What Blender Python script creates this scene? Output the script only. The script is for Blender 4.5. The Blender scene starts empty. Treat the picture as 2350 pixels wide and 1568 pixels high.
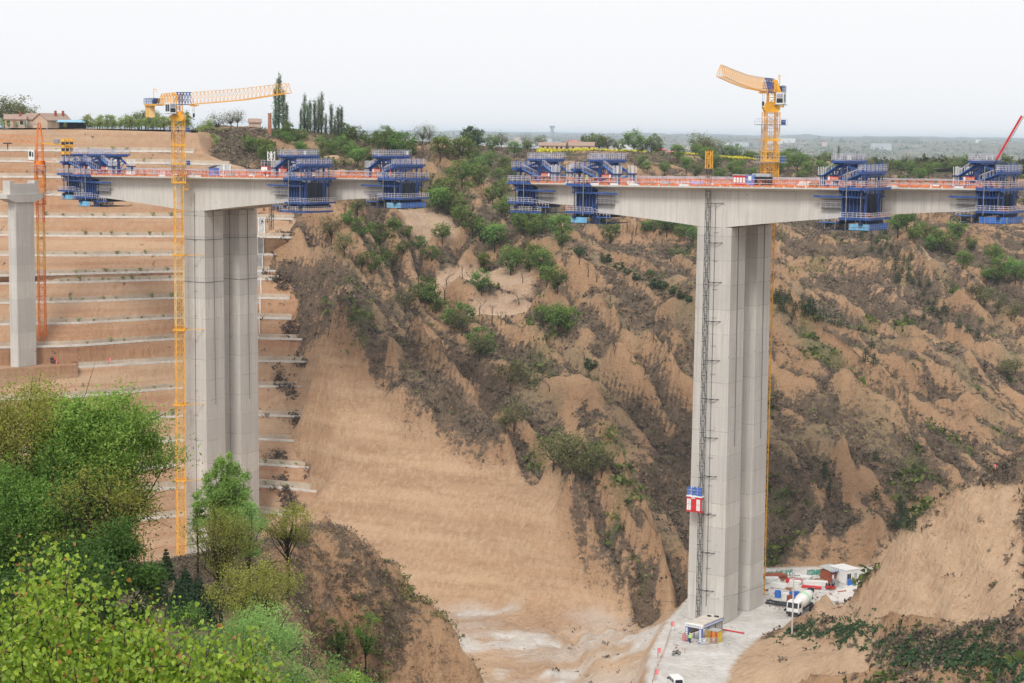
import bpy, bmesh, math, random
import numpy as np
from mathutils import Vector, Matrix

# ---------------------------------------------------------------- camera, sky, sun, exposure
SC = bpy.context.scene
COL = SC.collection
FPX, CX, CY = 4246., 1175., 784.          # focal length and centre, in units of a 2350 px wide picture
PITCH, ROLL = math.atan((784 - 313) / FPX), math.atan(.012)
F_ = np.array([0, math.cos(PITCH), -math.sin(PITCH)])
U0 = np.array([0, math.sin(PITCH), math.cos(PITCH)])
R0 = np.array([1., 0, 0])
R_ = R0 * math.cos(ROLL) + U0 * math.sin(ROLL)
U_ = U0 * math.cos(ROLL) - R0 * math.sin(ROLL)
cam_d = bpy.data.cameras.new('camera')
cam = bpy.data.objects.new('camera', cam_d)
COL.objects.link(cam)
cam_d.sensor_width = 36.
cam_d.lens = FPX / 2350. * 36.
cam_d.clip_start, cam_d.clip_end = .5, 60000.
mw = Matrix.Identity(4)
for i in range(3):
    mw[i][0], mw[i][1], mw[i][2] = R_[i], U_[i], -F_[i]
cam.matrix_world = mw
SC.camera = cam

SUN_EL, SUN_AZ = math.radians(46), math.radians(198)     # azimuth clockwise from the view direction (+Y): behind, a bit left
world = bpy.data.worlds.new('World')
SC.world = world
world.use_nodes = True
nt = world.node_tree
nt.nodes.clear()
wo = nt.nodes.new('ShaderNodeOutputWorld')
bg = nt.nodes.new('ShaderNodeBackground')
sky = nt.nodes.new('ShaderNodeTexSky')
sky.sky_type = 'NISHITA'
sky.sun_disc = False
sky.sun_elevation = SUN_EL
sky.sun_rotation = SUN_AZ
sky.air_density = 1.0
sky.dust_density = 6.0
sky.ozone_density = 1.0
hs = nt.nodes.new('ShaderNodeHueSaturation')
hs.inputs['Saturation'].default_value = .16
mixw = nt.nodes.new('ShaderNodeMix')
mixw.data_type = 'RGBA'
mixw.inputs[0].default_value = .86                         # thin white overcast over the clear sky
mixw.inputs[7].default_value = (8.6, 8.66, 8.82, 1)
nt.links.new(sky.outputs[0], hs.inputs['Color'])
nt.links.new(hs.outputs[0], mixw.inputs[6])
nt.links.new(mixw.outputs[2], bg.inputs[0])
bg.inputs[1].default_value = .128
nt.links.new(bg.outputs[0], wo.inputs[0])
sun_d = bpy.data.lights.new('sun', 'SUN')
sun_d.energy = 2.0
sun_d.angle = math.radians(16)
sun_d.color = (1., .955, .89)
sun = bpy.data.objects.new('sun', sun_d)
COL.objects.link(sun)
sd = Vector((math.sin(SUN_AZ) * math.cos(SUN_EL), math.cos(SUN_AZ) * math.cos(SUN_EL), math.sin(SUN_EL)))
sun.rotation_euler = sd.to_track_quat('Z', 'Y').to_euler()
SC.view_settings.view_transform = 'Standard'
SC.view_settings.look = 'None'
SC.view_settings.exposure = 0.0
SC.view_settings.gamma = 1.0
SC.cycles.max_bounces = 6
SC.cycles.diffuse_bounces = 3
SC.cycles.transparent_max_bounces = 8
SC.cycles.volume_bounces = 4
SC.cycles.use_denoising = True

# ---------------------------------------------------------------- reading places off the picture
def P(x, y, Y):
    d = F_ + R_ * ((x - CX) / FPX) + U_ * ((CY - y) / FPX)
    return d * (Y / d[1])

def proj(p):
    p = np.asarray(p, float)
    w = p @ F_
    w = np.where(np.abs(w) < 1e-3, 1e-3, w)
    return CX + FPX * (p @ R_) / w, CY - FPX * (p @ U_) / w

def ray(x, y):
    d = F_ + R_ * ((x - CX) / FPX) + U_ * ((CY - y) / FPX)
    return d

def hit(x, y, p0, n):
    d = ray(x, y)
    return d * ((np.dot(p0, n)) / np.dot(d, n))

# ---------------------------------------------------------------- numpy gradient noise
_rng = np.random.default_rng(7)
_perm = np.concatenate([_rng.permutation(256)] * 3)
_gr = _rng.normal(size=(256, 3)); _gr /= np.linalg.norm(_gr, axis=1)[:, None]

def noise(x, y, z=0.):
    x = np.asarray(x, float); y = np.asarray(y, float) + 0 * x; z = np.asarray(z, float) + 0 * x
    xi, yi, zi = np.floor(x).astype(int), np.floor(y).astype(int), np.floor(z).astype(int)
    xf, yf, zf = x - xi, y - yi, z - zi
    u, v, w = [t * t * t * (t * (t * 6 - 15) + 10) for t in (xf, yf, zf)]
    out = 0
    for dx in (0, 1):
        for dy in (0, 1):
            for dz in (0, 1):
                h = _perm[_perm[_perm[(xi + dx) & 255] + ((yi + dy) & 255)] + ((zi + dz) & 255)]
                g = _gr[h]
                dot = g[..., 0] * (xf - dx) + g[..., 1] * (yf - dy) + g[..., 2] * (zf - dz)
                out = out + dot * (u if dx else 1 - u) * (v if dy else 1 - v) * (w if dz else 1 - w)
    return out * 1.5

def fbm(x, y, z=0., o=4, g=.5, l=2.03):
    s, a, f = 0, 1., 1.
    for i in range(o):
        s = s + a * noise(np.asarray(x) * f + 13.7 * i, np.asarray(y) * f - 7.1 * i, np.asarray(z) * f + 3.3 * i)
        a *= g; f *= l
    return s

def sstep(a, b, x):
    t = np.clip((x - a) / (b - a), 0, 1)
    return t * t * (3 - 2 * t)

def inpoly(px, py, poly):
    r = np.zeros(px.shape, bool)
    n = len(poly)
    for i in range(n):
        x1, y1 = poly[i]; x2, y2 = poly[(i + 1) % n]
        if y1 == y2:
            continue
        c = ((y1 > py) != (y2 > py)) & (px < (x2 - x1) * (py - y1) / (y2 - y1) + x1)
        r ^= c
    return r

# ---------------------------------------------------------------- materials
MATS = {}

class N:
    """short hand for building node trees"""
    def __init__(s, name):
        s.m = bpy.data.materials.new(name); s.m.use_nodes = True
        s.t = s.m.node_tree
        s.b = s.t.nodes['Principled BSDF']
        s.out = s.t.nodes['Material Output']
        s.b.inputs['Specular IOR Level'].default_value = .25
    def n(s, ty, **k):
        q = s.t.nodes.new(ty)
        for a, v in k.items():
            setattr(q, a, v)
        return q
    def l(s, a, b):
        s.t.links.new(a, b)
    def coord(s, kind='Object', scale=(1, 1, 1)):
        tc = s.n('ShaderNodeTexCoord'); mp = s.n('ShaderNodeMapping')
        mp.inputs['Scale'].default_value = scale
        s.l(tc.outputs[kind], mp.inputs[0])
        return mp.outputs[0]
    def geo(s, scale=(1, 1, 1)):
        g = s.n('ShaderNodeNewGeometry'); mp = s.n('ShaderNodeMapping')
        mp.inputs['Scale'].default_value = scale
        s.l(g.outputs['Position'], mp.inputs[0])
        return mp.outputs[0]
    def noise(s, vec, scale=1., detail=4., rough=.55):
        q = s.n('ShaderNodeTexNoise')
        q.inputs['Scale'].default_value = scale; q.inputs['Detail'].default_value = detail
        q.inputs['Roughness'].default_value = rough
        s.l(vec, q.inputs['Vector'])
        return q.outputs['Fac']
    def ramp(s, fac, a, b):
        q = s.n('ShaderNodeMapRange'); q.inputs[1].default_value = a; q.inputs[2].default_value = b
        s.l(fac, q.inputs[0])
        return q.outputs[0]
    def mix(s, fac, a, b):
        q = s.n('ShaderNodeMix'); q.data_type = 'RGBA'
        for sock, v in ((q.inputs[0], fac), (q.inputs[6], a), (q.inputs[7], b)):
            if isinstance(v, (int, float)):
                sock.default_value = v
            elif isinstance(v, tuple):
                sock.default_value = v + (1,) if len(v) == 3 else v
            else:
                s.l(v, sock)
        return q.outputs[2]
    def math(s, op, a, b=0.):
        q = s.n('ShaderNodeMath'); q.operation = op
        for sock, v in ((q.inputs[0], a), (q.inputs[1], b)):
            if isinstance(v, (int, float)):
                sock.default_value = v
            else:
                s.l(v, sock)
        return q.outputs[0]
    def attr(s, name):
        q = s.n('ShaderNodeAttribute'); q.attribute_name = name
        return q.outputs['Fac']
    def bump(s, h, strength=.5, dist=.3):
        q = s.n('ShaderNodeBump'); q.inputs['Strength'].default_value = strength
        q.inputs['Distance'].default_value = dist
        s.l(h, q.inputs['Height']); s.l(q.outputs[0], s.b.inputs['Normal'])
    def done(s, col, rough=.9):
        if isinstance(col, tuple):
            s.b.inputs['Base Color'].default_value = col + (1,)
        else:
            s.l(col, s.b.inputs['Base Color'])
        s.b.inputs['Roughness'].default_value = rough
        return s.m

def mat(name, col, rough=.7, var=.18, scale=.8, metallic=0., stretch=(1, 1, 1), dirt=None):
    if name in MATS:
        return MATS[name]
    k = N(name)
    v = k.coord('Object', stretch)
    n = k.ramp(k.noise(v, scale, 5, .6), .3, .7)
    lo = tuple(max(0, c * (1 - var)) for c in col); hi = tuple(min(1, c * (1 + var)) for c in col)
    c = k.mix(n, lo, hi)
    if dirt:
        d = k.ramp(k.noise(v, scale * 2.7, 6, .65), .55, .75)
        c = k.mix(d, c, dirt)
    k.b.inputs['Metallic'].default_value = metallic
    MATS[name] = k.done(c, rough)
    return MATS[name]

# ---------------------------------------------------------------- mesh builder and object helpers
class MB:
    def __init__(s):
        s.v = []; s.f = []; s.m = []; s.k = 0
    def add(s, vs, fs, mi=None):
        o = len(s.v)
        s.v.extend([tuple(float(c) for c in v) for v in vs]); s.f.extend([tuple(i + o for i in f) for f in fs])
        s.m.extend([s.k if mi is None else mi] * len(fs))
    def box(s, x0, y0, z0, x1, y1, z1, mi=None):
        s.add([(x0, y0, z0), (x1, y0, z0), (x1, y1, z0), (x0, y1, z0), (x0, y0, z1), (x1, y0, z1), (x1, y1, z1), (x0, y1, z1)],
              [(3, 2, 1, 0), (4, 5, 6, 7), (0, 1, 5, 4), (1, 2, 6, 5), (2, 3, 7, 6), (3, 0, 4, 7)], mi)
    def bar(s, p, q, w=.1, h=None, mi=None):
        h = w if h is None else h
        p = Vector(p); q = Vector(q); d = (q - p)
        if d.length < 1e-6:
            return
        d.normalize()
        up = Vector((0, 0, 1)) if abs(d.z) < .95 else Vector((0, 1, 0))
        a = d.cross(up).normalized() * (w / 2); b = a.cross(d).normalized() * (h / 2)
        vs = [p - a - b, p + a - b, p + a + b, p - a + b, q - a - b, q + a - b, q + a + b, q - a + b]
        s.add(vs, [(3, 2, 1, 0), (4, 5, 6, 7), (0, 1, 5, 4), (1, 2, 6, 5), (2, 3, 7, 6), (3, 0, 4, 7)], mi)
    def tube(s, pts, r, n=6, mi=None, cap=True):
        pts = [Vector(p) for p in pts]
        rs = r if isinstance(r, (list, tuple)) else [r] * len(pts)
        vs = []; fs = []
        for i, p in enumerate(pts):
            d = (pts[min(i + 1, len(pts) - 1)] - pts[max(i - 1, 0)]).normalized()
            up = Vector((0, 0, 1)) if abs(d.z) < .9 else Vector((1, 0, 0))
            a = d.cross(up).normalized(); b = a.cross(d)
            for j in range(n):
                t = 2 * math.pi * j / n
                vs.append(p + (a * math.cos(t) + b * math.sin(t)) * rs[i])
        for i in range(len(pts) - 1):
            for j in range(n):
                fs.append((i * n + j, i * n + (j + 1) % n, (i + 1) * n + (j + 1) % n, (i + 1) * n + j))
        if cap:
            fs.append(tuple(range(n))[::-1]); fs.append(tuple(range((len(pts) - 1) * n, len(pts) * n)))
        s.add(vs, fs, mi)
    def prism(s, poly, a0, a1, axis='y', mi=None):
        """closed profile poly extruded along axis from a0 to a1 (profile in the other two axes)"""
        def mk(u, v, a):
            return {'y': (u, a, v), 'x': (a, u, v), 'z': (u, v, a)}[axis]
        n = len(poly)
        vs = [mk(u, v, a0) for u, v in poly] + [mk(u, v, a1) for u, v in poly]
        fs = [(i, (i + 1) % n, n + (i + 1) % n, n + i) for i in range(n)]
        fs += [tuple(range(n))[::-1], tuple(range(n, 2 * n))]
        s.add(vs, fs, mi)
    def build(s, name, mats, parent=None, smooth=False):
        me = bpy.data.meshes.new(name)
        me.from_pydata(s.v, [], s.f)
        mats = mats if isinstance(mats, (list, tuple)) else [mats]
        for m in mats:
            me.materials.append(m)
        me.polygons.foreach_set('material_index', s.m)
        bm = bmesh.new(); bm.from_mesh(me); bmesh.ops.recalc_face_normals(bm, faces=bm.faces); bm.to_mesh(me); bm.free()
        if smooth:
            me.polygons.foreach_set('use_smooth', [True] * len(me.polygons))
        me.update()
        return link(name, me, parent)

def link(name, me, parent=None):
    o = bpy.data.objects.new(name, me)
    COL.objects.link(o)
    if parent is not None:
        o.parent = parent
    return o

def npmesh(name, v, f, mats, parent=None, smooth=False, mi=None, attrs=None):
    """v (n,3) array, f (m,k) array"""
    me = bpy.data.meshes.new(name)
    v = np.asarray(v, np.float32); f = np.asarray(f, np.int32)
    me.vertices.add(len(v)); me.vertices.foreach_set('co', v.ravel())
    k = f.shape[1]
    me.loops.add(f.size); me.loops.foreach_set('vertex_index', f.ravel())
    me.polygons.add(len(f)); me.polygons.foreach_set('loop_start', np.arange(len(f), dtype=np.int32) * k)
    me.polygons.foreach_set('loop_total', np.full(len(f), k, np.int32))
    for m in (mats if isinstance(mats, (list, tuple)) else [mats]):
        me.materials.append(m)
    if mi is not None:
        me.polygons.foreach_set('material_index', np.asarray(mi, np.int32))
    me.polygons.foreach_set('use_smooth', np.full(len(f), smooth, bool))
    me.update(calc_edges=True)
    for a, val in (attrs or {}).items():
        at = me.attributes.new(a, 'FLOAT', 'POINT')
        at.data.foreach_set('value', np.asarray(val, np.float32))
    me.validate()
    return link(name, me, parent)

def tag(o, label=None, cat=None, group=None, kind=None):
    if label: o['label'] = label
    if cat: o['category'] = cat
    if group: o['group'] = group
    if kind: o['kind'] = kind
    return o

def thing(name, label, cat, loc=(0, 0, 0), rz=0., group=None):
    o = bpy.data.objects.new(name, None)
    COL.objects.link(o)
    o.location = tuple(float(c) for c in loc); o.rotation_euler = (0, 0, rz)
    o.empty_display_size = .5
    return tag(o, label, cat, group)

def kids(o):
    return [c for c in list(COL.objects) if c.parent == o]

CH = {}
def tree_of(o):
    if o.name not in CH:
        CH[o.name] = kids(o)
    return CH[o.name]

def dup(o, loc=None, rz=None, label=None, group=None, scale=None, parent=None):
    c = o.copy(); COL.objects.link(c)
    if parent is not None:
        c.parent = parent
    if loc is not None: c.location = tuple(float(q) for q in loc)
    if rz is not None: c.rotation_euler = (0, 0, rz)
    if scale is not None: c.scale = (scale,) * 3 if isinstance(scale, (int, float)) else scale
    if label: c['label'] = label
    if group: c['group'] = group
    for ch in tree_of(o):
        dup(ch, parent=c)
    return c
# ---------------------------------------------------------------- the terrain: one height field over the valley
# control points: (x, y) in the picture and the distance Y estimated for the ground seen there
CP = [
 # scrub slope left of the long spur, top to bottom
 (455,352,508),(520,345,520),(600,330,535),(700,345,545),(800,345,560),(500,420,498),(600,420,503),(700,420,508),(800,430,515),(880,400,540),
 (700,500,480),(800,480,492),(900,490,502),(960,480,517),(930,410,545),
 (760,600,462),(850,600,475),(950,600,490),(1050,600,500),(1150,620,502),
 (900,345,600),(960,365,600),(975,400,572),(1010,440,548),(1090,470,536),(1170,506,526),(1230,543,516),(1310,583,500),(1400,628,485),(1470,662,472),(1510,675,466),(1600,704,452),
 (800,700,447),(900,700,460),(1000,700,470),(1100,720,471),(1200,720,472),(1300,700,476),(1400,720,464),
 (850,780,440),(950,800,444),(1050,820,447),(1150,820,449),(1250,800,455),(1350,820,450),(1450,780,455),(1550,800,444),
 (900,880,430),(1000,900,431),(1100,900,434),(1200,900,436),(1300,920,431),(1400,900,436),(1500,880,437),(1580,900,430),
 (1000,985,416),(1100,1010,416),(1200,1000,421),(1300,1040,413),(1400,1050,410),(1500,1000,418),(1580,1050,411),
 (1180,1088,404),(1250,1120,398),(1500,1110,405),(1570,1180,399),(1590,1270,391),
 # the brown knob
 (1300,1150,388),(1340,1132,391),(1420,1120,394),(1480,1180,386),(1530,1260,379),(1580,1330,373),(1290,1290,379),(1350,1330,375),(1400,1390,369),(1450,1430,365),(1520,1400,366),
 # bare bulldozed slope
 (720,800,440),(740,900,432),(800,950,425),(900,1015,415),(1000,1070,407),(1100,1110,400),(1200,1150,392),(1275,1190,383),
 (740,1000,425),(800,1080,415),(900,1120,408),(1000,1170,400),(1100,1200,394),(1200,1240,386),(1265,1270,381),
 (740,1120,412),(800,1180,408),(900,1230,400),(1000,1270,392),(1100,1300,386),(1200,1320,380),(1275,1335,377),
 (620,1230,406),(700,1240,402),(800,1300,393),(900,1340,388),(960,1390,383),(1060,1385,382),(1150,1370,382),(1250,1362,379),(1350,1378,373),(1430,1425,364),
 # valley floor
 (800,1420,376),(900,1420,376),(1000,1412,376),(1100,1422,373),(1200,1450,364),(1000,1500,349),(1100,1500,350),(1200,1500,350),(1000,1568,331),(1150,1568,331),(1230,1560,331),(1150,1640,312),(1000,1660,308),(800,1568,331),
 # bank under the site road
 (1300,1555,327),(1400,1500,332),(1480,1440,343),(1550,1395,359),(1380,1580,317),(1300,1640,308),
 # site road and yard (flattened below)
 (1560,1430,339),(1500,1500,322),(1495,1568,305),(1600,1500,321),(1700,1440,337),(1780,1330,372),(1900,1330,374),(1960,1335,373),(1990,1325,376),(1560,1640,288),(1480,1700,273),
 # right-hand hill: the far back of it
 (1650,500,640),(1500,500,650),(1350,500,660),(1250,480,660),(1770,500,630),(1900,500,635),(2040,500,640),(2200,500,670),(2350,500,700),(1650,600,590),(1500,600,600),(1400,560,630),(1300,540,640),(1200,490,650),
 (1770,560,600),(1900,560,600),(2000,620,575),(2100,600,590),(2200,600,600),(2330,640,590),(2350,700,560),(1770,620,580),
 # gullied dark face
 (1900,640,560),(2000,700,540),(2080,780,515),(2150,700,545),(2250,720,545),(1960,760,520),
 (1775,640,515),(1800,680,506),(1850,698,500),(1930,745,491),(2000,790,480),(2060,840,469),(2090,880,455),
 # cliffs
 (1775,782,436),(1850,822,432),(1900,852,428),(1980,905,421),(2060,935,417),(1780,930,420),(1850,900,422),(1900,960,418),(1800,720,482),(1880,790,460),(1980,840,455),(1760,990,412),(1900,1000,413),
 (2150,820,490),(2200,860,482),(2300,900,480),(2350,960,472),(2120,960,440),(2200,960,447),(2280,990,450),(2350,1060,440),(2150,1040,425),(2260,1070,425),
 # grassy bench and the spur under it
 (1765,1037,409),(1870,1050,408),(1960,1043,412),(2010,1060,411),(2100,1110,406),(2190,1146,402),(2300,1130,408),(1770,1085,400),(1960,1100,402),
 (1775,1150,395),(1900,1150,397),(2050,1190,396),(2150,1200,396),(2250,1220,396),(1960,1160,398),(2080,1230,392),
 (1780,1200,390),(1900,1235,388),(2000,1270,386),(2060,1240,389),(1770,1300,383),(1900,1305,382),(2020,1300,384),(2100,1290,388),(2250,1300,390),(2350,1250,398),
 (1640,740,442),(1650,900,425),(1650,1050,409),(1660,1200,394),(1640,1330,378),
 # big tan mound on the right
 (1858,1424,339.5),(1885,1388,353),(1925,1393,351),(1957,1391,350),(1972,1370,332),(2005,1318,318),(2018,1290,312),(2042,1245,307),(2100,1205,303),(2140,1190,302),(2185,1158,300),(2220,1122,298),(2252,1106,297),(2350,1112,294),(2300,1108,296),
 (1950,1415,318),(1900,1418,324),(2005,1385,305),(2100,1330,297),(2200,1250,293),(2280,1250,287),(2350,1300,278),(2000,1430,292),(2100,1440,284),(2200,1440,275),(2270,1400,273),(2350,1420,262),
 # bank with the planted bench, lower right
 (1838,1432,333),(1790,1448,330),(1900,1440,312),(2000,1452,291),(2100,1465,279),(2200,1490,267),(2350,1535,246),
 (1735,1478,318),(1700,1493,317),(1665,1560,300),(1780,1520,300),(1850,1500,300),(2000,1510,281),(2100,1530,272),(1750,1568,294),(1900,1568,281),(2050,1568,269),(2200,1568,255),(2350,1580,241),
 (1700,1700,266),(2000,1750,236),(2350,1750,215),
]
cp = [P(*c) for c in CP]
for x, y, Y in ((455,304,524),(520,305,530),(600,304,545),(640,304,552),(700,307,562),(780,320,578),(830,334,590),(480,300,560),(600,302,580),(720,306,600),(840,332,640),(900,340,680),(470,330,512),(560,328,524),(660,330,542),(460,303,640),(560,304,640),(650,305,660),(460,303,740),(560,304,740),(650,305,740),(720,308,740),(500,304,860),(620,305,860),(760,312,860)):
    cp.append(P(x, y, Y))
# hidden ground: back slopes behind crests (offset in x, Y, z from a crest point)
def back(x, y, Y, dX, dY, dz):
    q = P(x, y, Y); cp.append(q + np.array([dX, dY, dz]))
for c in ((1010,440,548),(1090,470,536),(1170,506,526),(1230,543,516),(1310,583,500),(1400,628,485),(1470,662,472)):
    back(*c, 14, 22, -10); back(*c, 24, 45, -14)
for c in ((2040,1242,305),(2100,1205,303),(2185,1158,300),(2252,1106,297),(2350,1112,294),(2005,1318,318)):
    back(*c, 3, 14, -9); back(*c, 6, 34, -24)
for c in ((1340,1132,391),(1420,1120,394),(1480,1180,386)):
    back(*c, 5, 9, -5)
for c in ((1930,745,491),(2000,790,480),(1850,698,500)):
    back(*c, 8, 14, -8)
for c in ((1900,852,428),(1980,905,421)):
    back(*c, 4, 12, -5)
for c in ((1960,1043,412),(2100,1110,406),(2190,1146,402)):
    back(*c, 4, 10, -3)
# plateau rims of the far side
for x, y, Y in ((1100,345,790),(1250,348,790),(1400,352,780),(1550,355,790),(1700,365,800),(1850,395,780),(2000,395,800),(2150,400,800),(2350,405,800),(1000,340,780),
                (1100,400,735),(1250,410,720),(1400,410,720),(1550,420,715),(1700,430,715),(1900,450,710),(2100,450,715),(2350,450,740),(1050,420,690),(1150,440,690)):
    cp.append(P(x, y, Y))
for x, z in ((-40, -4), (40, -9), (120, -12), (200, -15), (290, -16)):
    cp.append(np.array([x, 880., z]))
# under the terraced slope (its own mesh lies in front)
for x, y, Y in ((60,420,520),(250,420,520),(400,420,515),(60,640,480),(250,640,485),(400,640,480),(550,640,475),(60,840,452),(250,860,455),(400,880,450),(550,880,446),(650,880,442),(250,1050,436),(400,1050,432),(550,1050,430),(650,1050,428),(400,1240,412),(550,1230,410),(690,560,470),(690,640,462),(690,740,455),(700,840,447),(700,950,436),(705,1050,425),(710,1140,416),(650,560,474),(650,740,462),(650,950,436),(650,1140,416),(600,1180,413)):
    q = P(x, y, Y); cp.append(q + np.array([0, 6., -4.]))
for x, z, Y in ((-190, -3, 560), (-120, -2, 570), (-60, -3, 580), (-190, -95, 380), (-190, -50, 440), (-120, -95, 385), (-160, -100, 300), (-60, -100, 320), (-60, -100, 240), (0, -105, 240), (60, -100, 210), (-160, -100, 200), (-190, -3, 880), (-120, -3, 880), (-60, -3, 700), (270, -30, 620), (270, -60, 480), (250, -80, 400), (250, -75, 250), (140, -62, 190)):
    cp.append(np.array([x, Y, z], float))
cp = np.array(cp)

class RBF:
    def __init__(s, pts, val, c=5.):
        n = len(pts); s.p = pts; s.c = c
        A = np.sqrt(((pts[:, None] - pts[None]) ** 2).sum(-1) + c * c)
        A[np.diag_indices(n)] += -.6            # slight smoothing
        Q = np.c_[np.ones(n), pts / 100.]
        M_ = np.block([[A, Q], [Q.T, np.zeros((3, 3))]])
        s.w = np.linalg.solve(M_, np.r_[val, 0, 0, 0])
    def __call__(s, q):
        q = np.asarray(q, float); out = np.empty(len(q))
        for i in range(0, len(q), 40000):
            b = q[i:i + 40000]
            d = np.sqrt(((b[:, None, 0] - s.p[None, :, 0]) ** 2 + (b[:, None, 1] - s.p[None, :, 1]) ** 2) + s.c ** 2)
            out[i:i + 40000] = d @ s.w[:-3] + s.w[-3] + b @ s.w[-2:] / 100.
        return out

HR = RBF(cp[:, :2], cp[:, 2])
PAD_Z = -89.7
ROAD = [P(x, y, Y)[:2] for x, y, Y in ((1545,1420,341.5),(1515,1475,327),(1498,1520,317),(1488,1600,298),(1480,1700,276),(1640,1700,276),(1668,1545,308),(1700,1493,319),(1752,1452,331),(1785,1444,333.5),(1836,1425,339.5),(1877,1380,356),(1952,1386,353.5),(1996,1328,376),(2005,1310,383),(1990,1306,382),(1770,1306,382),(1640,1330,376),(1575,1385,353))]
xs = np.arange(-195., 276., .95)
ys = [196.]
while ys[-1] < 885:
    ys.append(ys[-1] * (1 + 1 / 440.))
ys = np.array(ys)
GX, GY = np.meshgrid(xs, ys)
nx, ny = len(xs), len(ys)
gx, gy = GX.ravel(), GY.ravel()
base = HR(np.c_[gx, gy])

def soft_poly(px, py, poly, w):
    """1 inside, falling to 0 over w metres outside"""
    d = np.full(px.shape, 1e9)
    n = len(poly)
    for i in range(n):
        a = np.array(poly[i]); b = np.array(poly[(i + 1) % n]); e = b - a
        t = np.clip(((px - a[0]) * e[0] + (py - a[1]) * e[1]) / (e @ e + 1e-9), 0, 1)
        d = np.minimum(d, np.hypot(px - a[0] - t * e[0], py - a[1] - t * e[1]))
    return np.where(inpoly(px, py, poly), 1., 1 - sstep(0, w, d))

padm = soft_poly(gx, gy, ROAD, 3.0)
# where each ground point appears in the photograph decides what grows on it (bare cut, scrub, grass, path)
bx, by = proj(np.c_[gx, gy, base])
def zone(polys, soft=14):
    m = np.zeros(gx.shape)
    wob = fbm(gx / 7., gy / 7., base / 7., 4, .6) * soft; wob2 = fbm(gx / 7. + 50, gy / 7., base / 7., 4, .6) * soft
    for p in polys:
        m = np.maximum(m, inpoly(bx + wob * 1.6, by + wob2 * 1.2, p).astype(float))
    m = m.reshape(ny, nx)
    for _ in range(2):                                       # soft edges
        q = np.pad(m, 1, mode='edge'); m = (q[:-2, 1:-1] + q[2:, 1:-1] + q[1:-1, :-2] + q[1:-1, 2:] + q[1:-1, 1:-1]) / 5
    return m.ravel()
Z_CUT = zone([[(600,800),(690,800),(745,762),(772,785),(832,885),(885,890),(890,945),(960,1000),(1050,1040),(1115,1078),(1190,1085),(1230,1112),(1297,1150),(1285,1240),(1300,1300),(1420,1390),(1462,1432),(1300,1480),(980,1420),(900,1320),(600,1290),(560,1150)]], 6)
Z_FLOOR = zone([[(900,1405),(1000,1395),(1200,1385),(1350,1400),(1470,1435),(1540,1390),(1580,1400),(1480,1700),(900,1700)]], 8)
Z_ROADS = zone([[(950,628),(1080,622),(1175,604),(1222,588),(1232,640),(1195,655),(1100,662),(1000,658),(950,648)],
                [(1180,668),(1212,640),(1232,655),(1190,690),(1110,745),(1040,748),(1030,722)],
                [(1030,706),(1180,712),(1200,692),(1330,704),(1345,728),(1200,742),(1100,765),(1060,752)],
                [(900,470),(985,480),(1050,500),(1045,545),(975,540),(930,500)],
                [(2098,600),(2150,590),(2180,610),(2140,650),(2110,645)]], 5)
Z_GRASS = zone([[(1765,1030),(1965,1040),(2010,1062),(2000,1100),(1765,1100)],[(1770,640),(1850,690),(1930,735),(2060,835),(2050,850),(1930,770),(1800,715)],
                [(1960,1100),(2100,1125),(2160,1200),(2090,1240),(1960,1180)], [(720,560),(860,640),(980,740),(900,760),(780,640)],[(840,760),(980,770),(1000,830),(880,820)],
                [(1770,930),(1900,960),(1960,1030),(1770,1030)]], 8)
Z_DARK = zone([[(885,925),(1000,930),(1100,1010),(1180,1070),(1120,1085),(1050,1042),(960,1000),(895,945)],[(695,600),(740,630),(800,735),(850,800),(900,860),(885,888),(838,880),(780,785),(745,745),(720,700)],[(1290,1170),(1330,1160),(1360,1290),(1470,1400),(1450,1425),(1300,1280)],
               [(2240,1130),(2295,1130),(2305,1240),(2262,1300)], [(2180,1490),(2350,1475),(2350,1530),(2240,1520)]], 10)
Z_PALE = zone([[(985,1412),(1100,1395),(1200,1376),(1195,1394),(1060,1424),(1010,1452)],[(1000,1455),(1200,1448),(1300,1446),(1455,1437),(1330,1475),(1200,1488),(1080,1490),(1010,1505)],[(1075,1545),(1170,1525),(1140,1575),(1050,1580)],[(1450,1450),(1540,1425),(1510,1470),(1400,1510),(1400,1475)],[(1240,1530),(1350,1500),(1300,1568),(1230,1575)]], 5)
Z_TAN = zone([[(1860,1420),(1880,1385),(1955,1388),(2003,1318),(2040,1235),(2100,1200),(2185,1150),(2250,1100),(2245,1180),(2270,1300),(2300,1420),(2280,1480),(2200,1440),(2050,1430),(1900,1440)],[(2240,1108),(2350,1112),(2350,1455),(2290,1480),(2255,1280)],
              [(1620,1568),(1700,1480),(1800,1450),(2000,1470),(2050,1568)], [(1290,1440),(1470,1430),(1520,1500),(1480,1568),(1250,1568)]], 6)
Z_RIM = zone([[(425,200),(700,230),(850,300),(850,350),(770,400),(600,412),(425,405)],[(840,180),(1010,230),(1010,348),(960,362),(840,355)]], 3)
Z_TER = zone([[(440,400),(690,470),(712,560),(705,700),(735,770),(730,1180),(440,1250)]], 3)
Z_SCR = zone([[(705,490),(960,500),(1010,620),(960,770),(860,790),(735,650)],[(900,800),(1180,830),(1280,1000),(1180,1060),(1000,990),(910,900)],[(1400,560),(1600,560),(1600,700),(1450,650)],[(1900,900),(2250,1000),(2340,1130),(2100,1120),(1960,1040)],[(1000,380),(1180,380),(1500,430),(1500,520),(1200,530),(1080,460)],[(1770,480),(2350,480),(2350,720),(2150,740),(1980,720),(1880,640),(1770,620)],[(1770,1180),(2000,1230),(2000,1310),(1770,1310)],[(1640,700),(1600,900),(1500,1000),(1450,850)]], 12)
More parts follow.
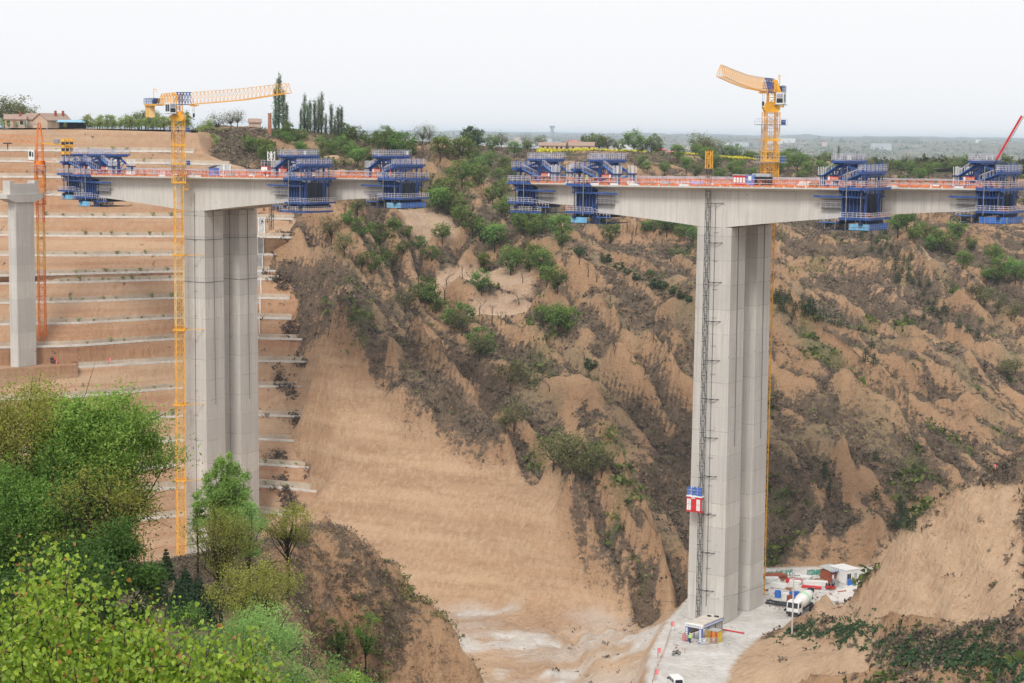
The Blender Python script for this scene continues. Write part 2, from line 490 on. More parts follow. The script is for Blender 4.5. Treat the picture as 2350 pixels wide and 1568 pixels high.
# relief: gullies and flutes running down the fall line, none on the cut or the pads
calm = np.clip(np.maximum.reduce([padm, Z_CUT * .93, Z_FLOOR * .9, Z_ROADS * .8, Z_GRASS * .35, Z_TAN * .88, Z_RIM * .8, Z_TER * .92]), 0, 1)
near = sstep(860, 600, gy)
A0 = (1 - calm) * near * (.55 + .75 * sstep(-.35, .45, fbm(gx / 42., gy / 42., 71., 3)))
wx = fbm(gx / 48., gy / 48., 0., 3) * 8 + fbm(gx / 120., gy / 120., 61., 2) * 26
wy = fbm(gx / 48. + 40, gy / 48., 0., 3) * 8
c1 = (gx * .84 + gy * .54 + wx); s1 = (-gx * .54 + gy * .84 + wy)
rid = lambda t: 1 - np.abs(t) * 2.2
g1 = np.abs(noise(c1 / 22., s1 / 150., .3)) * 2.0 - .1; g1 = 1.05 * (1 - np.exp(-1.7 * np.maximum(g1, -.2)))
g2 = rid(noise(c1 / 8., s1 / 62., 4.3))
g3 = rid(noise(c1 / 3.6, s1 / 26., 8.3))
CREST = [[(975,400,572),(1010,440,548),(1090,470,536),(1170,506,526),(1230,543,516),(1310,583,500),(1400,628,485),(1470,662,472),(1510,675,466),(1600,704,452)],
 [(1770,640,505),(1850,698,500),(1930,745,491),(2000,790,480),(2060,840,469)], [(1775,782,436),(1850,822,432),(1900,852,428),(1980,905,421),(2060,935,417),(2120,960,414)],
 [(1765,1037,409),(1870,1050,408),(1960,1043,412),(2010,1060,411),(2100,1110,406),(2190,1146,402)], [(1300,1150,388),(1340,1132,391),(1420,1120,394),(1480,1180,386),(1530,1260,379)],
 [(2100,600,590),(2200,690,545),(2250,760,520),(2330,830,495)], [(1240,780,458),(1330,860,440),(1400,960,427),(1440,1040,411)], [(1100,800,448),(1190,890,436),(1260,990,422)], [(860,790,441),(930,870,432),(985,950,420)],
 [(1560,760,452),(1590,860,437),(1600,960,424)], [(2130,830,490),(2200,880,470),(2290,960,455)], [(1350,700,470),(1420,760,456),(1500,860,440)]]
crest = np.zeros(gx.shape); crestw = np.zeros(gx.shape)
for ci, line in enumerate(CREST):
    pts_ = np.array([P(*q)[:2] for q in line])
    dd = np.full(gx.shape, 1e9); sgn = np.zeros(gx.shape)
    for a_, b_ in zip(pts_[:-1], pts_[1:]):
        e_ = b_ - a_; t_ = np.clip(((gx - a_[0]) * e_[0] + (gy - a_[1]) * e_[1]) / (e_ @ e_), 0, 1)
        dist = np.hypot(gx - a_[0] - t_ * e_[0], gy - a_[1] - t_ * e_[1])
        dd = np.minimum(dd, dist)
    wd = dd + 2.5 * fbm(gx / 8., gy / 8., 3. + ci, 3)
    amp = 8.5 if ci < 5 else 7.5
    crest = np.maximum(crest, amp * np.clip(1 - wd / 15., 0, 1.1) ** 1.15)
    crestw = np.maximum(crestw, np.clip(1 - wd / 5., 0, 1))
relief = A0 * (crest + (1 - .6 * crestw) * (7.2 * g1 + 4.8 * g2 + 2.6 * g3 + .8 * rid(noise(c1 / 1.9, s1 / 9., 12.3))) + 1.5 * fbm(gx / 26., gy / 26., 2., 4) + .5 * fbm(gx / 4., gy / 4., 5., 3) - 6.2)
left = sstep(4, -5, gx + .173 * gy) * sstep(495, 512, gy)
relief = relief * (1 - left)
base = base - 2.2 * left - .4
cutrel = Z_CUT * (.55 * fbm(gx / 22., gy / 22., 3., 3) + .10 * fbm(gx / 3., gy / 3., 6., 3))
# faint benches left by the diggers on the cut slope
st = (base / 7.0 + .25 * fbm(gx / 60., gy / 60., 9., 2))
cutrel += Z_CUT * 1.5 * (sstep(.2, .75, st - np.floor(st)) - (st - np.floor(st)))
floorrel = Z_FLOOR * (.45 * fbm(gx / 9., gy / 9., 3., 4)) * (1 - padm)
tanrel = Z_TAN * (1.3 * rid(noise(gx / 5., gy / 22. + gx / 40., 3.)) + .5 * fbm(gx / 7., gy / 7., 3., 4) - 1.0) * (1 - soft_poly(gx, gy, ROAD, 10.))
# loess stands in steep little scarps: sharpen the height steps
h = base + relief
sc = (h / 9.0 + .9 * fbm(gx / 45., gy / 45., 7., 3))
stepf = sc - np.floor(sc)
scm = sstep(-.25, .45, fbm(gx / 30., gy / 30., 41., 3))
h = h + A0 * 2.6 * scm * (sstep(.30, .72, stepf) - stepf)
h = h + cutrel + floorrel + tanrel
h = h * (1 - padm) + (PAD_Z + .06 * fbm(gx / 6., gy / 6., 1., 3)) * padm
HZ = h.reshape(ny, nx)

def ground(x, y):
    """height of the valley terrain at a world place"""
    i = np.clip((np.asarray(x, float) - xs[0]) / .95, 0, nx - 1.001)
    j = np.clip(np.log(np.maximum(np.asarray(y, float), 1) / ys[0]) / math.log(1 + 1 / 440.), 0, ny - 1.001)
    i0 = i.astype(int); j0 = j.astype(int); fi = i - i0; fj = j - j0
    return (HZ[j0, i0] * (1 - fi) + HZ[j0, i0 + 1] * fi) * (1 - fj) + (HZ[j0 + 1, i0] * (1 - fi) + HZ[j0 + 1, i0 + 1] * fi) * fj

def land(x, y, y0=200., y1=880., n=3000):
    """first place where the sight line through picture point (x, y) meets the terrain"""
    d = ray(x, y); d = d / d[1]
    t = np.linspace(y0, y1, n)
    q = d[None] * t[:, None]
    b = q[:, 2] < ground(q[:, 0], q[:, 1])
    k = int(np.argmax(b)) if b.any() else n - 1
    return np.array([q[k, 0], q[k, 1], float(ground(q[k, 0], q[k, 1]))])

dzy, dzx = np.gradient(HZ, ys, xs)
slope = np.hypot(dzx, dzy).ravel()
lap = (HZ - (np.roll(HZ, 3, 0) + np.roll(HZ, -3, 0) + np.roll(HZ, 3, 1) + np.roll(HZ, -3, 1)) / 4).ravel()   # >0 on ribs
bx, by = proj(np.c_[gx, gy, HZ.ravel()])
patch = fbm(gx / 14., gy / 14., 11., 5, .6)
patch2 = fbm(gx / 35., gy / 35., 17., 4, .55)
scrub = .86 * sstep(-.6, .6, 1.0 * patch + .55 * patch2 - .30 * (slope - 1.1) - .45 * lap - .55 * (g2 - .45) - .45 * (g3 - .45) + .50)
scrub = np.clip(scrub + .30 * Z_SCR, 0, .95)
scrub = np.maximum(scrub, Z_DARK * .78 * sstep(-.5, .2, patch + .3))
quiet = np.maximum.reduce([Z_CUT, Z_FLOOR, Z_ROADS, Z_TAN * .92, padm])
scrub = scrub * (1 - quiet)
scrub = np.maximum(scrub, Z_TAN * sstep(.55, .75, fbm(gx / 2., gy / 2., 21., 3)) * .6)
crestg = crestw * .8 * (1 - quiet)
scrub = scrub * (1 - .6 * crestg)
grass = np.maximum.reduce([crestg, Z_GRASS * .8 * sstep(-.4, .3, patch) * (1 - quiet), sstep(1.05, .40, slope) * .75 * sstep(-.35, .4, patch2) * (1 - quiet)])
green = sstep(.18, .6, fbm(gx / 16., gy / 16., 31., 4)) * (1 - quiet)

k = N('loess_ground')
pos = k.geo()
posv = k.geo((.55, .55, .12))
n1 = k.ramp(k.noise(pos, .035, 5, .6), .35, .65)
n2 = k.ramp(k.noise(posv, 1.1, 5, .65), .3, .72)
n3 = k.ramp(k.noise(pos, 1.7, 5, .7), .3, .7)
tan = k.mix(n1, (.385, .228, .128), (.51, .320, .185))
tan = k.mix(k.math('MULTIPLY', n2, .45), tan, (.29, .145, .072))
tan = k.mix(k.math('MULTIPLY', n3, .35), tan, (.58, .39, .235))
n4 = k.ramp(k.noise(k.geo((1.6, 1.6, .7)), 1.3, 6, .8), .56, .70)
tan = k.mix(k.math('MULTIPLY', n4, .55), tan, (.20, .125, .080))
fa = k.attr('fresh')
fresh = k.mix(n1, (.50, .312, .185), (.62, .412, .258))
fresh = k.mix(k.math('MULTIPLY', k.ramp(k.noise(k.geo((.10, .10, .9)), .5, 5, .6), .42, .66), .55), fresh, (.335, .185, .103))
fresh = k.mix(k.math('MULTIPLY', k.ramp(k.noise(k.geo((1.1, 1.1, .28)), 1.1, 6, .75), .52, .72), .35), fresh, (.29, .17, .10))
fresh = k.mix(k.math('MULTIPLY', k.ramp(k.noise(k.geo((.8, .8, .05)), 1.3, 4, .6), .42, .66), .5), fresh, (.66, .48, .32))
wv = k.n('ShaderNodeTexWave'); wv.bands_direction = 'Z'; wv.inputs['Scale'].default_value = .045; wv.inputs['Distortion'].default_value = 2.2; wv.inputs['Detail'].default_value = 3.; wv.inputs['Detail Scale'].default_value = .5
k.l(k.geo((.25, .25, 1)), wv.inputs['Vector'])
fresh = k.mix(k.math('MULTIPLY', k.ramp(wv.outputs['Fac'], .76, .98), .26), fresh, (.68, .48, .31))
fresh = k.mix(k.math('MULTIPLY', k.ramp(wv.outputs['Fac'], .30, .05), .16), fresh, (.40, .225, .125))
c = k.mix(fa, tan, fresh)
c = k.mix(k.math('MULTIPLY', k.attr('light'), k.ramp(n2, .9, .1)), c, (.66, .47, .31))
gcol = k.mix(n3, (.20, .155, .088), (.30, .25, .155))
c = k.mix(k.attr('grass'), c, gcol)
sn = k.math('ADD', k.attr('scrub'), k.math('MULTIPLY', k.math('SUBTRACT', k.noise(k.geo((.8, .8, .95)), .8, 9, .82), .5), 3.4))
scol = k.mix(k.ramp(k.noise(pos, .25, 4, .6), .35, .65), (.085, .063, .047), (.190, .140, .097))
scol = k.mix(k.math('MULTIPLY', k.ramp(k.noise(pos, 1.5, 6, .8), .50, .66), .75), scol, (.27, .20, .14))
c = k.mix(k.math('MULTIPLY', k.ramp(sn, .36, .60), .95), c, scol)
gn = k.math('ADD', k.attr('green'), k.math('MULTIPLY', k.math('SUBTRACT', k.noise(pos, 1.3, 5, .7), .5), 1.6))
c = k.mix(k.math('MULTIPLY', k.ramp(gn, .60, 1.1), .5), c, (.085, .125, .038))
pcol = k.mix(k.ramp(k.noise(pos, .22, 5, .65), .35, .65), (.66, .61, .55), (.84, .81, .77))
pcol = k.mix(k.math('MULTIPLY', k.ramp(k.noise(k.geo((.35, .12, 1)), .6, 5, .7), .5, .75), .6), pcol, (.47, .455, .44))
c = k.mix(k.attr('pale'), c, pcol)
k.bump(k.math('ADD', k.noise(pos, .8, 6, .72), k.math('MULTIPLY', k.noise(posv, 1.6, 4, .6), .8)), .95, 1.1)
M_GROUND = k.done(c, .95)

palen = fbm(gx / 13., gy / 6., 23., 4)
pale = np.maximum(sstep(.80, .99, padm) * sstep(-.75, -.3, palen + .5), Z_FLOOR * (1 - padm) * .8 * sstep(-.25, .55, fbm(gx / 26., gy / 14., 23., 5) + .1 * patch))
fresh = np.maximum.reduce([Z_CUT, Z_FLOOR, Z_ROADS, Z_TAN])
pale = np.maximum.reduce([pale * (1 - .5 * Z_FLOOR * (1 - padm)), .12 * Z_ROADS, .8 * Z_PALE * (1 - padm) * sstep(-.5, .1, fbm(gx / 8., gy / 8., 23., 4))])
idx = (np.arange(ny - 1)[:, None] * nx + np.arange(nx - 1)[None]).ravel()
faces = np.c_[idx, idx + 1, idx + nx + 1, idx + nx]
ter = npmesh('hillside', np.c_[gx, gy, HZ.ravel()], faces, M_GROUND, smooth=True,
             attrs=dict(scrub=scrub, grass=grass, green=green, pale=pale, fresh=fresh, light=Z_TAN * .75))
tag(ter, 'loess valley slopes with gullies, bare cuts and dry scrub', 'hillside', kind='structure')
# ---------------------------------------------------------------- the bridge
BETA = math.radians(32)
DS = np.array([math.cos(BETA), -math.sin(BETA), 0.])      # along the bridge, to the right
DN = np.array([math.sin(BETA), math.cos(BETA), 0.])       # across it, away from the camera
Q0 = P(1670, 985, 336.); Q0 = np.array([Q0[0], Q0[1], 0.])   # right front edge of the near right pier
BRZ = -BETA
def W(s, n, z):
    return Q0 + DS * s + DN * n + np.array([0, 0, z])
def on_plane(x, y, n=0.):
    """(s, z) of the picture point on the vertical plane at offset n of the bridge"""
    h = hit(x, y, Q0 + DN * n, DN)
    return float(np.dot(h - Q0, DS)), float(h[2])

# concrete with board marks, lift joints, streaks and patches
def concrete(name, lift, tone=1., streak=.5, joint=.55):
    k = N(name)
    v = k.coord('Object')
    vs = k.coord('Object', (1.6, 1.6, .05))
    n1 = k.ramp(k.noise(v, .16, 4, .6), .35, .65)
    n2 = k.ramp(k.noise(vs, .9, 5, .65), .38, .7)
    n3 = k.ramp(k.noise(v, 2.2, 5, .7), .3, .7)
    c = k.mix(n1, tuple(q * tone for q in (.50, .475, .435)), tuple(q * tone for q in (.60, .575, .535)))
    c = k.mix(k.math('MULTIPLY', n2, streak), c, tuple(q * tone for q in (.40, .375, .335)))
    c = k.mix(k.math('MULTIPLY', n3, .22), c, tuple(q * tone for q in (.68, .66, .63)))
    c = k.mix(k.math('MULTIPLY', k.ramp(k.noise(k.coord('Object', (2.5, 2.5, .09)), 1.1, 6, .7), .50, .70), .6), c, tuple(q * tone for q in (.33, .305, .27)))
    sx = k.n('ShaderNodeSeparateXYZ'); k.l(k.coord('Object'), sx.inputs[0])
    if lift:
        z = k.math('FRACT', k.math('DIVIDE', sx.outputs['Z'], lift))
        lay = k.n('ShaderNodeTexWhiteNoise'); lay.noise_dimensions = '1D'
        k.l(k.math('FLOOR', k.math('DIVIDE', sx.outputs['Z'], lift)), lay.inputs['W'])
        c = k.mix(k.math('MULTIPLY', lay.outputs[0], .6), c, tuple(q * tone for q in (.40, .385, .36)))
        ln = k.math('MULTIPLY', k.math('LESS_THAN', z, .028), k.ramp(k.noise(v, .8, 3, .6), .38, .6))
        c = k.mix(k.math('MULTIPLY', ln, joint), c, (.24, .225, .20))
    # boards: faint vertical lines, cast segments along the girder
    bx_ = k.math('FRACT', k.math('DIVIDE', k.math('ADD', sx.outputs['X'], k.math('MULTIPLY', sx.outputs['Y'], .618)), 1.22))
    c = k.mix(k.math('MULTIPLY', k.math('LESS_THAN', bx_, .045), .22), c, (.30, .28, .25))
    seg = k.n('ShaderNodeTexWhiteNoise'); seg.noise_dimensions = '1D'
    k.l(k.math('FLOOR', k.math('DIVIDE', sx.outputs['X'], 4.02)), seg.inputs['W'])
    if not lift:
        c = k.mix(k.math('MULTIPLY', seg.outputs[0], .34), c, tuple(q * tone for q in (.43, .415, .385)))
    # tie-bolt holes and rust drips
    vo = k.n('ShaderNodeTexVoronoi'); vo.inputs['Scale'].default_value = .42
    k.l(v, vo.inputs['Vector'])
    c = k.mix(k.math('MULTIPLY', k.math('LESS_THAN', vo.outputs['Distance'], .055), .6), c, (.18, .16, .14))
    k.bump(n3, .15, .05)
    return k.done(c, .85)

M_CON = concrete('concrete_pier', 4.5, 1.12, .75, .6)
M_CONG = concrete('concrete_girder', 0, 1.14, .4)
M_CONL = concrete('concrete_pale', 4.0, 1.12, .2, .25)
M_BLUE = mat('blue_steel', (.038, .092, .300), .5, .35, 1.1, dirt=(.10, .10, .14))
M_BLUE2 = mat('bright_blue_steel', (.055, .17, .50), .5, .3, 1.3)
M_DKBLUE = mat('dark_blue_formwork', (.020, .036, .100), .6, .35, 1.2)
M_SKY = mat('light_blue_sheet', (.17, .44, .68), .5, .2, .6, dirt=(.42, .60, .74))
M_SKY2 = mat('mid_blue_sheet', (.045, .17, .58), .5, .25, .6)
M_RAIL = mat('lavender_rail', (.56, .55, .62), .5, .25, 2.)
M_WHITE = mat('white_paint', (.78, .78, .76), .5, .06, .8)
M_STEEL = mat('grey_steel', (.33, .34, .35), .5, .25, 1., .3)
M_DARK = mat('dark_steel', (.035, .037, .045), .6, .3, 1.)
M_ORANGE = mat('orange_rail', (.70, .21, .085), .6, .25, 1.5)
M_RED = mat('red_paint', (.55, .035, .04), .5, .2, 1.)
M_YEL = mat('crane_yellow', (.84, .43, .045), .5, .14, .5)
M_YELP = mat('pale_yellow', (.80, .56, .25), .5, .14, .5)
M_ORC = mat('crane_orange', (.76, .21, .03), .5, .2, .25)
M_BLACK = mat('black_rubber', (.02, .02, .022), .7, .3, 1.)
M_GLASS = mat('window_glass', (.03, .035, .04), .12, .3, .7)
M_WOOD = mat('weathered_timber', (.30, .20, .12), .8, .3, 1.)

def net_material(name, col, cover):
    k = N(name)
    v = k.coord('Object')
    n = k.noise(v, 7., 3, .7)
    big = k.noise(v, .7, 3, .6)
    f = k.math('GREATER_THAN', k.math('ADD', n, k.math('MULTIPLY', k.math('SUBTRACT', big, .5), .6)), 1 - cover)
    tr = k.n('ShaderNodeBsdfTransparent'); mx = k.n('ShaderNodeMixShader')
    k.l(f, mx.inputs[0]); k.l(tr.outputs[0], mx.inputs[1]); k.l(k.b.outputs[0], mx.inputs[2]); k.l(mx.outputs[0], k.out.inputs['Surface'])
    return k.done(k.mix(big, tuple(c * .8 for c in col), tuple(min(1, c * 1.25) for c in col)), .8)
M_NET = net_material('orange_net', (.70, .25, .12), .44)
M_GNET = net_material('green_net', (.05, .28, .20), .56)
M_WNET = net_material('mauve_net', (.45, .42, .52), .40)
M_DNET = net_material('dark_net', (.05, .05, .06), .56)

D_ROOT, D_TIP, L_HALF = 7.7, 3.6, 61.
def depth(a):
    return D_TIP + (D_ROOT - D_TIP) * max(0., 1 - abs(a) / L_HALF) ** 1.75

def railing(mb, pts, h=1.1, step=1.4, post=.07, rails=(.55, 1.1), r=.07, mi_post=0, mi_rail=0):
    for a, b in zip(pts[:-1], pts[1:]):
        a, b = Vector(a), Vector(b)
        n = max(1, int((b - a).length / step))
        for i in range(n + 1):
            q = a.lerp(b, i / n)
            mb.bar(q, q + Vector((0, 0, h)), post, mi=mi_post)
        for z in rails:
            mb.bar(a + Vector((0, 0, z * h / 1.1)), b + Vector((0, 0, z * h / 1.1)), r, mi=mi_rail)

def netwall(mb, pts, h, mi=0):
    for a, b in zip(pts[:-1], pts[1:]):
        a, b = Vector(a), Vector(b)
        mb.add([a, b, b + Vector((0, 0, h)), a + Vector((0, 0, h))], [(0, 1, 2, 3)], mi)

def cantilever(name, label, sc, n0, sL, sR, w_top, w_bot, z_base, ztop, slope, net_m):
    """one balanced cantilever: pier, girder and the barriers along its deck; local x along the bridge from the pier centre"""
    root = thing(name, label, 'bridge', W(sc, n0 + 3.05, z_base), BRZ, 'half built bridge cantilevers on tall piers')
    Z = lambda s: ztop + slope * s - z_base
    H = Z(0)
    a, b = sL - sc, sR - sc
    name_clamp = 'yellow' in label
    g = MB()
    st = np.linspace(a, b, int((b - a) / 1.34) + 1)
    prof = []
    for s in st:
        t = Z(s); D = depth(s)
        prof.append([(s, -5.4, t), (s, 5.4, t), (s, 5.4, t - .28), (s, 3.05, t - .85), (s, 3.05, t - D), (s, -3.05, t - D), (s, -3.05, t - .85), (s, -5.4, t - .28)])
    vs = [v for p in prof for v in p]
    fs = []
    for i in range(len(prof) - 1):
        for j in range(8):
            fs.append((i * 8 + j, i * 8 + (j + 1) % 8, (i + 1) * 8 + (j + 1) % 8, (i + 1) * 8 + j))
    fs += [tuple(range(8)), tuple(range((len(prof) - 1) * 8, len(prof) * 8))[::-1]]
    g.add(vs, fs)
    g.build('girder', M_CONG, root)
    p = MB()
    top = H - D_ROOT + .25
    zs = [0, top * .5, top]
    vs = []
    for q in zs:
        hw = (w_bot + (w_top - w_bot) * q / top) / 2
        vs += [(-hw, -3.05, q), (hw, -3.05, q), (hw, 3.05, q), (-hw, 3.05, q)]
    fs = [(3, 2, 1, 0), (8, 9, 10, 11)]
    for i in (0, 1):
        for j in range(4):
            fs.append((i * 4 + j, i * 4 + (j + 1) % 4, i * 4 + 4 + (j + 1) % 4, i * 4 + 4 + j))
    p.add(vs, fs)
    pier = p.build('pier', M_CON, root)
    # drain pipe, brackets and lift clamps on the faces of the pier
    d = MB()
    hw = lambda q: (w_bot + (w_top - w_bot) * q / top) / 2
    d.tube([(.2, -3.2, 3), (.2, -3.2, top * .5), (.2, -3.2, top + 4)], .05, 5)
    for i in range(14):
        q = 5 + i * (top - 6) / 13.
        d.bar((-.1, -3.15, q), (.9, -3.15, q + .05), .045)
    d.tube([(hw(2) + .1, -.3, top * .45), (hw(top) + .1, -.3, top)], .06, 5)
    d.build('drain_pipe', mat('pipe_grey', (.12, .11, .10), .7), root)
    for q in ((.80, .92) if name_clamp else ()):
        m = MB(); zz = top * q
        m.bar((hw(zz) + .02, -3.0, zz), (hw(zz) + .02, 3.0, zz), .08); m.bar((-hw(zz), -3.08, zz), (hw(zz), -3.08, zz), .08)
        m.build('clamp', M_DARK, root)
    # kerb form, rails and net along both edges of the deck
    for y, nm in ((-5.32, 'near'), (5.32, 'back')):
        P0, P1 = (a, y, Z(a) + .0), (b, y, Z(b))
        t = MB()
        n = int((b - a) / 2.)
        for i in range(n):
            s0 = a + (b - a) * i / n; s1 = a + (b - a) * (i + .82) / n
            t.box(s0, y - .1, Z(s0) + .02, s1, y + .1, Z(s0) + .34, mi=random.choice((0, 0, 0, 0, 1)))
        t.build('toe_board', [M_ORANGE, M_WHITE], root)
        rl = MB()
        railing(rl, [P0, P1], 1.35, 2., .07, (.5, 1.1), .085, 1, 0)
        rl.build('railing', [M_RAIL, M_RED], root)
        nw = MB(); netwall(nw, [(a, y + .06, Z(a) + .3), (b, y + .06, Z(b) + .3)], 1.05)
        nw.build('safety_net', net_m, root)
    return root, Z

random.seed(4)
# tips, read off the photograph on each web plane
tipL2 = on_plane(1369, 470)[0]; tipR2 = on_plane(1938, 470)[0]
tipL1 = on_plane(226, 440)[0]; tipR1 = on_plane(669, 450)[0]
ftL2 = on_plane(1231, 470, 11.5)[0]; ftR2 = on_plane(2250, 470, 11.5)[0]
ftL1 = on_plane(186, 440, 11.5)[0]; ftR1 = on_plane(884, 450, 11.5)[0]
SC2 = -3.65
SC1 = on_plane(447, 700)[0]
def zedge(x, y):
    s, z = on_plane(x, y, -2.35)
    return s, z + .28
e1, e2 = zedge(268, 406.5), zedge(631, 412); e3, e4 = zedge(1416, 428.6), zedge(1987, 436.5)
sl1 = (e2[1] - e1[1]) / (e2[0] - e1[0]); sl2 = (e4[1] - e3[1]) / (e4[0] - e3[0])
ZT1 = e1[1] + sl1 * (SC1 - e1[0]); ZT2 = e3[1] + sl2 * (SC2 - e3[0])
print('bridge', SC1, SC2, 'tips', tipL1, tipR1, tipL2, tipR2, ftL1, ftR1, ftL2, ftR2, 'z', ZT1, sl1, ZT2, sl2)
ZB1 = on_plane(450, 1285)[1]
T = {}
T['n1'] = cantilever('bridge_cantilever', 'grey concrete bridge cantilever on the tall pier beside the yellow lattice crane mast', SC1, 0, tipL1, tipR1, 5.9, 6.9, ZB1, ZT1, sl1, M_NET)
T['f1'] = cantilever('bridge_cantilever', 'longer concrete cantilever standing behind the one beside the yellow crane mast', SC1, 11.5, ftL1, ftR1, 5.9, 6.9, ZB1, ZT1, sl1, M_NET)
T['n2'] = cantilever('bridge_cantilever', 'grey concrete bridge cantilever whose pier carries the red lift cage', SC2, 0, tipL2, tipR2, 6.9, 7.5, PAD_Z, ZT2, sl2, M_NET)
T['f2'] = cantilever('bridge_cantilever', 'longer concrete cantilever standing behind the one with the red lift cage', SC2, 11.5, ftL2, ftR2, 6.9, 7.5, PAD_Z, ZT2, sl2, M_NET)

# ---------------------------------------------------------------- form travellers
def glyphs(mb, x0, x1, y, z0, z1, n, seed, mi):
    """a row of n brush characters as small raised strokes on a board facing the camera"""
    rr = random.Random(seed)
    w = (x1 - x0) / n
    for i in range(n):
        a = x0 + w * (i + .12); b = x0 + w * (i + .88); H = z1 - z0
        for q in range(3):
            zz = z0 + H * (.1 + .38 * q)
            mb.box(a + rr.random() * w * .15, y - .02, zz, b - rr.random() * w * .15, y, zz + H * .14, mi)
        for q in range(2):
            xx = a + (b - a) * (.15 + .5 * q + .15 * rr.random())
            mb.box(xx, y - .022, z0 + H * rr.random() * .3, xx + w * .15, y - .003, z1 - H * rr.random() * .3, mi)

def traveller(label, sg, n0, s_tip, z_deck, D, rails, netm, skirt, seed, slope_sof):
    rr = random.Random(seed)
    root = thing('form_traveller', label, 'form traveller', W(s_tip, n0 + 3.05, z_deck), BRZ, 'blue form travellers on the bridge tips')
    X = lambda x: sg * x
    def V(x, y, z): return (sg * x, y, z)
    for y in (-2.95, 2.95):                                   # the two diamond trusses
        t = MB()
        R_n, M_n, A_n, F_n = V(-4.3, y, 1.7), V(-.5, y, .9), V(-.5, y, 4.1), V(3.8, y, 2.55)
        for p, q, w in ((R_n, A_n, .40), (A_n, F_n, .36), (M_n, A_n, .46), (M_n, F_n, .36), (R_n, M_n, .36)):
            t.bar(p, q, w * .7, w)
        t.prism([(X(-1.5), 3.5), (X(.5), 3.5), (X(.25), 4.35), (X(-1.2), 4.35)], y - .22, y + .22)     # gusset at the apex
        t.prism([(X(3.2), 2.0), (X(4.3), 2.3), (X(4.3), 2.9), (X(3.2), 2.9)], y - .2, y + .2)
        t.box(X(-.9), y - .35, 0, X(-.1), y + .35, 1.15)
        t.box(X(-4.7), y - .3, 0, X(-3.9), y + .3, 2.1)
        t.box(X(-6.2), y - .25, .0, X(1.2), y + .25, .3)                                            # slide rail
        t.build('truss', M_BLUE, root)
        a = MB()                                                                                    # rear anchor frame with white tie rods
        a.box(X(-4.9), y - .9, 1.9, X(-3.7), y + .9, 2.15)
        for i in range(8):
            px = -4.8 + .32 * (i % 4); py = y - .75 + 1.5 * (i // 4)
            a.bar(V(px, py, 0), V(px, py, 3.5 + .25 * rr.random()), .075, mi=1)
        a.build('anchor_rods', [M_DKBLUE, M_WHITE], root)
    b = MB()                                                                                        # bracing between the trusses
    for x in (-.5, -2.4, 1.6):
        zt = 4. if x == -.5 else 3.0
        for i in range(4):
            y0, y1 = -2.9 + 1.45 * i, -2.9 + 1.45 * (i + 1)
            b.bar(V(x, y0, 1.2 if i % 2 else zt), V(x, y1, zt if i % 2 else 1.2), .13)
            b.bar(V(x, y0, 1.2), V(x, y0, zt), .11)
        b.bar(V(x, -2.9, 1.2), V(x, 2.9, 1.2), .2); b.bar(V(x, -2.9, zt), V(x, 2.9, zt), .24)
    b.build('bracing', M_BLUE, root)
    tp = MB()                                                                                       # top platform over the apexes
    tp.box(X(-1.7), -5.5, 4.38, X(.7), 5.4, 4.75, 0)
    tp.box(X(-1.5), -5.0, 4.1, X(-1.1), 5.0, 4.38, 0); tp.box(X(.2), -5.0, 4.1, X(.5), 5.0, 4.38, 0)
    top = tp.build('top_platform', [M_BLUE], root)
    r = MB()
    railing(r, [V(-1.7, -5.5, 4.75), V(.7, -5.5, 4.75), V(.7, 5.4, 4.75), V(-1.7, 5.4, 4.75), V(-1.7, -5.5, 4.75)], 1.15, .8, .06, (.4, .75, 1.1), .06, 0, 1)
    netwall(r, [V(-1.66, -5.46, 4.8), V(.66, -5.46, 4.8), V(.66, 5.36, 4.8), V(-1.66, 5.36, 4.8)], 1.0, 2)
    for i in range(rr.randint(1, 3)):
        q = -4.5 + 8 * rr.random(); r.box(X(.74), q, 4.9, X(.78), q + .8, 5.7, 3)
    r.build('railing', [M_RAIL, M_RAIL, M_WNET, M_WHITE], top)
    fp = MB()                                                                                       # front cross beam and its walkway
    fp.box(X(3.3), -5.3, 2.5, X(4.5), 5.3, 2.95, 0)
    fp.box(X(3.6), -5.0, 2.05, X(4.1), 5.0, 2.5, 0)
    for y in (-4.6, -2.95, -1, 1, 2.95, 4.6):
        fp.box(X(3.75), y - .12, 2.95, X(3.99), y + .12, 3.9 + rr.random() * .7, 0)
    fb = fp.build('front_beam', [M_BLUE], root)
    r = MB()
    railing(r, [V(3.2, -5.3, 2.95), V(4.6, -5.3, 2.95), V(4.6, 5.3, 2.95), V(3.2, 5.3, 2.95), V(3.2, -5.3, 2.95)], 1.1, .8, .06, (.4, .75, 1.1), .06, 0, 0)
    netwall(r, [V(3.2, -5.26, 3.0), V(4.56, -5.26, 3.0), V(4.56, 5.26, 3.0)], .9, 1)
    r.build('railing', [M_RAIL, M_WNET], fb)
    h = MB()                                                                                        # hangers down to the bottom platform
    for y in (-4.7, -2.95, -1.2, 1.2, 2.95, 4.7):
        h.bar(V(3.9, y, 2.1), V(3.9, y, -D - 1.1), .13 if abs(y) != 2.95 else .30, mi=0 if abs(y) != 2.95 else 1)
        h.bar(V(3.6, y, 2.1), V(3.6, y, -D - 1.1), .08, mi=2)
    h.tube([V(1.4, -5.75, 2.0 if rr.random() < .5 else 3.8), V(1.4, -5.75, -D - .6)], .075, 5, 2)
    h.build('hanger', [M_DARK, M_BLUE, M_STEEL], root)
    st_ = MB()                                                                                      # stairs along the diagonals
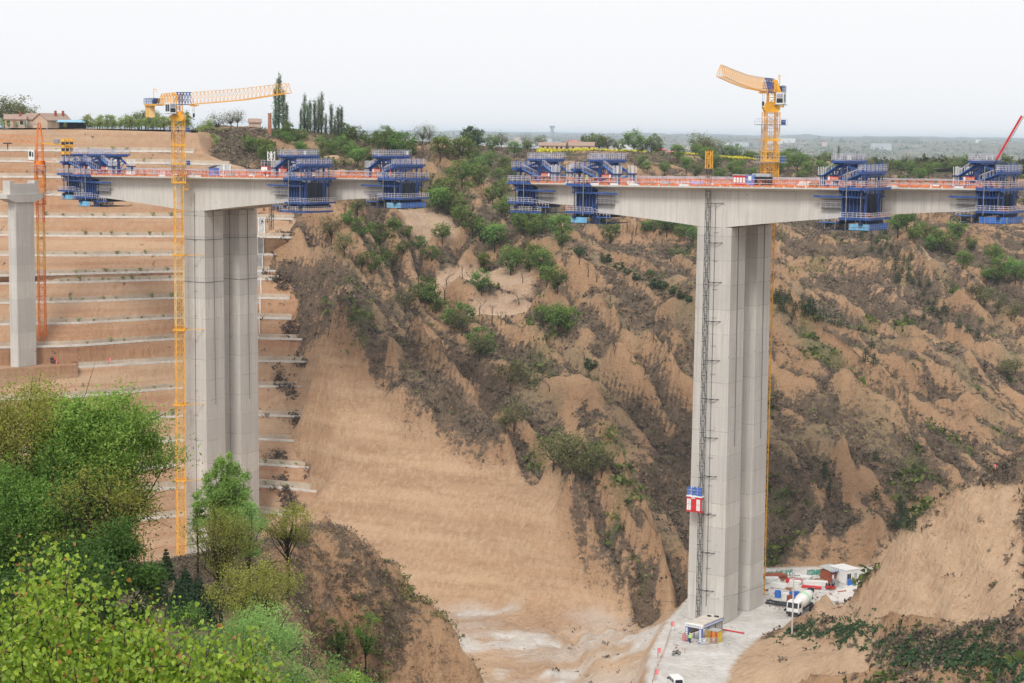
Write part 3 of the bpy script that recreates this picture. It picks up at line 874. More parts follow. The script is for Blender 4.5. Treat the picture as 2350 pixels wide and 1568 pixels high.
    for (p, q) in ((V(-.6, -3.5, 4.3), V(-4.0, -3.5, 2.1)), (V(-.2, -3.45, 1.3), V(3.4, -3.45, 2.7))):
        p, q = Vector(p), Vector(q)
        st_.bar(p, q, .55, .14, 0)
        for o in (-.28, .28):
            oo = Vector((0, o, 0))
            st_.bar(p + oo + Vector((0, 0, .95)), q + oo + Vector((0, 0, .95)), .055, mi=1)
            for i in range(7):
                w = p.lerp(q, i / 6) + oo
                st_.bar(w, w + Vector((0, 0, .95)), .045, mi=1)
    st_.build('stairs', [M_BLUE2, M_RAIL], root)
    # side forms on both webs with upright ribs, and the forms under the wings
    sl = slope_sof * sg
    for y, s_ in ((-3.28, -1), (3.28, 1)):
        f = MB()
        f.prism([(X(-.3), -D - .1), (X(4.1), -D - .1 + 4.1 * .05), (X(4.1), -.95), (X(-.3), -.95)], y - .06, y + .06, mi=1)
        for i in range(7):
            x = -.2 + .70 * i
            f.bar(V(x, y + s_ * .22, -.95), V(x, y + s_ * .22, -D), .16, .3, 0)
        for z in (-1.6, -2.5, -3.4):
            if -z < D - .3:
                f.bar(V(-.3, y + s_ * .14, z), V(4.1, y + s_ * .14, z), .14, .14, 1)
        f.build('side_form', [M_BLUE, M_DKBLUE], root)
        w = MB()
        w.add([V(-.3, s_ * 3.2, -.98), V(4.2, s_ * 3.2, -.98), V(4.2, s_ * 5.5, -.40), V(-.3, s_ * 5.5, -.40), V(-.3, s_ * 3.2, -1.05), V(4.2, s_ * 3.2, -1.05), V(4.2, s_ * 5.5, -.46), V(-.3, s_ * 5.5, -.46)],
              [(0, 1, 2, 3), (4, 5, 6, 7), (0, 1, 5, 4), (1, 2, 6, 5), (2, 3, 7, 6), (3, 0, 4, 7)], 1)
        for i in range(8):
            x = -.1 + .58 * i
            w.bar(V(x, s_ * 5.4, -.5), V(x, s_ * 3.5, -1.45), .10, .10, 0); w.bar(V(x, s_ * 5.4, -.5), V(x, s_ * 5.2, -1.4), .10, .10, 0)
        w.bar(V(-5.2, s_ * 4.6, -1.55), V(4.4, s_ * 4.6, -1.55), .22, .34, 0)
        w.build('wing_form', [M_BLUE, M_DKBLUE], root)
    c = MB()                                                                                        # core form, coloured dark to paint in the shade inside the open end
    c.box(X(.2), -2.6, -D + .7, X(3.7), 2.6, -1.0, 0)
    for i in range(5):
        c.bar(V(3.75, -2.3 + 1.15 * i, -1.1), V(3.75, -2.3 + 1.15 * i, -D + .5), .12, mi=1)
    c.build('core_form', [M_DARK, M_DKBLUE], root)
    bt = MB()                                                                                       # bottom platform
    bt.box(X(-.6), -3.7, -D - .65, X(4.6), 3.7, -D - .25, 0)
    bt.box(X(3.5), -5.2, -D - 1.15, X(4.1), 5.2, -D - .65, 0); bt.box(X(-.7), -5.0, -D - 1.1, X(-.2), 5.0, -D - .6, 0)
    bot = bt.build('bottom_platform', [M_DKBLUE], root)
    zb = -D - .15
    q = MB()                                                                                        # walkway round it
    q.box(X(-.2), -5.1, zb - .12, X(5.6), -3.8, zb, 0); q.box(X(4.5), -3.8, zb - .12, X(5.6), 4.9, zb, 0)
    q.box(X(-.2), -5.14, zb - .05, X(5.6), -5.08, zb + .28, 3)
    q.box(X(5.58), -5.1, zb - .05, X(5.64), 4.9, zb + .28, 3)
    ra = [V(-.2, -5.1, zb), V(5.6, -5.1, zb), V(5.6, 4.9, zb)]
    railing(q, ra, 1.15, .75, .06, (.4, .75, 1.1), .07, 1, 1)
    q.box(X(-3.8), -4.6, zb - 3.8 * -0.0 - .75, X(-.2), -3.7, zb - .62, 0)
    railing(q, [V(-3.8, -4.6, zb - .65), V(-.2, -4.6, zb - .1)], 1.0, .7, .06, (.5, 1.1), .06, 1, 1)
    if netm is not None:
        netwall(q, [V(3.6, -5.0, zb + .1), V(5.5, -5.0, zb + .1), V(5.5, 4.8, zb + .1)], 1., 2)
    q.build('walkway', [M_BLUE2, rails, netm or M_WNET, M_BLUE], bot)
    k_ = MB()                                                                                       # sheeting hung below
    y0 = -4.6
    z0, z1 = -D - 2.0, -D - .95
    def sheet(p, q_, mi, n):
        p, q_ = Vector(p), Vector(q_)
        e = (q_ - p)
        t = Vector((-e.y, e.x, 0)).normalized() * .03
        k_.add([p - t, q_ - t, q_ + t, p + t] + [v + Vector((0, 0, z1 - z0)) for v in (p - t, q_ - t, q_ + t, p + t)],
               [(3, 2, 1, 0), (4, 5, 6, 7), (0, 1, 5, 4), (1, 2, 6, 5), (2, 3, 7, 6), (3, 0, 4, 7)], mi)
        for i in range(n + 1):
            w = p.lerp(q_, i / n) - t * 3
            k_.bar(w, w + Vector((0, 0, z1 - z0 + .08)), .06, mi=2)
        k_.bar(p - t * 3 + Vector((0, 0, .5)), q_ - t * 3 + Vector((0, 0, .5)), .05, mi=2)
    if skirt == 0:
        sheet(V(1.6, y0, z0), V(5.2, y0, z0), 0, 4); sheet(V(5.25, y0 + .1, z0), V(5.25, 4.2, z0), 1, 8)
    elif skirt == 1:
        sheet(V(1.2, y0, z0), V(4.6, y0, z0), 0, 4); sheet(V(-1.6, y0, z0 - .1), V(-.2, y0, z0 - .1), 3, 2)
    elif skirt == 3:
        sheet(V(.4, y0, z0), V(5.2, y0, z0), 1, 5); sheet(V(5.25, y0 + .1, z0), V(5.25, 4.2, z0), 1, 8)
    if skirt in (2, 4):
        railing(k_, [V(-2, y0, z0 + .1), V(5.2, y0, z0 + .1), V(5.2, 4.4, z0 + .1)], 1.1, .7, .06, (.4, .75, 1.1), .07, 4, 4)
        k_.bar(V(-2, y0, z0 + .1), V(5.2, y0, z0 + .1), .1, .35, 5); k_.bar(V(5.2, y0, z0 + .1), V(5.2, 4.4, z0 + .1), .1, .35, 5)
    k_.box(X(-3.), -4.5, z0 - .1, X(5.2), 4.2, z0 - .02, 3)
    for i in range(5):
        k_.bar(V(-3. + i * 1.9, -4.4, z0), V(-3. + i * 1.9, -4.4, -D - .3), .07, mi=2)
    netwall(k_, [V(-5.2, -3.6, z0 + .1), V(1.2, -3.6, z0 + .1)], .95, 6)
    k_.build('sheeting', [M_SKY, M_SKY2, M_STEEL, M_DKBLUE, M_RAIL, M_BLUE, M_DNET], bot)
    s_ = MB()                                                                                       # light scaffold on the finished web behind the form
    for z in (-2.0, -2.9, -3.6):
        if -z < D - .4:
            s_.box(X(-4.1), -3.9, z - .06, X(-.4), -3.25, z, 1)
            railing(s_, [V(-4.1, -3.9, z), V(-.4, -3.9, z)], .62, .75, .045, (.55, 1.1), .05, 0, 0)
    s_.build('scaffold', [M_RAIL, M_DARK], root)
    e = MB()                                                                                        # deck level working edge beyond the tip
    z = .05
    e.box(X(-.1), -5.7, -.34, X(5.2), -5.2, -.06, 0); e.box(X(4.5), -5.2, -.34, X(5.2), 5.4, -.06, 0)
    pts = [V(-.1, -5.65, -.05), V(5.2, -5.65, -.05), V(5.2, 5.4, -.05)]
    e_m = [M_BLUE, M_RAIL, M_NET if netm is not None or rails is M_ORANGE else M_WNET, M_ORANGE if rails is M_ORANGE else M_BLUE]
    railing(e, pts, 1.35, 1.0, .06, (.5, .8, 1.1), .07, 1, 1)
    netwall(e, [V(-.1, -5.6, 0), V(5.15, -5.6, 0), V(5.15, 5.35, 0)], 1.25, 2)
    e.bar(pts[0], pts[1], .08, .4, 3); e.bar(pts[1], pts[2], .08, .4, 3)
    e.build('deck_edge', e_m, root)
    bn = MB()                                                                                       # red banner with a row of pale characters
    x0, x1 = (-3.2, -1.1)
    xa, xb = sorted((X(x0), X(x1)))
    bn.box(xa, -3.3, 1.25, xb, -3.24, 1.95, 0)
    ch = (xa + .55, xb - .08) if sg > 0 else (xa + .08, xb - .55)
    glyphs(bn, ch[0], ch[1], -3.305, 1.38, 1.80, 6, 5, 1)
    wx_ = (xa + .05, xa + .45) if sg > 0 else (xb - .45, xb - .05)
    bn.box(wx_[0], -3.33, 1.32, wx_[1], -3.303, 1.88, 2)
    bn.build('banner', [M_RED, mat('banner_letters', (.85, .62, .38), .6, .1), M_WHITE], root)
    return root

TIPS = [
 ('n1', -1, 0, tipL1, ZT1 + sl1 * (tipL1 - SC1), M_RAIL, None, 1, 'blue form traveller with two pale blue sheets, just left of the yellow left crane'),
 ('f1', -1, 11.5, ftL1, ZT1 + sl1 * (ftL1 - SC1), M_RAIL, None, 1, 'blue form traveller reaching furthest left, nearest the low pier with the hammerhead cap'),
 ('n1', 1, 0, tipR1, ZT1 + sl1 * (tipR1 - SC1), M_RAIL, None, 2, 'blue form traveller with railed bottom walkway and no sheeting, right of the yellow crane'),
 ('f1', 1, 11.5, ftR1, ZT1 + sl1 * (ftR1 - SC1), M_RAIL, None, 0, 'blue form traveller over the open gap, bright blue sheet box under it, facing right'),
 ('n2', -1, 0, tipL2, ZT2 + sl2 * (tipL2 - SC2), M_ORANGE, None, 1, 'blue form traveller with pale blue sheet left of the deck carrying the yellow lift mast'),
 ('f2', -1, 11.5, ftL2, ZT2 + sl2 * (ftL2 - SC2), M_RAIL, None, 2, 'blue form traveller with orange deck edge facing left across the open gap'),
 ('n2', 1, 0, tipR2, ZT2 + sl2 * (tipR2 - SC2), M_ORANGE, M_NET, 0, 'blue form traveller with orange walkway net, between right pier and right picture edge'),
 ('f2', 1, 11.5, ftR2, ZT2 + sl2 * (ftR2 - SC2), M_ORANGE, M_NET, 3, 'blue form traveller under the red pump boom at the right edge'),
]
for i, (k_, sg, n0, s_, z_, rl_, nt_, sk_, lb) in enumerate(TIPS):
    scx = SC1 if k_[1] == '1' else SC2
    traveller(lb, sg, n0, s_, z_, depth(s_ - scx), M_RAIL if rl_ is M_RAIL else M_RAIL, nt_ or (M_NET if rl_ is M_ORANGE else None), sk_, 10 + i, .05)
# ---------------------------------------------------------------- tower cranes and lifts
def lattice(mb, p, q, w, n, ch=.14, br=.07, mi=0, mib=None, up=None, cross=False):
    """square lattice boom from p to q, width w, n bays"""
    mib = mi if mib is None else mib
    p, q = Vector(p), Vector(q)
    d = (q - p).normalized()
    u = Vector(up) if up else (Vector((1, 0, 0)) if abs(d.z) > .9 else Vector((0, 0, 1)))
    a = d.cross(u).normalized(); b = a.cross(d).normalized()
    cs = [(a * i + b * j) * (w / 2) for i, j in ((-1, -1), (1, -1), (1, 1), (-1, 1))]
    for c in cs:
        mb.bar(p + c, q + c, ch, mi=mi)
    for i in range(n):
        s, e = p.lerp(q, i / n), p.lerp(q, (i + 1) / n)
        for k in range(4):
            c0, c1 = cs[k], cs[(k + 1) % 4]
            mb.bar(s + c0, s + c1, br, mi=mib)
            if (i + k) % 2 == 0:
                mb.bar(s + c0, e + c1, br, mi=mib)
            else:
                mb.bar(s + c1, e + c0, br, mi=mib)
            if cross:
                mb.bar(s + c1, e + c0, br, mi=mib)

def jib_seg(mb, pts, wid, hgts, n, ch=.13, br=.07, mi=0):
    """triangular jib: two bottom chords along pts, one top chord hgts above"""
    pts = [Vector(p) for p in pts]
    # resample
    L = [0]
    for a, b in zip(pts[:-1], pts[1:]):
        L.append(L[-1] + (b - a).length)
    def at(t):
        s = t * L[-1]
        for i in range(len(pts) - 1):
            if s <= L[i + 1] + 1e-6:
                f = (s - L[i]) / (L[i + 1] - L[i]); return pts[i].lerp(pts[i + 1], f), hgts[i] + (hgts[i + 1] - hgts[i]) * f
        return pts[-1], hgts[-1]
    d = (pts[-1] - pts[0]); d.z = 0; d.normalize()
    sd = Vector((d.y, -d.x, 0)) * (wid / 2)
    prev = None
    for i in range(n + 1):
        c, hh = at(i / n)
        l, r = c + sd, c - sd
        tm, hm = at(min(1, (i + .5) / n)); t = tm + Vector((0, 0, hm))
        mb.bar(l, r, br, mi=mi)
        if i < n:
            mb.bar(l, t, br, mi=mi); mb.bar(r, t, br, mi=mi)
        if prev:
            pl, pr_, pt = prev
            mb.bar(pl, l, ch, mi=mi); mb.bar(pr_, r, ch, mi=mi)
            mb.bar(pt, l, br, mi=mi); mb.bar(pt, r, br, mi=mi)
            mb.bar(pl, r, br, mi=mi)
            if i < n:
                mb.bar(pt, t, ch, mi=mi)
        prev = (l, r, t)

def ring_platform(mb, z, w0, w1, mi_deck, mi_rail):
    mb.box(-w1, -w1, z - .12, w1, -w0, z, mi_deck); mb.box(-w1, w0, z - .12, w1, w1, z, mi_deck)
    mb.box(-w1, -w0, z - .12, -w0, w0, z, mi_deck); mb.box(w0, -w0, z - .12, w1, w0, z, mi_deck)
    railing(mb, [(-w1, -w1, z), (w1, -w1, z), (w1, w1, z), (-w1, w1, z), (-w1, -w1, z)], 1.1, 1.3, .045, (.55, 1.1), .045, mi_rail, mi_rail)

def flat_top_crane(label, base, z_slew, rz, jib_pts, jib_h, jdir, cjib_len, w=1.75, pale=((.35, .62),), col=None, cab_side=1, hd=2.2):
    col = col or M_YEL
    root = thing('tower_crane', label, 'tower crane', base, 0)
    H = z_slew - base[2]
    ca = MB()
    def rot(mb):
        c_, s_ = math.cos(rz), math.sin(rz)
        mb.v = [(x * c_ - y * s_, x * s_ + y * c_, z) for x, y, z in mb.v]
    nb = int(H / 1.45)
    for i in range(0, nb, 4):
        f0, f1 = i / nb, min(nb, i + 4) / nb
        pl = any(a <= f0 < b for a, b in pale)
        lattice(ca, (0, 0, H * f0), (0, 0, H * f1), w, min(nb, i + 4) - i, .15, .06, 1 if pl else 0)
        if not pl:
            for x, y in ((-1, -1), (1, -1), (1, 1), (-1, 1)):
                ca.box(x * w / 2 - .12, y * w / 2 - .12, H * f1 - .2, x * w / 2 + .12, y * w / 2 + .12, H * f1 + .05, 0)
    # ladder inside
    ca.bar((.2, 0, 0), (.2, 0, H), .06); ca.bar((-.2, 0, 0), (-.2, 0, H), .06)
    rot(ca)
    ca.build('mast', [col, M_YELP], root)
    cf = MB()
    z0 = H - 14.5
    lattice(cf, (0, 0, z0), (0, 0, H - 1.2), w + .75, 7, .15, .08)
    for z in (z0, z0 + 4.0, z0 + 8.):
        cf.box(-w / 2 - .5, -w / 2 - .5, z - .2, w / 2 + .5, -w / 2 - .3, z + .2); cf.box(-w / 2 - .5, w / 2 + .3, z - .2, w / 2 + .5, w / 2 + .5, z + .2)
        cf.box(-w / 2 - .5, -w / 2 - .3, z - .2, -w / 2 - .3, w / 2 + .3, z + .2); cf.box(w / 2 + .3, -w / 2 - .3, z - .2, w / 2 + .5, w / 2 + .3, z + .2)
    cf.box(w / 2 + .3, -.8, z0 - 1.6, w / 2 + 1.1, .8, z0 - 1.3); railing(cf, [(w / 2 + .3, -.8, z0 - 1.3), (w / 2 + 1.1, -.8, z0 - 1.3), (w / 2 + 1.1, .8, z0 - 1.3)], 1.1, .8)
    rot(cf)
    cf.build('climbing_frame', [col], root)
    for z in (z0 + 3.8, H - 3.6):
        p = MB(); ring_platform(p, z, w / 2 + .45, w / 2 + 1.5, 0, 1)
        p.box(w / 2 + .6, -w / 2 - 1.2, z, w / 2 + 1.3, -w / 2 - .4, z + .9, 2)
        rot(p)
        p.build('platform', [M_STEEL, M_RAIL, M_BLUE], root)
    sl = MB()
    sl.prism([(-1.1, H - 1.3), (1.1, H - 1.3), (1.5, H - .8), (1.5, H - .2), (1.1, H), (-1.1, H), (-1.5, H - .2), (-1.5, H - .8)], -1.5, 1.5)
    n = 16
    ring = [(1.25 * math.cos(2 * math.pi * i / n), 1.25 * math.sin(2 * math.pi * i / n)) for i in range(n)]
    sl.prism(ring, H, H + .45, axis='z')
    sl.build('slewing_ring', [col], root)
    jd = Vector((jdir[0], jdir[1], 0)).normalized(); side = Vector((jd.y, -jd.x, 0))
    th = MB()
    lattice(th, (0, 0, H + .45), (0, 0, H + hd + 2.4), 1.45, 4, .2, .09, up=(jd.x, jd.y, 0))
    th.box(-.95, -.95, H + .45, .95, .95, H + .75)
    th.build('tower_head', [col], root)
    zj = H + hd
    rt = MB()                                                 # dark blue root section of the jib
    pj = [Vector(q) for q in jib_pts]
    o = Vector((0, 0, zj))
    b0 = o - jd * .9; b1 = o + jd * 6.5
    jib_seg(rt, [b0, b1], 1.5, [2.6, 2.5], 5, .14, .08)
    rt.bar(b0 + Vector((0, 0, 2.6)), b1 + Vector((0, 0, 2.5)), .2)
    rt.build('jib_root', [M_BLUE], root)
    j = MB()
    jib_seg(j, [b1] + pj, 1.35, [2.5] + jib_h, 24, .095, .05)
    for k in (0, 1):
        e = pj[-1] + side * (.67 if k else -.67)
        j.bar(e, pj[-1] + Vector((0, 0, jib_h[-1])), .08)
    j.build('jib', [col], root)
    c = MB()                                                  # counter jib
    c0 = o - jd * .9; c1 = o - jd * (cjib_len * .58); c2 = o - jd * cjib_len
    jib_seg(c, [c0, c1], 1.6, [2.6, 2.3], 6, .16, .09)
    for k in (-.75, .75):
        c.bar(c1 + side * k, c2 + side * k, .3)
    q1, q2 = c1 + side * .75, c2 + side * .75
    cj = c.build('counter_jib', [col], root)
    pf = MB()
    pts = [c1 + side * .9, c2 + side * .9, c2 - side * .9, c1 - side * .9]
    pf.add([p + Vector((0, 0, .17)) for p in pts] + [p + Vector((0, 0, .27)) for p in pts], [(3, 2, 1, 0), (4, 5, 6, 7), (0, 1, 5, 4), (1, 2, 6, 5), (2, 3, 7, 6), (3, 0, 4, 7)], 0)
    railing(pf, [p + Vector((0, 0, .27)) for p in pts], 1.2, .5, .06, (.4, .8, 1.1), .07, 1, 1)
    pf.build('walkway', [M_STEEL, M_BLUE], cj)
    wn = MB()
    m = c1.lerp(c2, .28)
    wn.tube([m + side * .6 + Vector((0, 0, .9)), m - side * .6 + Vector((0, 0, .9))], .55, 10)
    wn.bar(m - jd * 1.4 + Vector((0, 0, .75)), m - jd * .8 + Vector((0, 0, .75)), .8, .9)
    wn.build('winch', [M_DARK], cj)
    dv = MB()
    m = c1.lerp(c2, .5)
    dv.bar(m + Vector((0, 0, .2)), m + Vector((0, 0, 3.6)), .12); dv.bar(m + Vector((0, 0, 3.4)), m - jd * -1.4 + Vector((0, 0, 3.4)), .12); dv.bar(m + jd * 1.4 + Vector((0, 0, 3.4)), m + jd * 1.4 + Vector((0, 0, 2.6)), .08)
    dv.build('davit', [col], cj)
    for i in range(4):
        cw = MB()
        a = c2 + jd * (.5 + .55 * i)
        cw.bar(a + Vector((0, 0, .1)), a + Vector((0, 0, -2.7)), 1.35, .45, mi=0)
        cw.build('counterweight', [M_YELP if i % 2 else mat('counterweight_dark', (.62, .36, .07), .7, .1)], cj)
    cb = MB()
    s = side * cab_side
    cc = s * 1.9 + jd * .4
    def cabbox(mb, a0, a1, s0, s1, z0, z1, mi):
        vs = []
        for z in (z0, z1):
            for a, b in ((a0, s0), (a1, s0), (a1, s1), (a0, s1)):
                vs.append(cc + jd * a + s * b + Vector((0, 0, z)))
        mb.add(vs, [(3, 2, 1, 0), (4, 5, 6, 7), (0, 1, 5, 4), (1, 2, 6, 5), (2, 3, 7, 6), (3, 0, 4, 7)], mi)
    cabbox(cb, -1.1, 1.1, -.75, .75, H + .3, H + 2.5, 0)
    cabbox(cb, -1.5, 1.5, -1.0, 1.0, H + .12, H + .25, 1)
    cab = cb.build('cab', [M_WHITE, M_STEEL], root)
    for (a0, a1, s0, s1, z0, z1) in ((1.1, 1.13, -.6, .6, H + .55, H + 1.4), (1.1, 1.13, -.6, .6, H + 1.5, H + 2.3), (-.9, -.05, .75, .78, H + .7, H + 2.2), (.1, .95, .75, .78, H + .7, H + 2.2), (-.9, .9, -.78, -.75, H + .8, H + 2.2)):
        g = MB(); cabbox(g, a0, a1, s0, s1, z0, z1, 0); g.build('window', [M_GLASS if z0 < H + 1.2 else mat('grey_blind', (.35, .36, .4), .5)], cab)
    tr = MB()
    t0 = b1 + jd * 1.2
    for k in (-.6, .6):
        tr.bar(t0 - jd * 1.0 + side * k - Vector((0, 0, .2)), t0 + jd * 1.0 + side * k - Vector((0, 0, .2)), .2)
    tr.bar(t0 - Vector((0, 0, .3)) - side * .7, t0 - Vector((0, 0, .3)) + side * .7, .25)
    tro = tr.build('trolley', [col], root)
    hk = MB()
    hk.bar(t0 - Vector((.15, 0, .3)), t0 - Vector((.15, 0, 2.0)), .04); hk.bar(t0 - Vector((-.15, 0, .3)), t0 - Vector((-.15, 0, 2.0)), .04)
    hk.bar(t0 - Vector((0, 0, 1.9)), t0 - Vector((0, 0, 2.7)), .4, .3); hk.tube([t0 - Vector((0, 0, 2.7)), t0 - Vector((.2, 0, 3.0)), t0 - Vector((0, 0, 3.3)), t0 - Vector((-.2, 0, 3.1))], .08, 5)
    hk.build('hook', [M_DARK], tro)
    return root

# yellow crane beside the left pier
cb_ = P(413.5, 1292, 402.); ct_ = P(411, 264, 402.)
cx_ = (P(412, 700, 402.))[0]
CR1 = np.array([cx_, 402., cb_[2]])
def plan_Y(x, B, Tp):
    lo, hi = 0., 1.
    for _ in range(40):
        m_ = (lo + hi) / 2; q = B + (Tp - B) * m_
        if (proj(q)[0] - x) * (proj(Tp)[0] - proj(B)[0]) > 0: hi = m_
        else: lo = m_
    return (B + (Tp - B) * lo)[1]
tipj = P(662, 213.7, 362.); midj = P(560, 229.5, plan_Y(560, np.array([CR1[0], CR1[1], 6.]), tipj)); tipj = tipj - CR1; midj = midj - CR1
cr = flat_top_crane('yellow flat top tower crane with long lattice jib, standing in front of the left pier', CR1, ct_[2], .35,
    [tuple(midj), tuple(tipj)], [2.3, 1.9], (tipj[0], tipj[1]), 15.5, pale=((.52, .70), (.82, .86)), cab_side=1)
for y in (603 - 20, 753, 923, 1095):
    tie = MB()
    s0, z0 = on_plane(428, y, -.1); q = W(s0, 0, z0) - CR1
    tie.bar((0.4, .6, q[2]), (q[0], q[1], q[2]), .16); tie.bar((1.0, -.6, q[2]), (q[0] + 4.5, q[1] - 2.6, q[2]), .12)
    for a, b in (((-1.2, -1.2), (1.2, -1.2)), ((1.2, -1.2), (1.2, 1.2)), ((1.2, 1.2), (-1.2, 1.2)), ((-1.2, 1.2), (-1.2, -1.2))):
        tie.bar((a[0], a[1], q[2]), (b[0], b[1], q[2]), .28)
    tie.build('wall_tie', [M_YEL], cr)

# yellow crane behind the right pier
cx_ = P(1765.3, 420, 359.)[0]
CR3 = np.array([cx_, 359., PAD_Z])
ct_ = P(1770, 243, 359.)
tipj = P(1653, 175.5, 318.); B3 = np.array([CR3[0], CR3[1], 9.])
midj = P(1715.5, 202, plan_Y(1715.5, B3, tipj)) - CR3; mid2 = P(1685, 190.5, plan_Y(1685, B3, tipj)) - CR3; tipj = tipj - CR3
cr3 = flat_top_crane('yellow flat top tower crane rising behind the right deck, jib curving up towards the viewer', CR3, ct_[2], .15,
    [tuple(midj), tuple(mid2), tuple(tipj)], [2.3, 2.2, 2.0], (tipj[0], tipj[1]), 9.5, hd=2.55, w=2.0, pale=((.78, .84),), cab_side=-1)

# orange hammerhead crane beside the low pier
cx_ = P(95, 600, 442.)[0]
cb_ = P(98, 836, 442.); ct_ = P(94, 372, 442.)
CR2 = np.array([cx_, 442., cb_[2]])
H2 = ct_[2] - cb_[2]
root = thing('tower_crane', 'orange hammerhead tower crane with striped counterweights, beside the low pier on the terraces', 'tower crane', CR2)
m = MB()
nb = int(H2 / 1.4)
for i in range(0, nb, 4):
    f0, f1 = i / nb, min(nb, i + 4) / nb
    lattice(m, (0, 0, H2 * f0), (0, 0, H2 * f1), 1.5, min(nb, i + 4) - i, .17, .08, 1 if (.45 < f0 < .62 or .78 < f0 < .86) else 0)
m.build('mast', [M_ORC, M_YEL], root)
m = MB(); lattice(m, (0, 0, H2 - 10), (0, 0, H2 - .6), 2.1, 6, .15, .08)
for z in (H2 - 10, H2 - 5.6):
    m.box(-1.15, -1.15, z - .15, 1.15, -1.0, z + .15); m.box(1.0, -1.0, z - .15, 1.15, 1.15, z + .15); m.box(-1.15, -1.0, z - .15, -1.0, 1.15, z + .15)
m.build('climbing_frame', [M_ORC], root)
m = MB(); ring_platform(m, H2 - 7.4, 1.2, 2.1, 0, 1); m.build('platform', [M_STEEL, M_RAIL], root)
m = MB(); ring_platform(m, H2 - 1.9, 1.2, 1.9, 0, 1); m.build('platform', [M_STEEL, M_RAIL], root)
m = MB(); m.prism([(1.3 * math.cos(i * math.pi / 8), 1.3 * math.sin(i * math.pi / 8)) for i in range(16)], H2 - .7, H2 + .2, axis='z'); m.box(-3, -1.2, H2 + .2, 3.5, 1.2, H2 + .32); m.build('slewing_ring', [M_ORC], root)
tt = P(90, 283, 442.) - CR2
m = MB(); lattice(m, (0, 0, H2 + .3), (0, 0, H2 + 4.6), 1.4, 3, .18, .09)
for x, y in ((-.7, -.7), (.7, -.7), (.7, .7), (-.7, .7)):
    m.bar((x, y, H2 + 4.6), (x * .3, y * .3, tt[2]), .16)
for i in range(6):
    z = H2 + 5.2 + i * 1.0; q = .62 - .07 * i
    m.bar((-q, -q, z), (q, -q, z), .08); m.bar((q, -q, z), (-q, -q, z + 1), .08); m.bar((q, -q, z), (q, q, z), .08); m.bar((-q, q, z), (-q, -q, z), .08)
m.build('tower_head', [M_ORC], root)
zj = H2 + 4.5
m = MB(); jib_seg(m, [(-.8, -.1, zj), (-48, -6, zj + 2.0)], 1.2, [1.5, 1.2], 30, .10, .05); m.build('jib', [M_ORC], root)
m = MB()
for y in (-.6, .6):
    m.bar((.7, y, zj - .1), (7.8, y + .8, zj - .45), .3)
m.bar((.7, -.6, zj - .1), (7.8, 1.4, zj - .45), .12)
cj = m.build('counter_jib', [M_YEL], root)
for k, dy in enumerate((-.5, .5, 1.5)):
    m = MB()
    for i in range(6):
        m.box(5.4 + .75 * k, dy - .3, zj - 3.4 + i * .75, 5.4 + .75 * k + .68, dy + .35, zj - 3.4 + (i + 1) * .75, i % 2)
    m.build('counterweight', [M_DARK, M_YEL], cj)
m = MB(); m.box(3.4, -.6, zj, 4.6, .7, zj + .9); m.build('winch', [M_STEEL], cj)
m = MB()
for y in (-.5, .5):
    m.bar((0, y * .3, tt[2] - .2), (7.2, y + .7, zj), .07); m.bar((0, y * .3, tt[2] - .2), (-16, y - 2, zj + 2.1), .07); m.bar((0, y * .3, tt[2] - .2), (-36, y - 4.4, zj + 2.8), .07)
m.build('tie_bar', [M_STEEL], root)
m = MB(); m.box(-2.3, -1.6, H2 + .5, -.9, -.1, H2 + 2.9); cab = m.build('cab', [M_WHITE], root)
for q in ((-2.1, -1.63, H2 + 1.3, -1.6, -1.6, H2 + 2.5), (-1.4, -1.63, H2 + 1.2, -1.1, -1.6, H2 + 2.3)):
    g = MB(); g.box(*q); g.build('window', [M_GLASS], cab)
m = MB(); m.box(-8.3, -1.4, zj - .3, -6.6, .2, zj - .02); m.bar((-7.4, -.6, zj - .3), (-7.4, -.6, zj - 1.6), .2); m.build('trolley', [M_DARK], root)
m = MB()
q = P(57, 693, 436.) - CR2
m.bar((0, 0, q[2] + 1), (q[0] + 2, q[1], q[2] + 1), .14)
m.build('wall_tie', [M_ORC], root)

# lift mast and cage on the near right pier
s0, zt = on_plane(1629.5, 346, -1.0)
LM = W(s0 - .1, -1.1, PAD_Z)
root = thing('construction_lift', 'rack lift mast up the right pier, yellow cage on top, red cage low down', 'construction lift', LM, BRZ)
m = MB(); lattice(m, (0, 0, 0), (0, 0, zt - PAD_Z - 3.2), .72, 40, .06, .04, 0)
for i in range(40):
    z = (zt - PAD_Z - 3.2) * i / 40
    m.box(-.42, -.42, z - .05, .42, -.34, z + .05, 0)
m.build('mast', [M_DARK], root)
m = MB(); lattice(m, (0, 0, zt - PAD_Z - 3.2), (0, 0, zt - PAD_Z), .95, 3, .12, .07, cross=True)
m.build('top_cage', [M_YEL], root)
for i in range(11):
    m = MB(); z = 6 + i * 7.2; m.bar((0, .3, z), (1.5, 1.1, z), .08); m.bar((0, .3, z), (.3, 1.1, z), .08); m.bar((1.0, .2, z), (2.6, 1.05, z + .05), .10)
    m.build('wall_tie', [M_DARK], root)
zc = hit(1605, 1172, LM, DN)[2] - PAD_Z
m = MB(); m.box(-2.3, -1.35, zc, .75, -.45, zc + 2.7, 0); m.box(-2.4, -1.5, zc - .1, .85, -.40, zc, 0); m.box(-2.35, -1.4, zc + 2.7, .8, -.4, zc + 2.95, 1)
cage = m.build('lift_cage', [M_RED, M_WHITE], root)
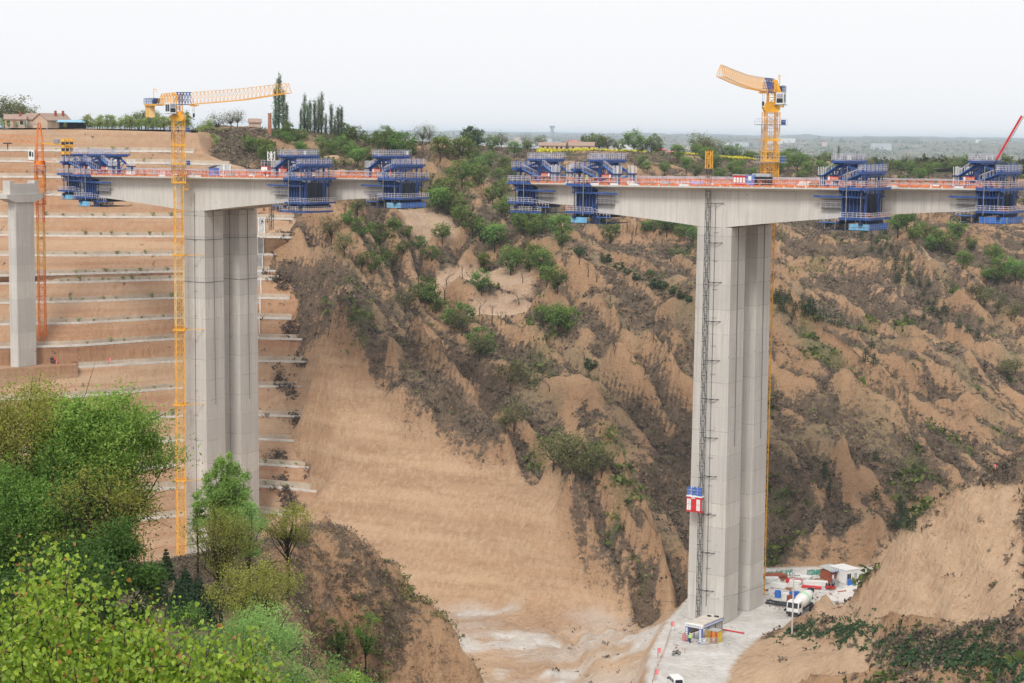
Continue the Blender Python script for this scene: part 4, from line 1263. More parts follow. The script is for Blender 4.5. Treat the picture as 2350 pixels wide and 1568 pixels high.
for x0, x1 in ((-2.2, -1.4), (-.25, .45)):
    m = MB(); m.box(x0, -1.39, zc + .2, x1, -1.352, zc + 2.3, 0); m.box((x0 + x1) / 2 - .03, -1.42, zc + .2, (x0 + x1) / 2 + .03, -1.392, zc + 2.3, 1)
    m.box(x0, -1.42, zc + 1.3, x1, -1.392, zc + 1.36, 1)
    m.build('panel', [M_WHITE, M_STEEL], cage)
m = MB(); m.box(.752, -1.3, zc + .15, .79, -.5, zc + 2.3); m.build('panel', [M_STEEL], cage)
m = MB()
def letters(mb, x, y, z, h, word):
    S = {'T': [((.5, 0), (.5, 1)), ((0, 1), (1, 1))], 'K': [((0, 0), (0, 1)), ((0, .45), (1, 1)), ((.3, .6), (1, 0))], 'V': [((0, 1), (.5, 0)), ((.5, 0), (1, 1))]}
    for ch in word:
        for (a, b), (c, d) in S[ch]:
            mb.bar((x + a * h * .7, y, z + b * h), (x + c * h * .7, y, z + d * h), .09)
        x += h * .95
letters(m, -1.35, -1.37, zc + 2.36, .3, 'TKV')
m.build('lettering', [M_WHITE], cage)
m = MB()
for x in (-2.25, -1.25, -.55):
    m.box(x, -1.3, zc + 2.95, x + .3, -1.24, zc + 4.5, 0); m.box(x, -.5, zc + 2.95, x + .3, -.44, zc + 4.5, 0)
m.box(-.1, -1.3, zc + 2.95, .75, -1.22, zc + 4.5, 0); m.box(-2.3, -1.3, zc + 3.9, .75, -1.26, zc + 4.0, 1); m.box(-2.3, -1.3, zc + 3.4, .75, -1.26, zc + 3.46, 1)
m.box(-1.7, -.9, zc + 2.95, -1.2, -.6, zc + 4.2, 2)
m.build('roof_guard', [mat('guard_blue', (.07, .16, .50), .5), M_RAIL, M_STEEL], cage)

# second lift on the far left deck
s0, z0 = on_plane(581, 348, 11.0)
LM2 = W(s0, 11.6, ZT1 + sl1 * (s0 - SC1))
root = thing('construction_lift', 'pale lift mast top with two red and white cages standing behind the left deck', 'construction lift', LM2, BRZ)
hh = z0 - LM2[2]
m = MB(); lattice(m, (0, 5.6, -12), (0, 5.6, hh - 2), .7, 12, .09, .05); m.build('mast', [M_STEEL], root)
m = MB(); lattice(m, (0, 5.6, hh - 2), (0, 5.6, hh), 1.1, 2, .14, .08); m.build('top_cage', [M_WHITE], root)
for x in (-1.5, 1.9):
    m = MB(); m.box(x - .9, 5.0, .2, x + .9, 6.2, 2.2, 0); m.box(x - .85, 4.95, .9, x + .85, 5.0, 2.0, 1); railing(m, [(x - .9, 5.0, 2.2), (x + .9, 5.0, 2.2), (x + .9, 6.2, 2.2)], 1.3, .7, .07, (.6, 1.1), .07, 2, 2)
    m.build('lift_cage', [M_RED, M_WHITE, M_RAIL], root)
# ---------------------------------------------------------------- terraced cut slope on the left
BEN = [(298,297,303,303,440,305),(346,347,349,350,446,351),(371,373,376,378,526,380),(407,408,411,413,560,413),(448,448,451,453,640,455),(498,499,500,502,676,504),
       (541,543,544,545,708,547),(587,588,586,586,700,585),(634,630,624.5,623,697,623),(652,649,643,642,640,643),(697,693.5,685,685,665,687),(746,743,731,731,670,733),
       (799,795,779,778,728,781),(850,845,831,830,714,832),(920,912,892,888,700,889),(985,975,957,954,694,958),(1045,1033,1013,1009,711,1015),(1105,1092,1071,1066,725,1076),
       (1160,1147,1121,1116,749,1132),(1222,1212,1186,1174,720,1196),(1290,1280,1262,1255,720,1262)]
XS5 = [-60, 0, 175, 400, 590]
bench = []
for i, b in enumerate(BEN):
    Yc = 506. - 96. * (max(0, b[2] - 303) / 960.) ** 1.0
    zc = P(400, b[2], Yc)[2]
    xs_ = XS5 + [b[4]] if b[4] > 600 else [-60, 0, 175, 400, b[4]]
    ys_ = [b[0] + (b[0] - b[1]) * .3, b[0], b[1], b[2]] + ([b[3], b[5]] if b[4] > 600 else [b[5]])
    row = []
    for x, y in zip(xs_, ys_):
        kz = P(x, y, 1.)[2]
        Y = zc / kz if i >= 7 else Yc
        if i >= 7: Y = min(max(Y, Yc - 26), Yc + 10)
        row.append(P(x, y, Y))
    bench.append(np.array(row))
def on_bench(i, x):
    """world point of bench edge i above picture column x (extended past its end)"""
    r = bench[i]; px = np.array([proj(q)[0] for q in r])
    return np.array([np.interp(x, px, r[:, k]) for k in range(3)])
NU = 330
def bench_line(i, n=NU, xe=790.):
    xx = np.linspace(-60, xe, n)
    r = bench[i]; px = np.array([float(proj(q)[0]) for q in r])
    if px[-1] < xe:
        d = (r[-1] - r[-2]) / (px[-1] - px[-2]); r = np.vstack([r, r[-1] + d * (xe - px[-1])]); px = np.r_[px, xe]
    out = np.stack([np.interp(xx, px, r[:, k]) for k in range(3)], 1)
    # round the corners
    for k in (0, 1, 2):
        kern = np.ones(31) / 31; pad = np.r_[[out[0, k]] * 15, out[:, k], [out[-1, k]] * 15]
        pad[:15] = out[0, k] + (np.arange(15) - 15) * (out[1, k] - out[0, k]); pad[-15:] = out[-1, k] + (np.arange(15) + 1) * (out[-1, k] - out[-2, k])
        out[:, k] = np.convolve(pad, kern, 'valid')
    return out
rows = []
lines = [bench_line(i) for i in range(len(bench))]
BW = 2.1
ridx = []
for i in range(len(bench) - 1):
    a = lines[i]; nxt = lines[i + 1]
    inner = nxt + np.array([0, BW, .06])
    for j in range(9):
        t = j / 9.
        q = a * (1 - t) + inner * t
        q[:, 2] = a[:, 2] * (1 - t) + inner[:, 2] * t
        rows.append(q.copy()); ridx.append((i, t))
    rows.append(inner); ridx.append((i, 1.))
    rows.append(nxt + np.array([0, .02, 0])); ridx.append((i, 2.))
rows.append(lines[-1] + np.array([0, -14, -.3])); ridx.append((len(bench) - 2, 2.)); rows.append(lines[-1] + np.array([0, -40, -1.])); ridx.append((len(bench) - 2, 2.))
back0 = lines[0] + np.array([0, 45, .4]); rows.insert(0, back0); ridx.insert(0, (-1, 0))
TR = np.array(rows)                                          # rows x columns x 3
X_, Y_, Z_ = TR[..., 0], TR[..., 1], TR[..., 2]
face = np.array([1. if 0 < t < 1 else 0. for _, t in ridx])[:, None]
rough = .22 * fbm(X_ / 6., Z_ / 7., 1., 4) + .10 * rid(noise(X_ / 1.3, Z_ / 9., 3.)) + .16 * fbm(X_ / 1.5, Z_ / 1.5, 5., 3)
colpx = np.linspace(-60, 790, NU)[None]
wild = sstep(0, 1, (colpx - 610) / 90.) * 1.0                # the right-hand ends are ragged
rough = rough + wild * (1.1 * fbm(X_ / 7., Z_ / 5., 9., 4))
TR[..., 1] -= (rough * face * .9 + rough * wild * (1 - face) * .6)
TR[..., 2] += wild * .5 * fbm(X_ / 5., Y_ / 5., 19., 3)
ends = np.array([b_[4] for b_ in BEN], float)
rowend = np.array([ends[max(0, i_)] * (1 - min(max(t_, 0), 1)) + ends[min(len(ends) - 1, max(0, i_ + 1))] * min(max(t_, 0), 1) for i_, t_ in ridx])[:, None] + 12
dive = sstep(0, 60, colpx - rowend - 14 * noise(Z_ / 5., X_ / 9.))
TR[..., 1] += 34 * dive; TR[..., 2] -= 5 * dive
nr = len(rows)
ii = (np.arange(nr - 1)[:, None] * NU + np.arange(NU - 1)[None]).ravel()
k = N('terrace_earth')
pos = k.geo()
n1 = k.ramp(k.noise(k.geo((.012, .012, .16)), 1., 5, .6), .38, .62)
n2 = k.ramp(k.noise(k.geo((.9, .9, .05)), 1.2, 5, .65), .35, .7)
n3 = k.ramp(k.noise(k.geo((.02, .02, .55)), 1., 5, .65), .45, .68)
c = k.mix(n1, (.51, .345, .22), (.41, .215, .113))
c = k.mix(k.math('MULTIPLY', n3, .8), c, (.30, .130, .062))
c = k.mix(k.math('MULTIPLY', n2, .30), c, (.55, .40, .27))
c = k.mix(k.math('MULTIPLY', k.ramp(k.noise(pos, .5, 6, .7), .35, .7), .25), c, (.30, .19, .12))
c = k.mix(k.math('MULTIPLY', k.ramp(k.noise(pos, .045, 4, .6), .45, .65), .45), c, (.47, .335, .225))
sn = k.math('ADD', k.attr('scrub'), k.math('MULTIPLY', k.math('SUBTRACT', k.noise(pos, .6, 7, .75), .5), 1.6))
c = k.mix(k.math('MULTIPLY', k.ramp(sn, .5, .8), .9), c, (.10, .07, .052))
k.bump(k.math('ADD', k.noise(pos, 1.1, 5, .7), n2), .55, .35)
M_TERR = k.done(c, .95)
tsc = np.clip(wild * (.30 + .55 * sstep(0, .5, fbm(X_ / 9., Z_ / 6., 29., 4))), 0, 1) * sstep(760, 560, 430 + 0 * X_ + (colpx * 0)) 
spots = sstep(.62, .8, fbm(X_ / 4., Z_ / 2., 37., 3)) * .8
tsc = np.maximum(tsc, spots)
o = npmesh('terraced_slope', TR.reshape(-1, 3), np.c_[ii, ii + 1, ii + NU + 1, ii + NU], M_TERR, smooth=True, attrs=dict(scrub=tsc.ravel()))
tag(o, 'terraced loess cutting', 'slope', kind='structure')

M_KERB = mat('kerb_concrete', (.66, .63, .58), .85, .16, .5, dirt=(.45, .38, .30))
M_KERBD = mat('retaining_concrete', (.52, .44, .35), .85, .18, .4, dirt=(.40, .29, .20))
ORD = ['top', 'second', 'third', 'fourth', 'fifth', 'sixth', 'seventh', 'eighth', 'ninth', 'tenth', 'eleventh', 'twelfth', 'thirteenth', 'fourteenth', 'fifteenth', 'sixteenth', 'seventeenth', 'eighteenth', 'lowest']
for i in range(1, len(bench) - 1):
    xe = BEN[i][4]
    n = int((xe + 60) / 850. * NU)
    n0 = 0 if i != 13 else int((175 + 60) / 850. * NU)
    L = lines[i][n0:n]
    root = thing('terrace_drain', 'white concrete kerb and low wall along the %s terrace bench from the top' % ORD[i - 1], 'terrace drain', (0, 0, 0), 0, 'concrete drains along the terrace benches')
    for nm, dy, w, hgt, mm in (('kerb', -.16, .46, .50, M_KERB), ('retaining_wall', BW - .30, .38, 1.25 if i != 18 else 1.6, M_KERBD)):
        p = L + np.array([0, dy, -.12])
        a = p; b = p + np.array([0, 0, hgt]); c_ = b + np.array([0, w, 0]); d = a + np.array([0, w, 0])
        v = np.stack([a, b, c_, d], 1).reshape(-1, 3); m_ = len(L)
        v[:, 2] += np.repeat(.05 * noise(np.arange(m_) * .9, i * 3.1), 4)
        f = []
        for j in range(m_ - 1):
            for q in range(4):
                f.append((j * 4 + q, (j + 1) * 4 + q, (j + 1) * 4 + (q + 1) % 4, j * 4 + (q + 1) % 4))
        npmesh(nm, v, f, mm, root)
    if i in (13, 18, 19, 17):                                # paved bench
        p = L; v = np.r_[p + np.array([0, .2, .05]), p + np.array([0, BW - .35, .07])]; m_ = len(L)
        npmesh('paving', v, [(j, j + 1, m_ + j + 1, m_ + j) for j in range(m_ - 1)], M_KERB, root)
# stepped chutes running down across the benches
def chute(label, xa, xb, i0, i1, wdt):
    m = MB()
    for i in range(i0, i1):
        f0 = (i - i0) / (i1 - i0); f1 = (i + 1 - i0) / (i1 - i0)
        a = Vector(on_bench(i, xa + (xb - xa) * f0)); b = Vector(on_bench(i + 1, xa + (xb - xa) * f1)) + Vector((0, BW, .05))
        e = Vector(on_bench(i + 1, xa + (xb - xa) * f1))
        for o_ in (-wdt / 2, wdt / 2):
            oo = Vector((o_, -.22, .25))
            m.bar(a + oo, b + oo, .26, .40, 0); m.bar(b + oo, e + oo, .26, .40, 0)
        oo = Vector((0, -.1, .1))
        m.bar(a + oo, b + oo, wdt - .26, .2, 1); m.bar(b + oo, e + oo, wdt - .26, .2, 1)
    tag(m.build('drain_chute', [M_KERB, M_STEEL]), label, 'drain chute', 'concrete chutes down the terraces')
chute('pale concrete chute running down the terraces just right of the left pier', 600, 586, 5, 12, 1.5)
chute('short concrete chute above the left deck, nearer the yellow crane', 506, 500, 2, 4, 1.6)
chute('short concrete chute above the left deck, beside the small blue shed roof', 522, 516, 2, 4, 1.6)

# ---------------------------------------------------------------- low pier standing on the terraces
s_a, _ = on_plane(25, 700, 0); s_b, _ = on_plane(76, 700, 0)
q = P(48, 842, 432.)
ZP = q[2]; ang = BRZ
pc = hit(52, 700, np.array([0, 434., 0]), np.array([0, 1., 0]))
root = thing('bridge_pier', 'pale concrete pier with hammerhead cap standing on a terrace at the left edge', 'bridge pier', (pc[0], 434., ZP), BRZ)
zt = P(48, 462, 434.)[2] - ZP; ztop = P(48, 418, 434.)[2] - ZP
m = MB()
prof = [(-2.0, -2.7), (2.0, -2.7), (2.0, 2.7), (-2.0, 2.7)]
m.prism([(-1.05, -3.05), (1.05, -3.05), (1.3, -2.8), (1.3, 2.8), (1.05, 3.05), (-1.05, 3.05), (-1.3, 2.8), (-1.3, -2.8)], 0, zt - .15, axis='z')
m.build('shaft', [M_CONL], root)
m = MB()
m.prism([(-3.0, zt - .2), (3.0, zt - .2), (5.6, zt + .7), (5.6, zt + 1.7), (-5.6, zt + 1.7), (-5.6, zt + .7)], -1.6, 1.6, axis='x')
m.build('cap', [M_CONL], root)
m = MB()
for y in (-4.4, 3.2):
    m.box(-1.2, y, zt + 1.7, 1.2, y + 1.2, ztop + .35)
m.box(.2, -3.2, zt + 1.7, 1.2, 3.2, ztop - .3)
m.build('bearing_block', [M_CONL], root)
for y in (-2.6, -.2, 2.0):
    m = MB(); m.box(-1.1, y - .5, zt + 1.7, -.2, y + .5, zt + 2.0); m.build('bearing', [M_CON], root)

# pad and ramp at its foot
lp = on_bench(13, 60)
m = MB()
a, b, c_, d = P(-70, 862, 425.), P(178, 842, 437.), P(150, 832, 447.), P(-70, 838, 447.)
zz = ZP
pts = [(a[0], a[1]), (b[0], b[1]), (c_[0], c_[1] + 6), (d[0], d[1] + 6)]
m.prism(pts, zz - 5.5, zz - .05, axis='z')
o = m.build('terrace_pad', [M_TERR]); tag(o, 'flat earth pad round the foot of the low pier', 'ground', kind='structure')

# ---------------------------------------------------------------- plateau on top, far plain and hills
def sheet(name, xs0, xs1, ys0, ys1, nx_, ny_, zf, material, label, power=1., attrs=None):
    yy = ys0 + (ys1 - ys0) * np.linspace(0, 1, ny_) ** power
    u = np.linspace(0, 1, nx_)
    w = (yy - yy[0]) / (yy[-1] - yy[0] + 1e-9)
    X2 = (xs0[0] + (xs1[0] - xs0[0]) * w)[:, None] * (1 - u)[None] + (xs0[1] + (xs1[1] - xs0[1]) * w)[:, None] * u[None]
    Y2 = np.repeat(yy[:, None], nx_, 1)
    Z2 = zf(X2, Y2)
    idx = (np.arange(ny_ - 1)[:, None] * nx_ + np.arange(nx_ - 1)[None]).ravel()
    o = npmesh(name, np.stack([X2, Y2, Z2], -1).reshape(-1, 3), np.c_[idx, idx + 1, idx + nx_ + 1, idx + nx_], material, smooth=True)
    tag(o, label, 'ground', kind='structure')
    return o
k = N('field_ground')
pos = k.geo()
c = k.mix(k.ramp(k.noise(pos, .012, 5, .6), .4, .6), (.16, .15, .075), (.26, .20, .125))
c = k.mix(k.ramp(k.noise(pos, .05, 5, .7), .5, .7), c, (.10, .13, .05))
M_FIELD = k.done(c, .95)
ZPL = lambda X, Y: .55 + .25 * noise(X / 20., Y / 20.) + 0 * X
sheet('plateau', (-175, -86.5), (-265, -150), 506.5, 900, 60, 60, lambda X, Y: P(200, 297, 506.)[2] + .1 + .2 * noise(X / 15., Y / 15.), M_FIELD, 'level field on top of the terraces')
k = N('far_plain')
pos = k.geo()
c = k.mix(k.ramp(k.noise(pos, .006, 6, .65), .40, .60), (.10, .115, .055), (.22, .17, .115))
c = k.mix(k.ramp(k.noise(k.geo((1, .35, 1)), .010, 5, .7), .56, .66), c, (.34, .27, .2))
c = k.mix(k.ramp(k.noise(k.geo((1, .3, 1)), .02, 4, .7), .60, .70), c, (.075, .085, .045))
M_PLAIN = k.done(c, .95)
def zplain(X, Y):
    t = np.clip((Y - 860) / 3200., 0, 1)
    z = -13 - 34 * t ** .8 + 3. * fbm(X / 160., Y / 260., 3., 4) * (1 + 2 * t)
    t2 = sstep(4300, 9500, Y)
    z = z + t2 * (44 + 22 * fbm(X / 800., Y / 1300., 5., 4)) + sstep(9000, 16000, Y) * 26
    return z
sheet('far_plain', (-330, 420), (-6500, 7500), 862, 22000, 190, 220, zplain, M_PLAIN, 'hazy wooded plain running out to the horizon', 2.4)
# ground that carries on past the modelled valley on every side
k = N('outer_ground'); M_OUT = k.done(k.mix(k.ramp(k.noise(k.geo(), .02, 5, .6), .4, .6), (.30, .21, .13), (.16, .12, .08)), .95)
m = MB(); m.box(-30000, -30000, -140, 30000, 30000, -112); tag(m.build('ground', [M_OUT]), 'lower ground under the valley', 'ground', kind='structure')
# ---------------------------------------------------------------- plants
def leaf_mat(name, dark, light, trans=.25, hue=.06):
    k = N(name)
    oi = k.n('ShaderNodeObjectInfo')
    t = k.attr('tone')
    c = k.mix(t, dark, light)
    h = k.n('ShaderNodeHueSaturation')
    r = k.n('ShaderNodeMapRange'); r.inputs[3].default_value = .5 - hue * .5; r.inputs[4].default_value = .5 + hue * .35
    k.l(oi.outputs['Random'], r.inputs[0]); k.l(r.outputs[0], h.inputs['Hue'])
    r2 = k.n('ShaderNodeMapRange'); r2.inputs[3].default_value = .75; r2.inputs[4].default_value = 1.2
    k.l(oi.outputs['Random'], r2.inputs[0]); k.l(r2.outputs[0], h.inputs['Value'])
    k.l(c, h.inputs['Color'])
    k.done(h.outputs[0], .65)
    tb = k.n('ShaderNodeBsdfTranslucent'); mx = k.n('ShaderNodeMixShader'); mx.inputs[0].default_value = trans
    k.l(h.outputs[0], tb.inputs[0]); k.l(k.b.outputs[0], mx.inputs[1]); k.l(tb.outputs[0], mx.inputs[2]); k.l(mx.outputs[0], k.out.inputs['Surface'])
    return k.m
L_GREEN = leaf_mat('leaf_green', (.055, .098, .022), (.225, .335, .075))
L_YOUNG = leaf_mat('leaf_young', (.13, .19, .05), (.40, .50, .16))
L_DARK = leaf_mat('leaf_dark', (.018, .042, .016), (.07, .125, .04), .12)
L_OLIVE = leaf_mat('leaf_olive', (.085, .092, .036), (.26, .27, .105))
L_POP = leaf_mat('leaf_poplar', (.07, .11, .06), (.23, .32, .17))
L_CON = leaf_mat('leaf_conifer', (.010, .032, .014), (.05, .105, .042), .08, .03)
L_GREY = leaf_mat('twig_grey', (.085, .065, .05), (.20, .165, .12), .05, .02)
L_YELL = leaf_mat('rape_flower', (.55, .50, .02), (.85, .78, .05), .1, .01)
L_SCRUB = leaf_mat('scrub_brown', (.048, .036, .029), (.235, .175, .125), .05, .02)
M_BARK = mat('bark', (.075, .058, .045), .95, .3, 3.)

rg = np.random.default_rng(11)
def leaf_quads(c, size, asp=.55, rgen=None, tilt=None):
    """one rhombic leaf of length size at each centre, random facing; returns verts, faces"""
    g = rgen or rg
    n = len(c)
    a = g.normal(size=(n, 3)); a /= np.linalg.norm(a, axis=1)[:, None]
    if tilt is not None:
        a = a * (1 - tilt[1]) + np.array(tilt[0]) * tilt[1]; a /= np.linalg.norm(a, axis=1)[:, None]
    b = np.cross(a, g.normal(size=(n, 3))); b /= np.linalg.norm(b, axis=1)[:, None] + 1e-9
    s = (np.asarray(size) * g.uniform(.6, 1.35, n))[:, None] * .5
    v = np.stack([c - a * s, c - b * s * asp, c + a * s, c + b * s * asp], 1).reshape(-1, 3)
    f = np.arange(4 * n).reshape(n, 4)
    return v, f

def crown_points(n, clumps, rx, rz, zc, g, hollow=.45, spread=.42, flat=0.):
    """leaf centres gathered in clumps inside an uneven ellipsoid"""
    d = g.normal(size=(clumps, 3)); d /= np.linalg.norm(d, axis=1)[:, None]
    r = g.uniform(hollow, 1.0, clumps) ** .6
    wob = 1 + .42 * noise(d[:, 0] * 1.7 + g.uniform(0, 50), d[:, 1] * 1.7, d[:, 2] * 1.7)
    cc = d * (r * wob)[:, None] * np.array([rx, rx, rz])
    sz = g.uniform(.6, 1.3, clumps) * spread * rx * .5
    k_ = g.integers(0, clumps, n)
    p = cc[k_] + g.normal(size=(n, 3)) * sz[k_][:, None] * np.array([1, 1, .75])
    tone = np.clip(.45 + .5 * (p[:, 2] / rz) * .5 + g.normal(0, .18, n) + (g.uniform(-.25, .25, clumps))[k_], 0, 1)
    p[:, 2] += zc
    return p, tone, cc + np.array([0, 0, zc])

def limbs(base_h, tips, r0, g, mat_, parent, lean=(0, 0), nmax=14, name='trunk'):
    m = MB()
    top = Vector((lean[0], lean[1], base_h))
    m.tube([(0, 0, -.6), (lean[0] * .3, lean[1] * .3, base_h * .5), top], [r0, r0 * .8, r0 * .62], 6)
    idx_ = g.permutation(len(tips))[:nmax]
    for i in idx_:
        t = Vector(tips[i]); mid = top.lerp(t, .5) + Vector((g.normal() * .1, g.normal() * .1, .12 * (t - top).length))
        m.tube([top - Vector((0, 0, base_h * .25 * g.random())), mid, t], [r0 * .45, r0 * .25, r0 * .07], 4)
        for _ in range(2):
            e = t + Vector((g.normal(), g.normal(), g.normal() * .6 + .3)) * .35 * base_h * .4
            m.tube([mid.lerp(t, .4), e], [r0 * .15, r0 * .04], 3)
    return m.build(name, mat_, parent, True)

def proto_tree(name, kind, H, rx, rz, n, leafsize, mats, clumps=26, trunk=.3, seed=0, hollow=.45, spread=.42, nmax=12, asp=.55):
    g = np.random.default_rng(seed)
    root = thing(name, 'tree', kind, (0, -400, -300))
    p, tone, tips = crown_points(n, clumps, rx, rz, H - rz * .95, g, hollow, spread)
    p = p[p[:, 2] > .15 * H * .3]; tone = tone[:len(p)]
    v, f = leaf_quads(p, leafsize, asp, g)
    limbs(H * trunk, tips, .028 * H + .03, g, M_BARK, root, nmax=nmax)
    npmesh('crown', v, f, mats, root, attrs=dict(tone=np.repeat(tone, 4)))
    return root

def proto_poplar(name, H, w, n, mats, seed, leafsize=.34):
    g = np.random.default_rng(seed)
    root = thing(name, 'tree', 'tree', (0, -400, -300))
    ns = 9
    pts = []; tn = []
    m = MB(); m.tube([(0, 0, -.5), (0, 0, H * .5), (0, 0, H * .97)], [.02 * H, .012 * H, .02], 6)
    for i in range(ns * 4):
        a = g.uniform(0, 6.28); z0 = H * g.uniform(.06, .82); L = H * g.uniform(.13, .30) * (1 - .45 * z0 / H)
        q0 = np.array([0, 0, z0]); q1 = np.array([math.cos(a), math.sin(a), 0]) * w * g.uniform(.45, 1.) * (1.08 - z0 / H) + np.array([0, 0, z0 + L])
        m.tube([tuple(q0), tuple(q0 * .5 + q1 * .5 + np.array([math.cos(a), math.sin(a), 0]) * .15), tuple(q1)], [.006 * H, .004 * H, .01], 3)
        k_ = int(n / (ns * 4)); t = g.uniform(.15, 1.1, k_)[:, None]
        pts.append(q0 + (q1 - q0) * t + g.normal(size=(k_, 3)) * np.array([.10 * w, .10 * w, .30]) * 1.6); tn.append(np.clip(g.normal(.5, .2, k_) + g.uniform(-.2, .2), 0, 1))
    m.build('trunk', M_BARK, root, True)
    p = np.vstack(pts); v, f = leaf_quads(p, leafsize, .5, g)
    npmesh('crown', v, f, mats, root, attrs=dict(tone=np.repeat(np.concatenate(tn), 4)))
    return root

def proto_conifer(name, H, w, n, seed, leafsize=.28, mats=None):
    g = np.random.default_rng(seed)
    root = thing(name, 'tree', 'tree', (0, -400, -300))
    m = MB(); m.tube([(0, 0, -.4), (0, 0, H * .95)], [.025 * H + .02, .02], 5); m.build('trunk', M_BARK, root, True)
    z = H * (1 - np.sqrt(g.uniform(0.01, 1, n))) * .98 + .05 * H
    lay = np.floor(z / H * 9) / 9 * H + H * .03
    z = lay + (z - lay) * .55
    a = g.uniform(0, 6.28, n); a = np.floor(a / 6.28 * 9 + lay) / 9 * 6.28 + g.normal(0, .16, n)
    rr = w * (1 - z / H) * np.sqrt(g.uniform(.05, 1, n)) + .03
    p = np.stack([rr * np.cos(a), rr * np.sin(a), z - rr * .12], 1)
    v, f = leaf_quads(p, leafsize, .35, g)
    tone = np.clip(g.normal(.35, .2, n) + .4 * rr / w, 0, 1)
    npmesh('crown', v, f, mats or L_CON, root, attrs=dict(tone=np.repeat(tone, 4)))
    return root

def proto_bare(name, H, seed):
    """leafless tree: a trunk that forks five times"""
    g = np.random.default_rng(seed)
    root = thing(name, 'tree', 'tree', (0, -400, -300))
    t = MB(); b = MB()
    def grow(p, d, L, r, lev):
        q = p + d * L
        (t if lev == 0 else b).tube([tuple(p), tuple((p + q) / 2 + Vector((g.normal(), g.normal(), 0)) * L * .05), tuple(q)], [r, r * .85, r * .7], 5 if lev < 2 else 3, cap=False)
        if lev < 5:
            for _ in range(2 if lev < 2 else g.integers(2, 4)):
                e = (d + Vector((g.normal(), g.normal(), g.normal() * .5 + .2)) * .55).normalized()
                grow(q - d * L * .15 * g.random(), e, L * g.uniform(.55, .82), r * .6, lev + 1)
    grow(Vector((0, 0, -.3)), Vector((0, 0, 1)), H * .33, .022 * H, 0)
    t.build('trunk', M_BARK, root, True)
    b.build('branches', L_GREYB, root, True)
    return root
L_GREYB = mat('twig', (.105, .085, .07), .95, .3, 2.)

PR = {}
PR['green'] = [proto_tree('broadleaf_tree', 'tree', 6., 2.5, 2.3, 1500, .42, L_GREEN, 26, .30, s) for s in (1, 2, 3)]
PR['round'] = [proto_tree('broadleaf_tree', 'tree', 4.6, 2.5, 2.0, 1500, .40, L_GREEN, 34, .2, s, .6, .36) for s in (4, 5)]
PR['olive'] = [proto_tree('olive_leaved_tree', 'tree', 6., 2.6, 2.2, 1200, .36, L_OLIVE, 26, .32, s, .4, .5, 16) for s in (6, 7)]
PR['dark'] = [proto_tree('dark_tree', 'tree', 4., 2.3, 1.9, 2000, .36, L_DARK, 40, .2, 8, .6, .3)]
PR['young'] = [proto_tree('young_tree', 'tree', 5., 1.6, 2.2, 900, .34, L_YOUNG, 22, .35, s, .25, .55, 10) for s in (9, 10, 12)]
PR['airy'] = [proto_tree('spring_tree', 'tree', 6.5, 2.9, 2.6, 800, .33, L_OLIVE, 40, .3, s, .3, .5, 26) for s in (13, 14)]
PR['poplar'] = [proto_poplar('poplar_tree', 12., 1.45, 1500, L_POP, s) for s in (20, 21, 22)]
PR['conifer'] = [proto_conifer('conifer_tree', 3., 1.15, 420, s) for s in (30, 31)]
PR['bare'] = [proto_bare('bare_tree', 6., s) for s in (40, 41, 42)]
PR['sap'] = [proto_tree('sapling', 'sapling', 1.9, .55, .75, 90, .30, L_YOUNG, 8, .3, s, .2, .6, 4) for s in (50, 51, 52)]
used = set()
rt = random.Random(5)
def plant(kind, pos, label, group, s=1., cat=None):
    src = rt.choice(PR[kind])
    sc = s * rt.uniform(.66, 1.18)
    scl = (sc * rt.uniform(.9, 1.15), sc * rt.uniform(.9, 1.15), sc)
    if src.name not in used:
        used.add(src.name); tree_of(src); [tree_of(c) for c in tree_of(src)]
        o = src; o.location = tuple(float(c) for c in pos); o.rotation_euler = (0, 0, rt.uniform(0, 6.28)); o.scale = scl
        o['label'] = label; o['group'] = group
    else:
        o = dup(src, pos, rt.uniform(0, 6.28), label, group, scl)
    if cat: o['category'] = cat
    return o

GRP = 'trees on the loess slopes'
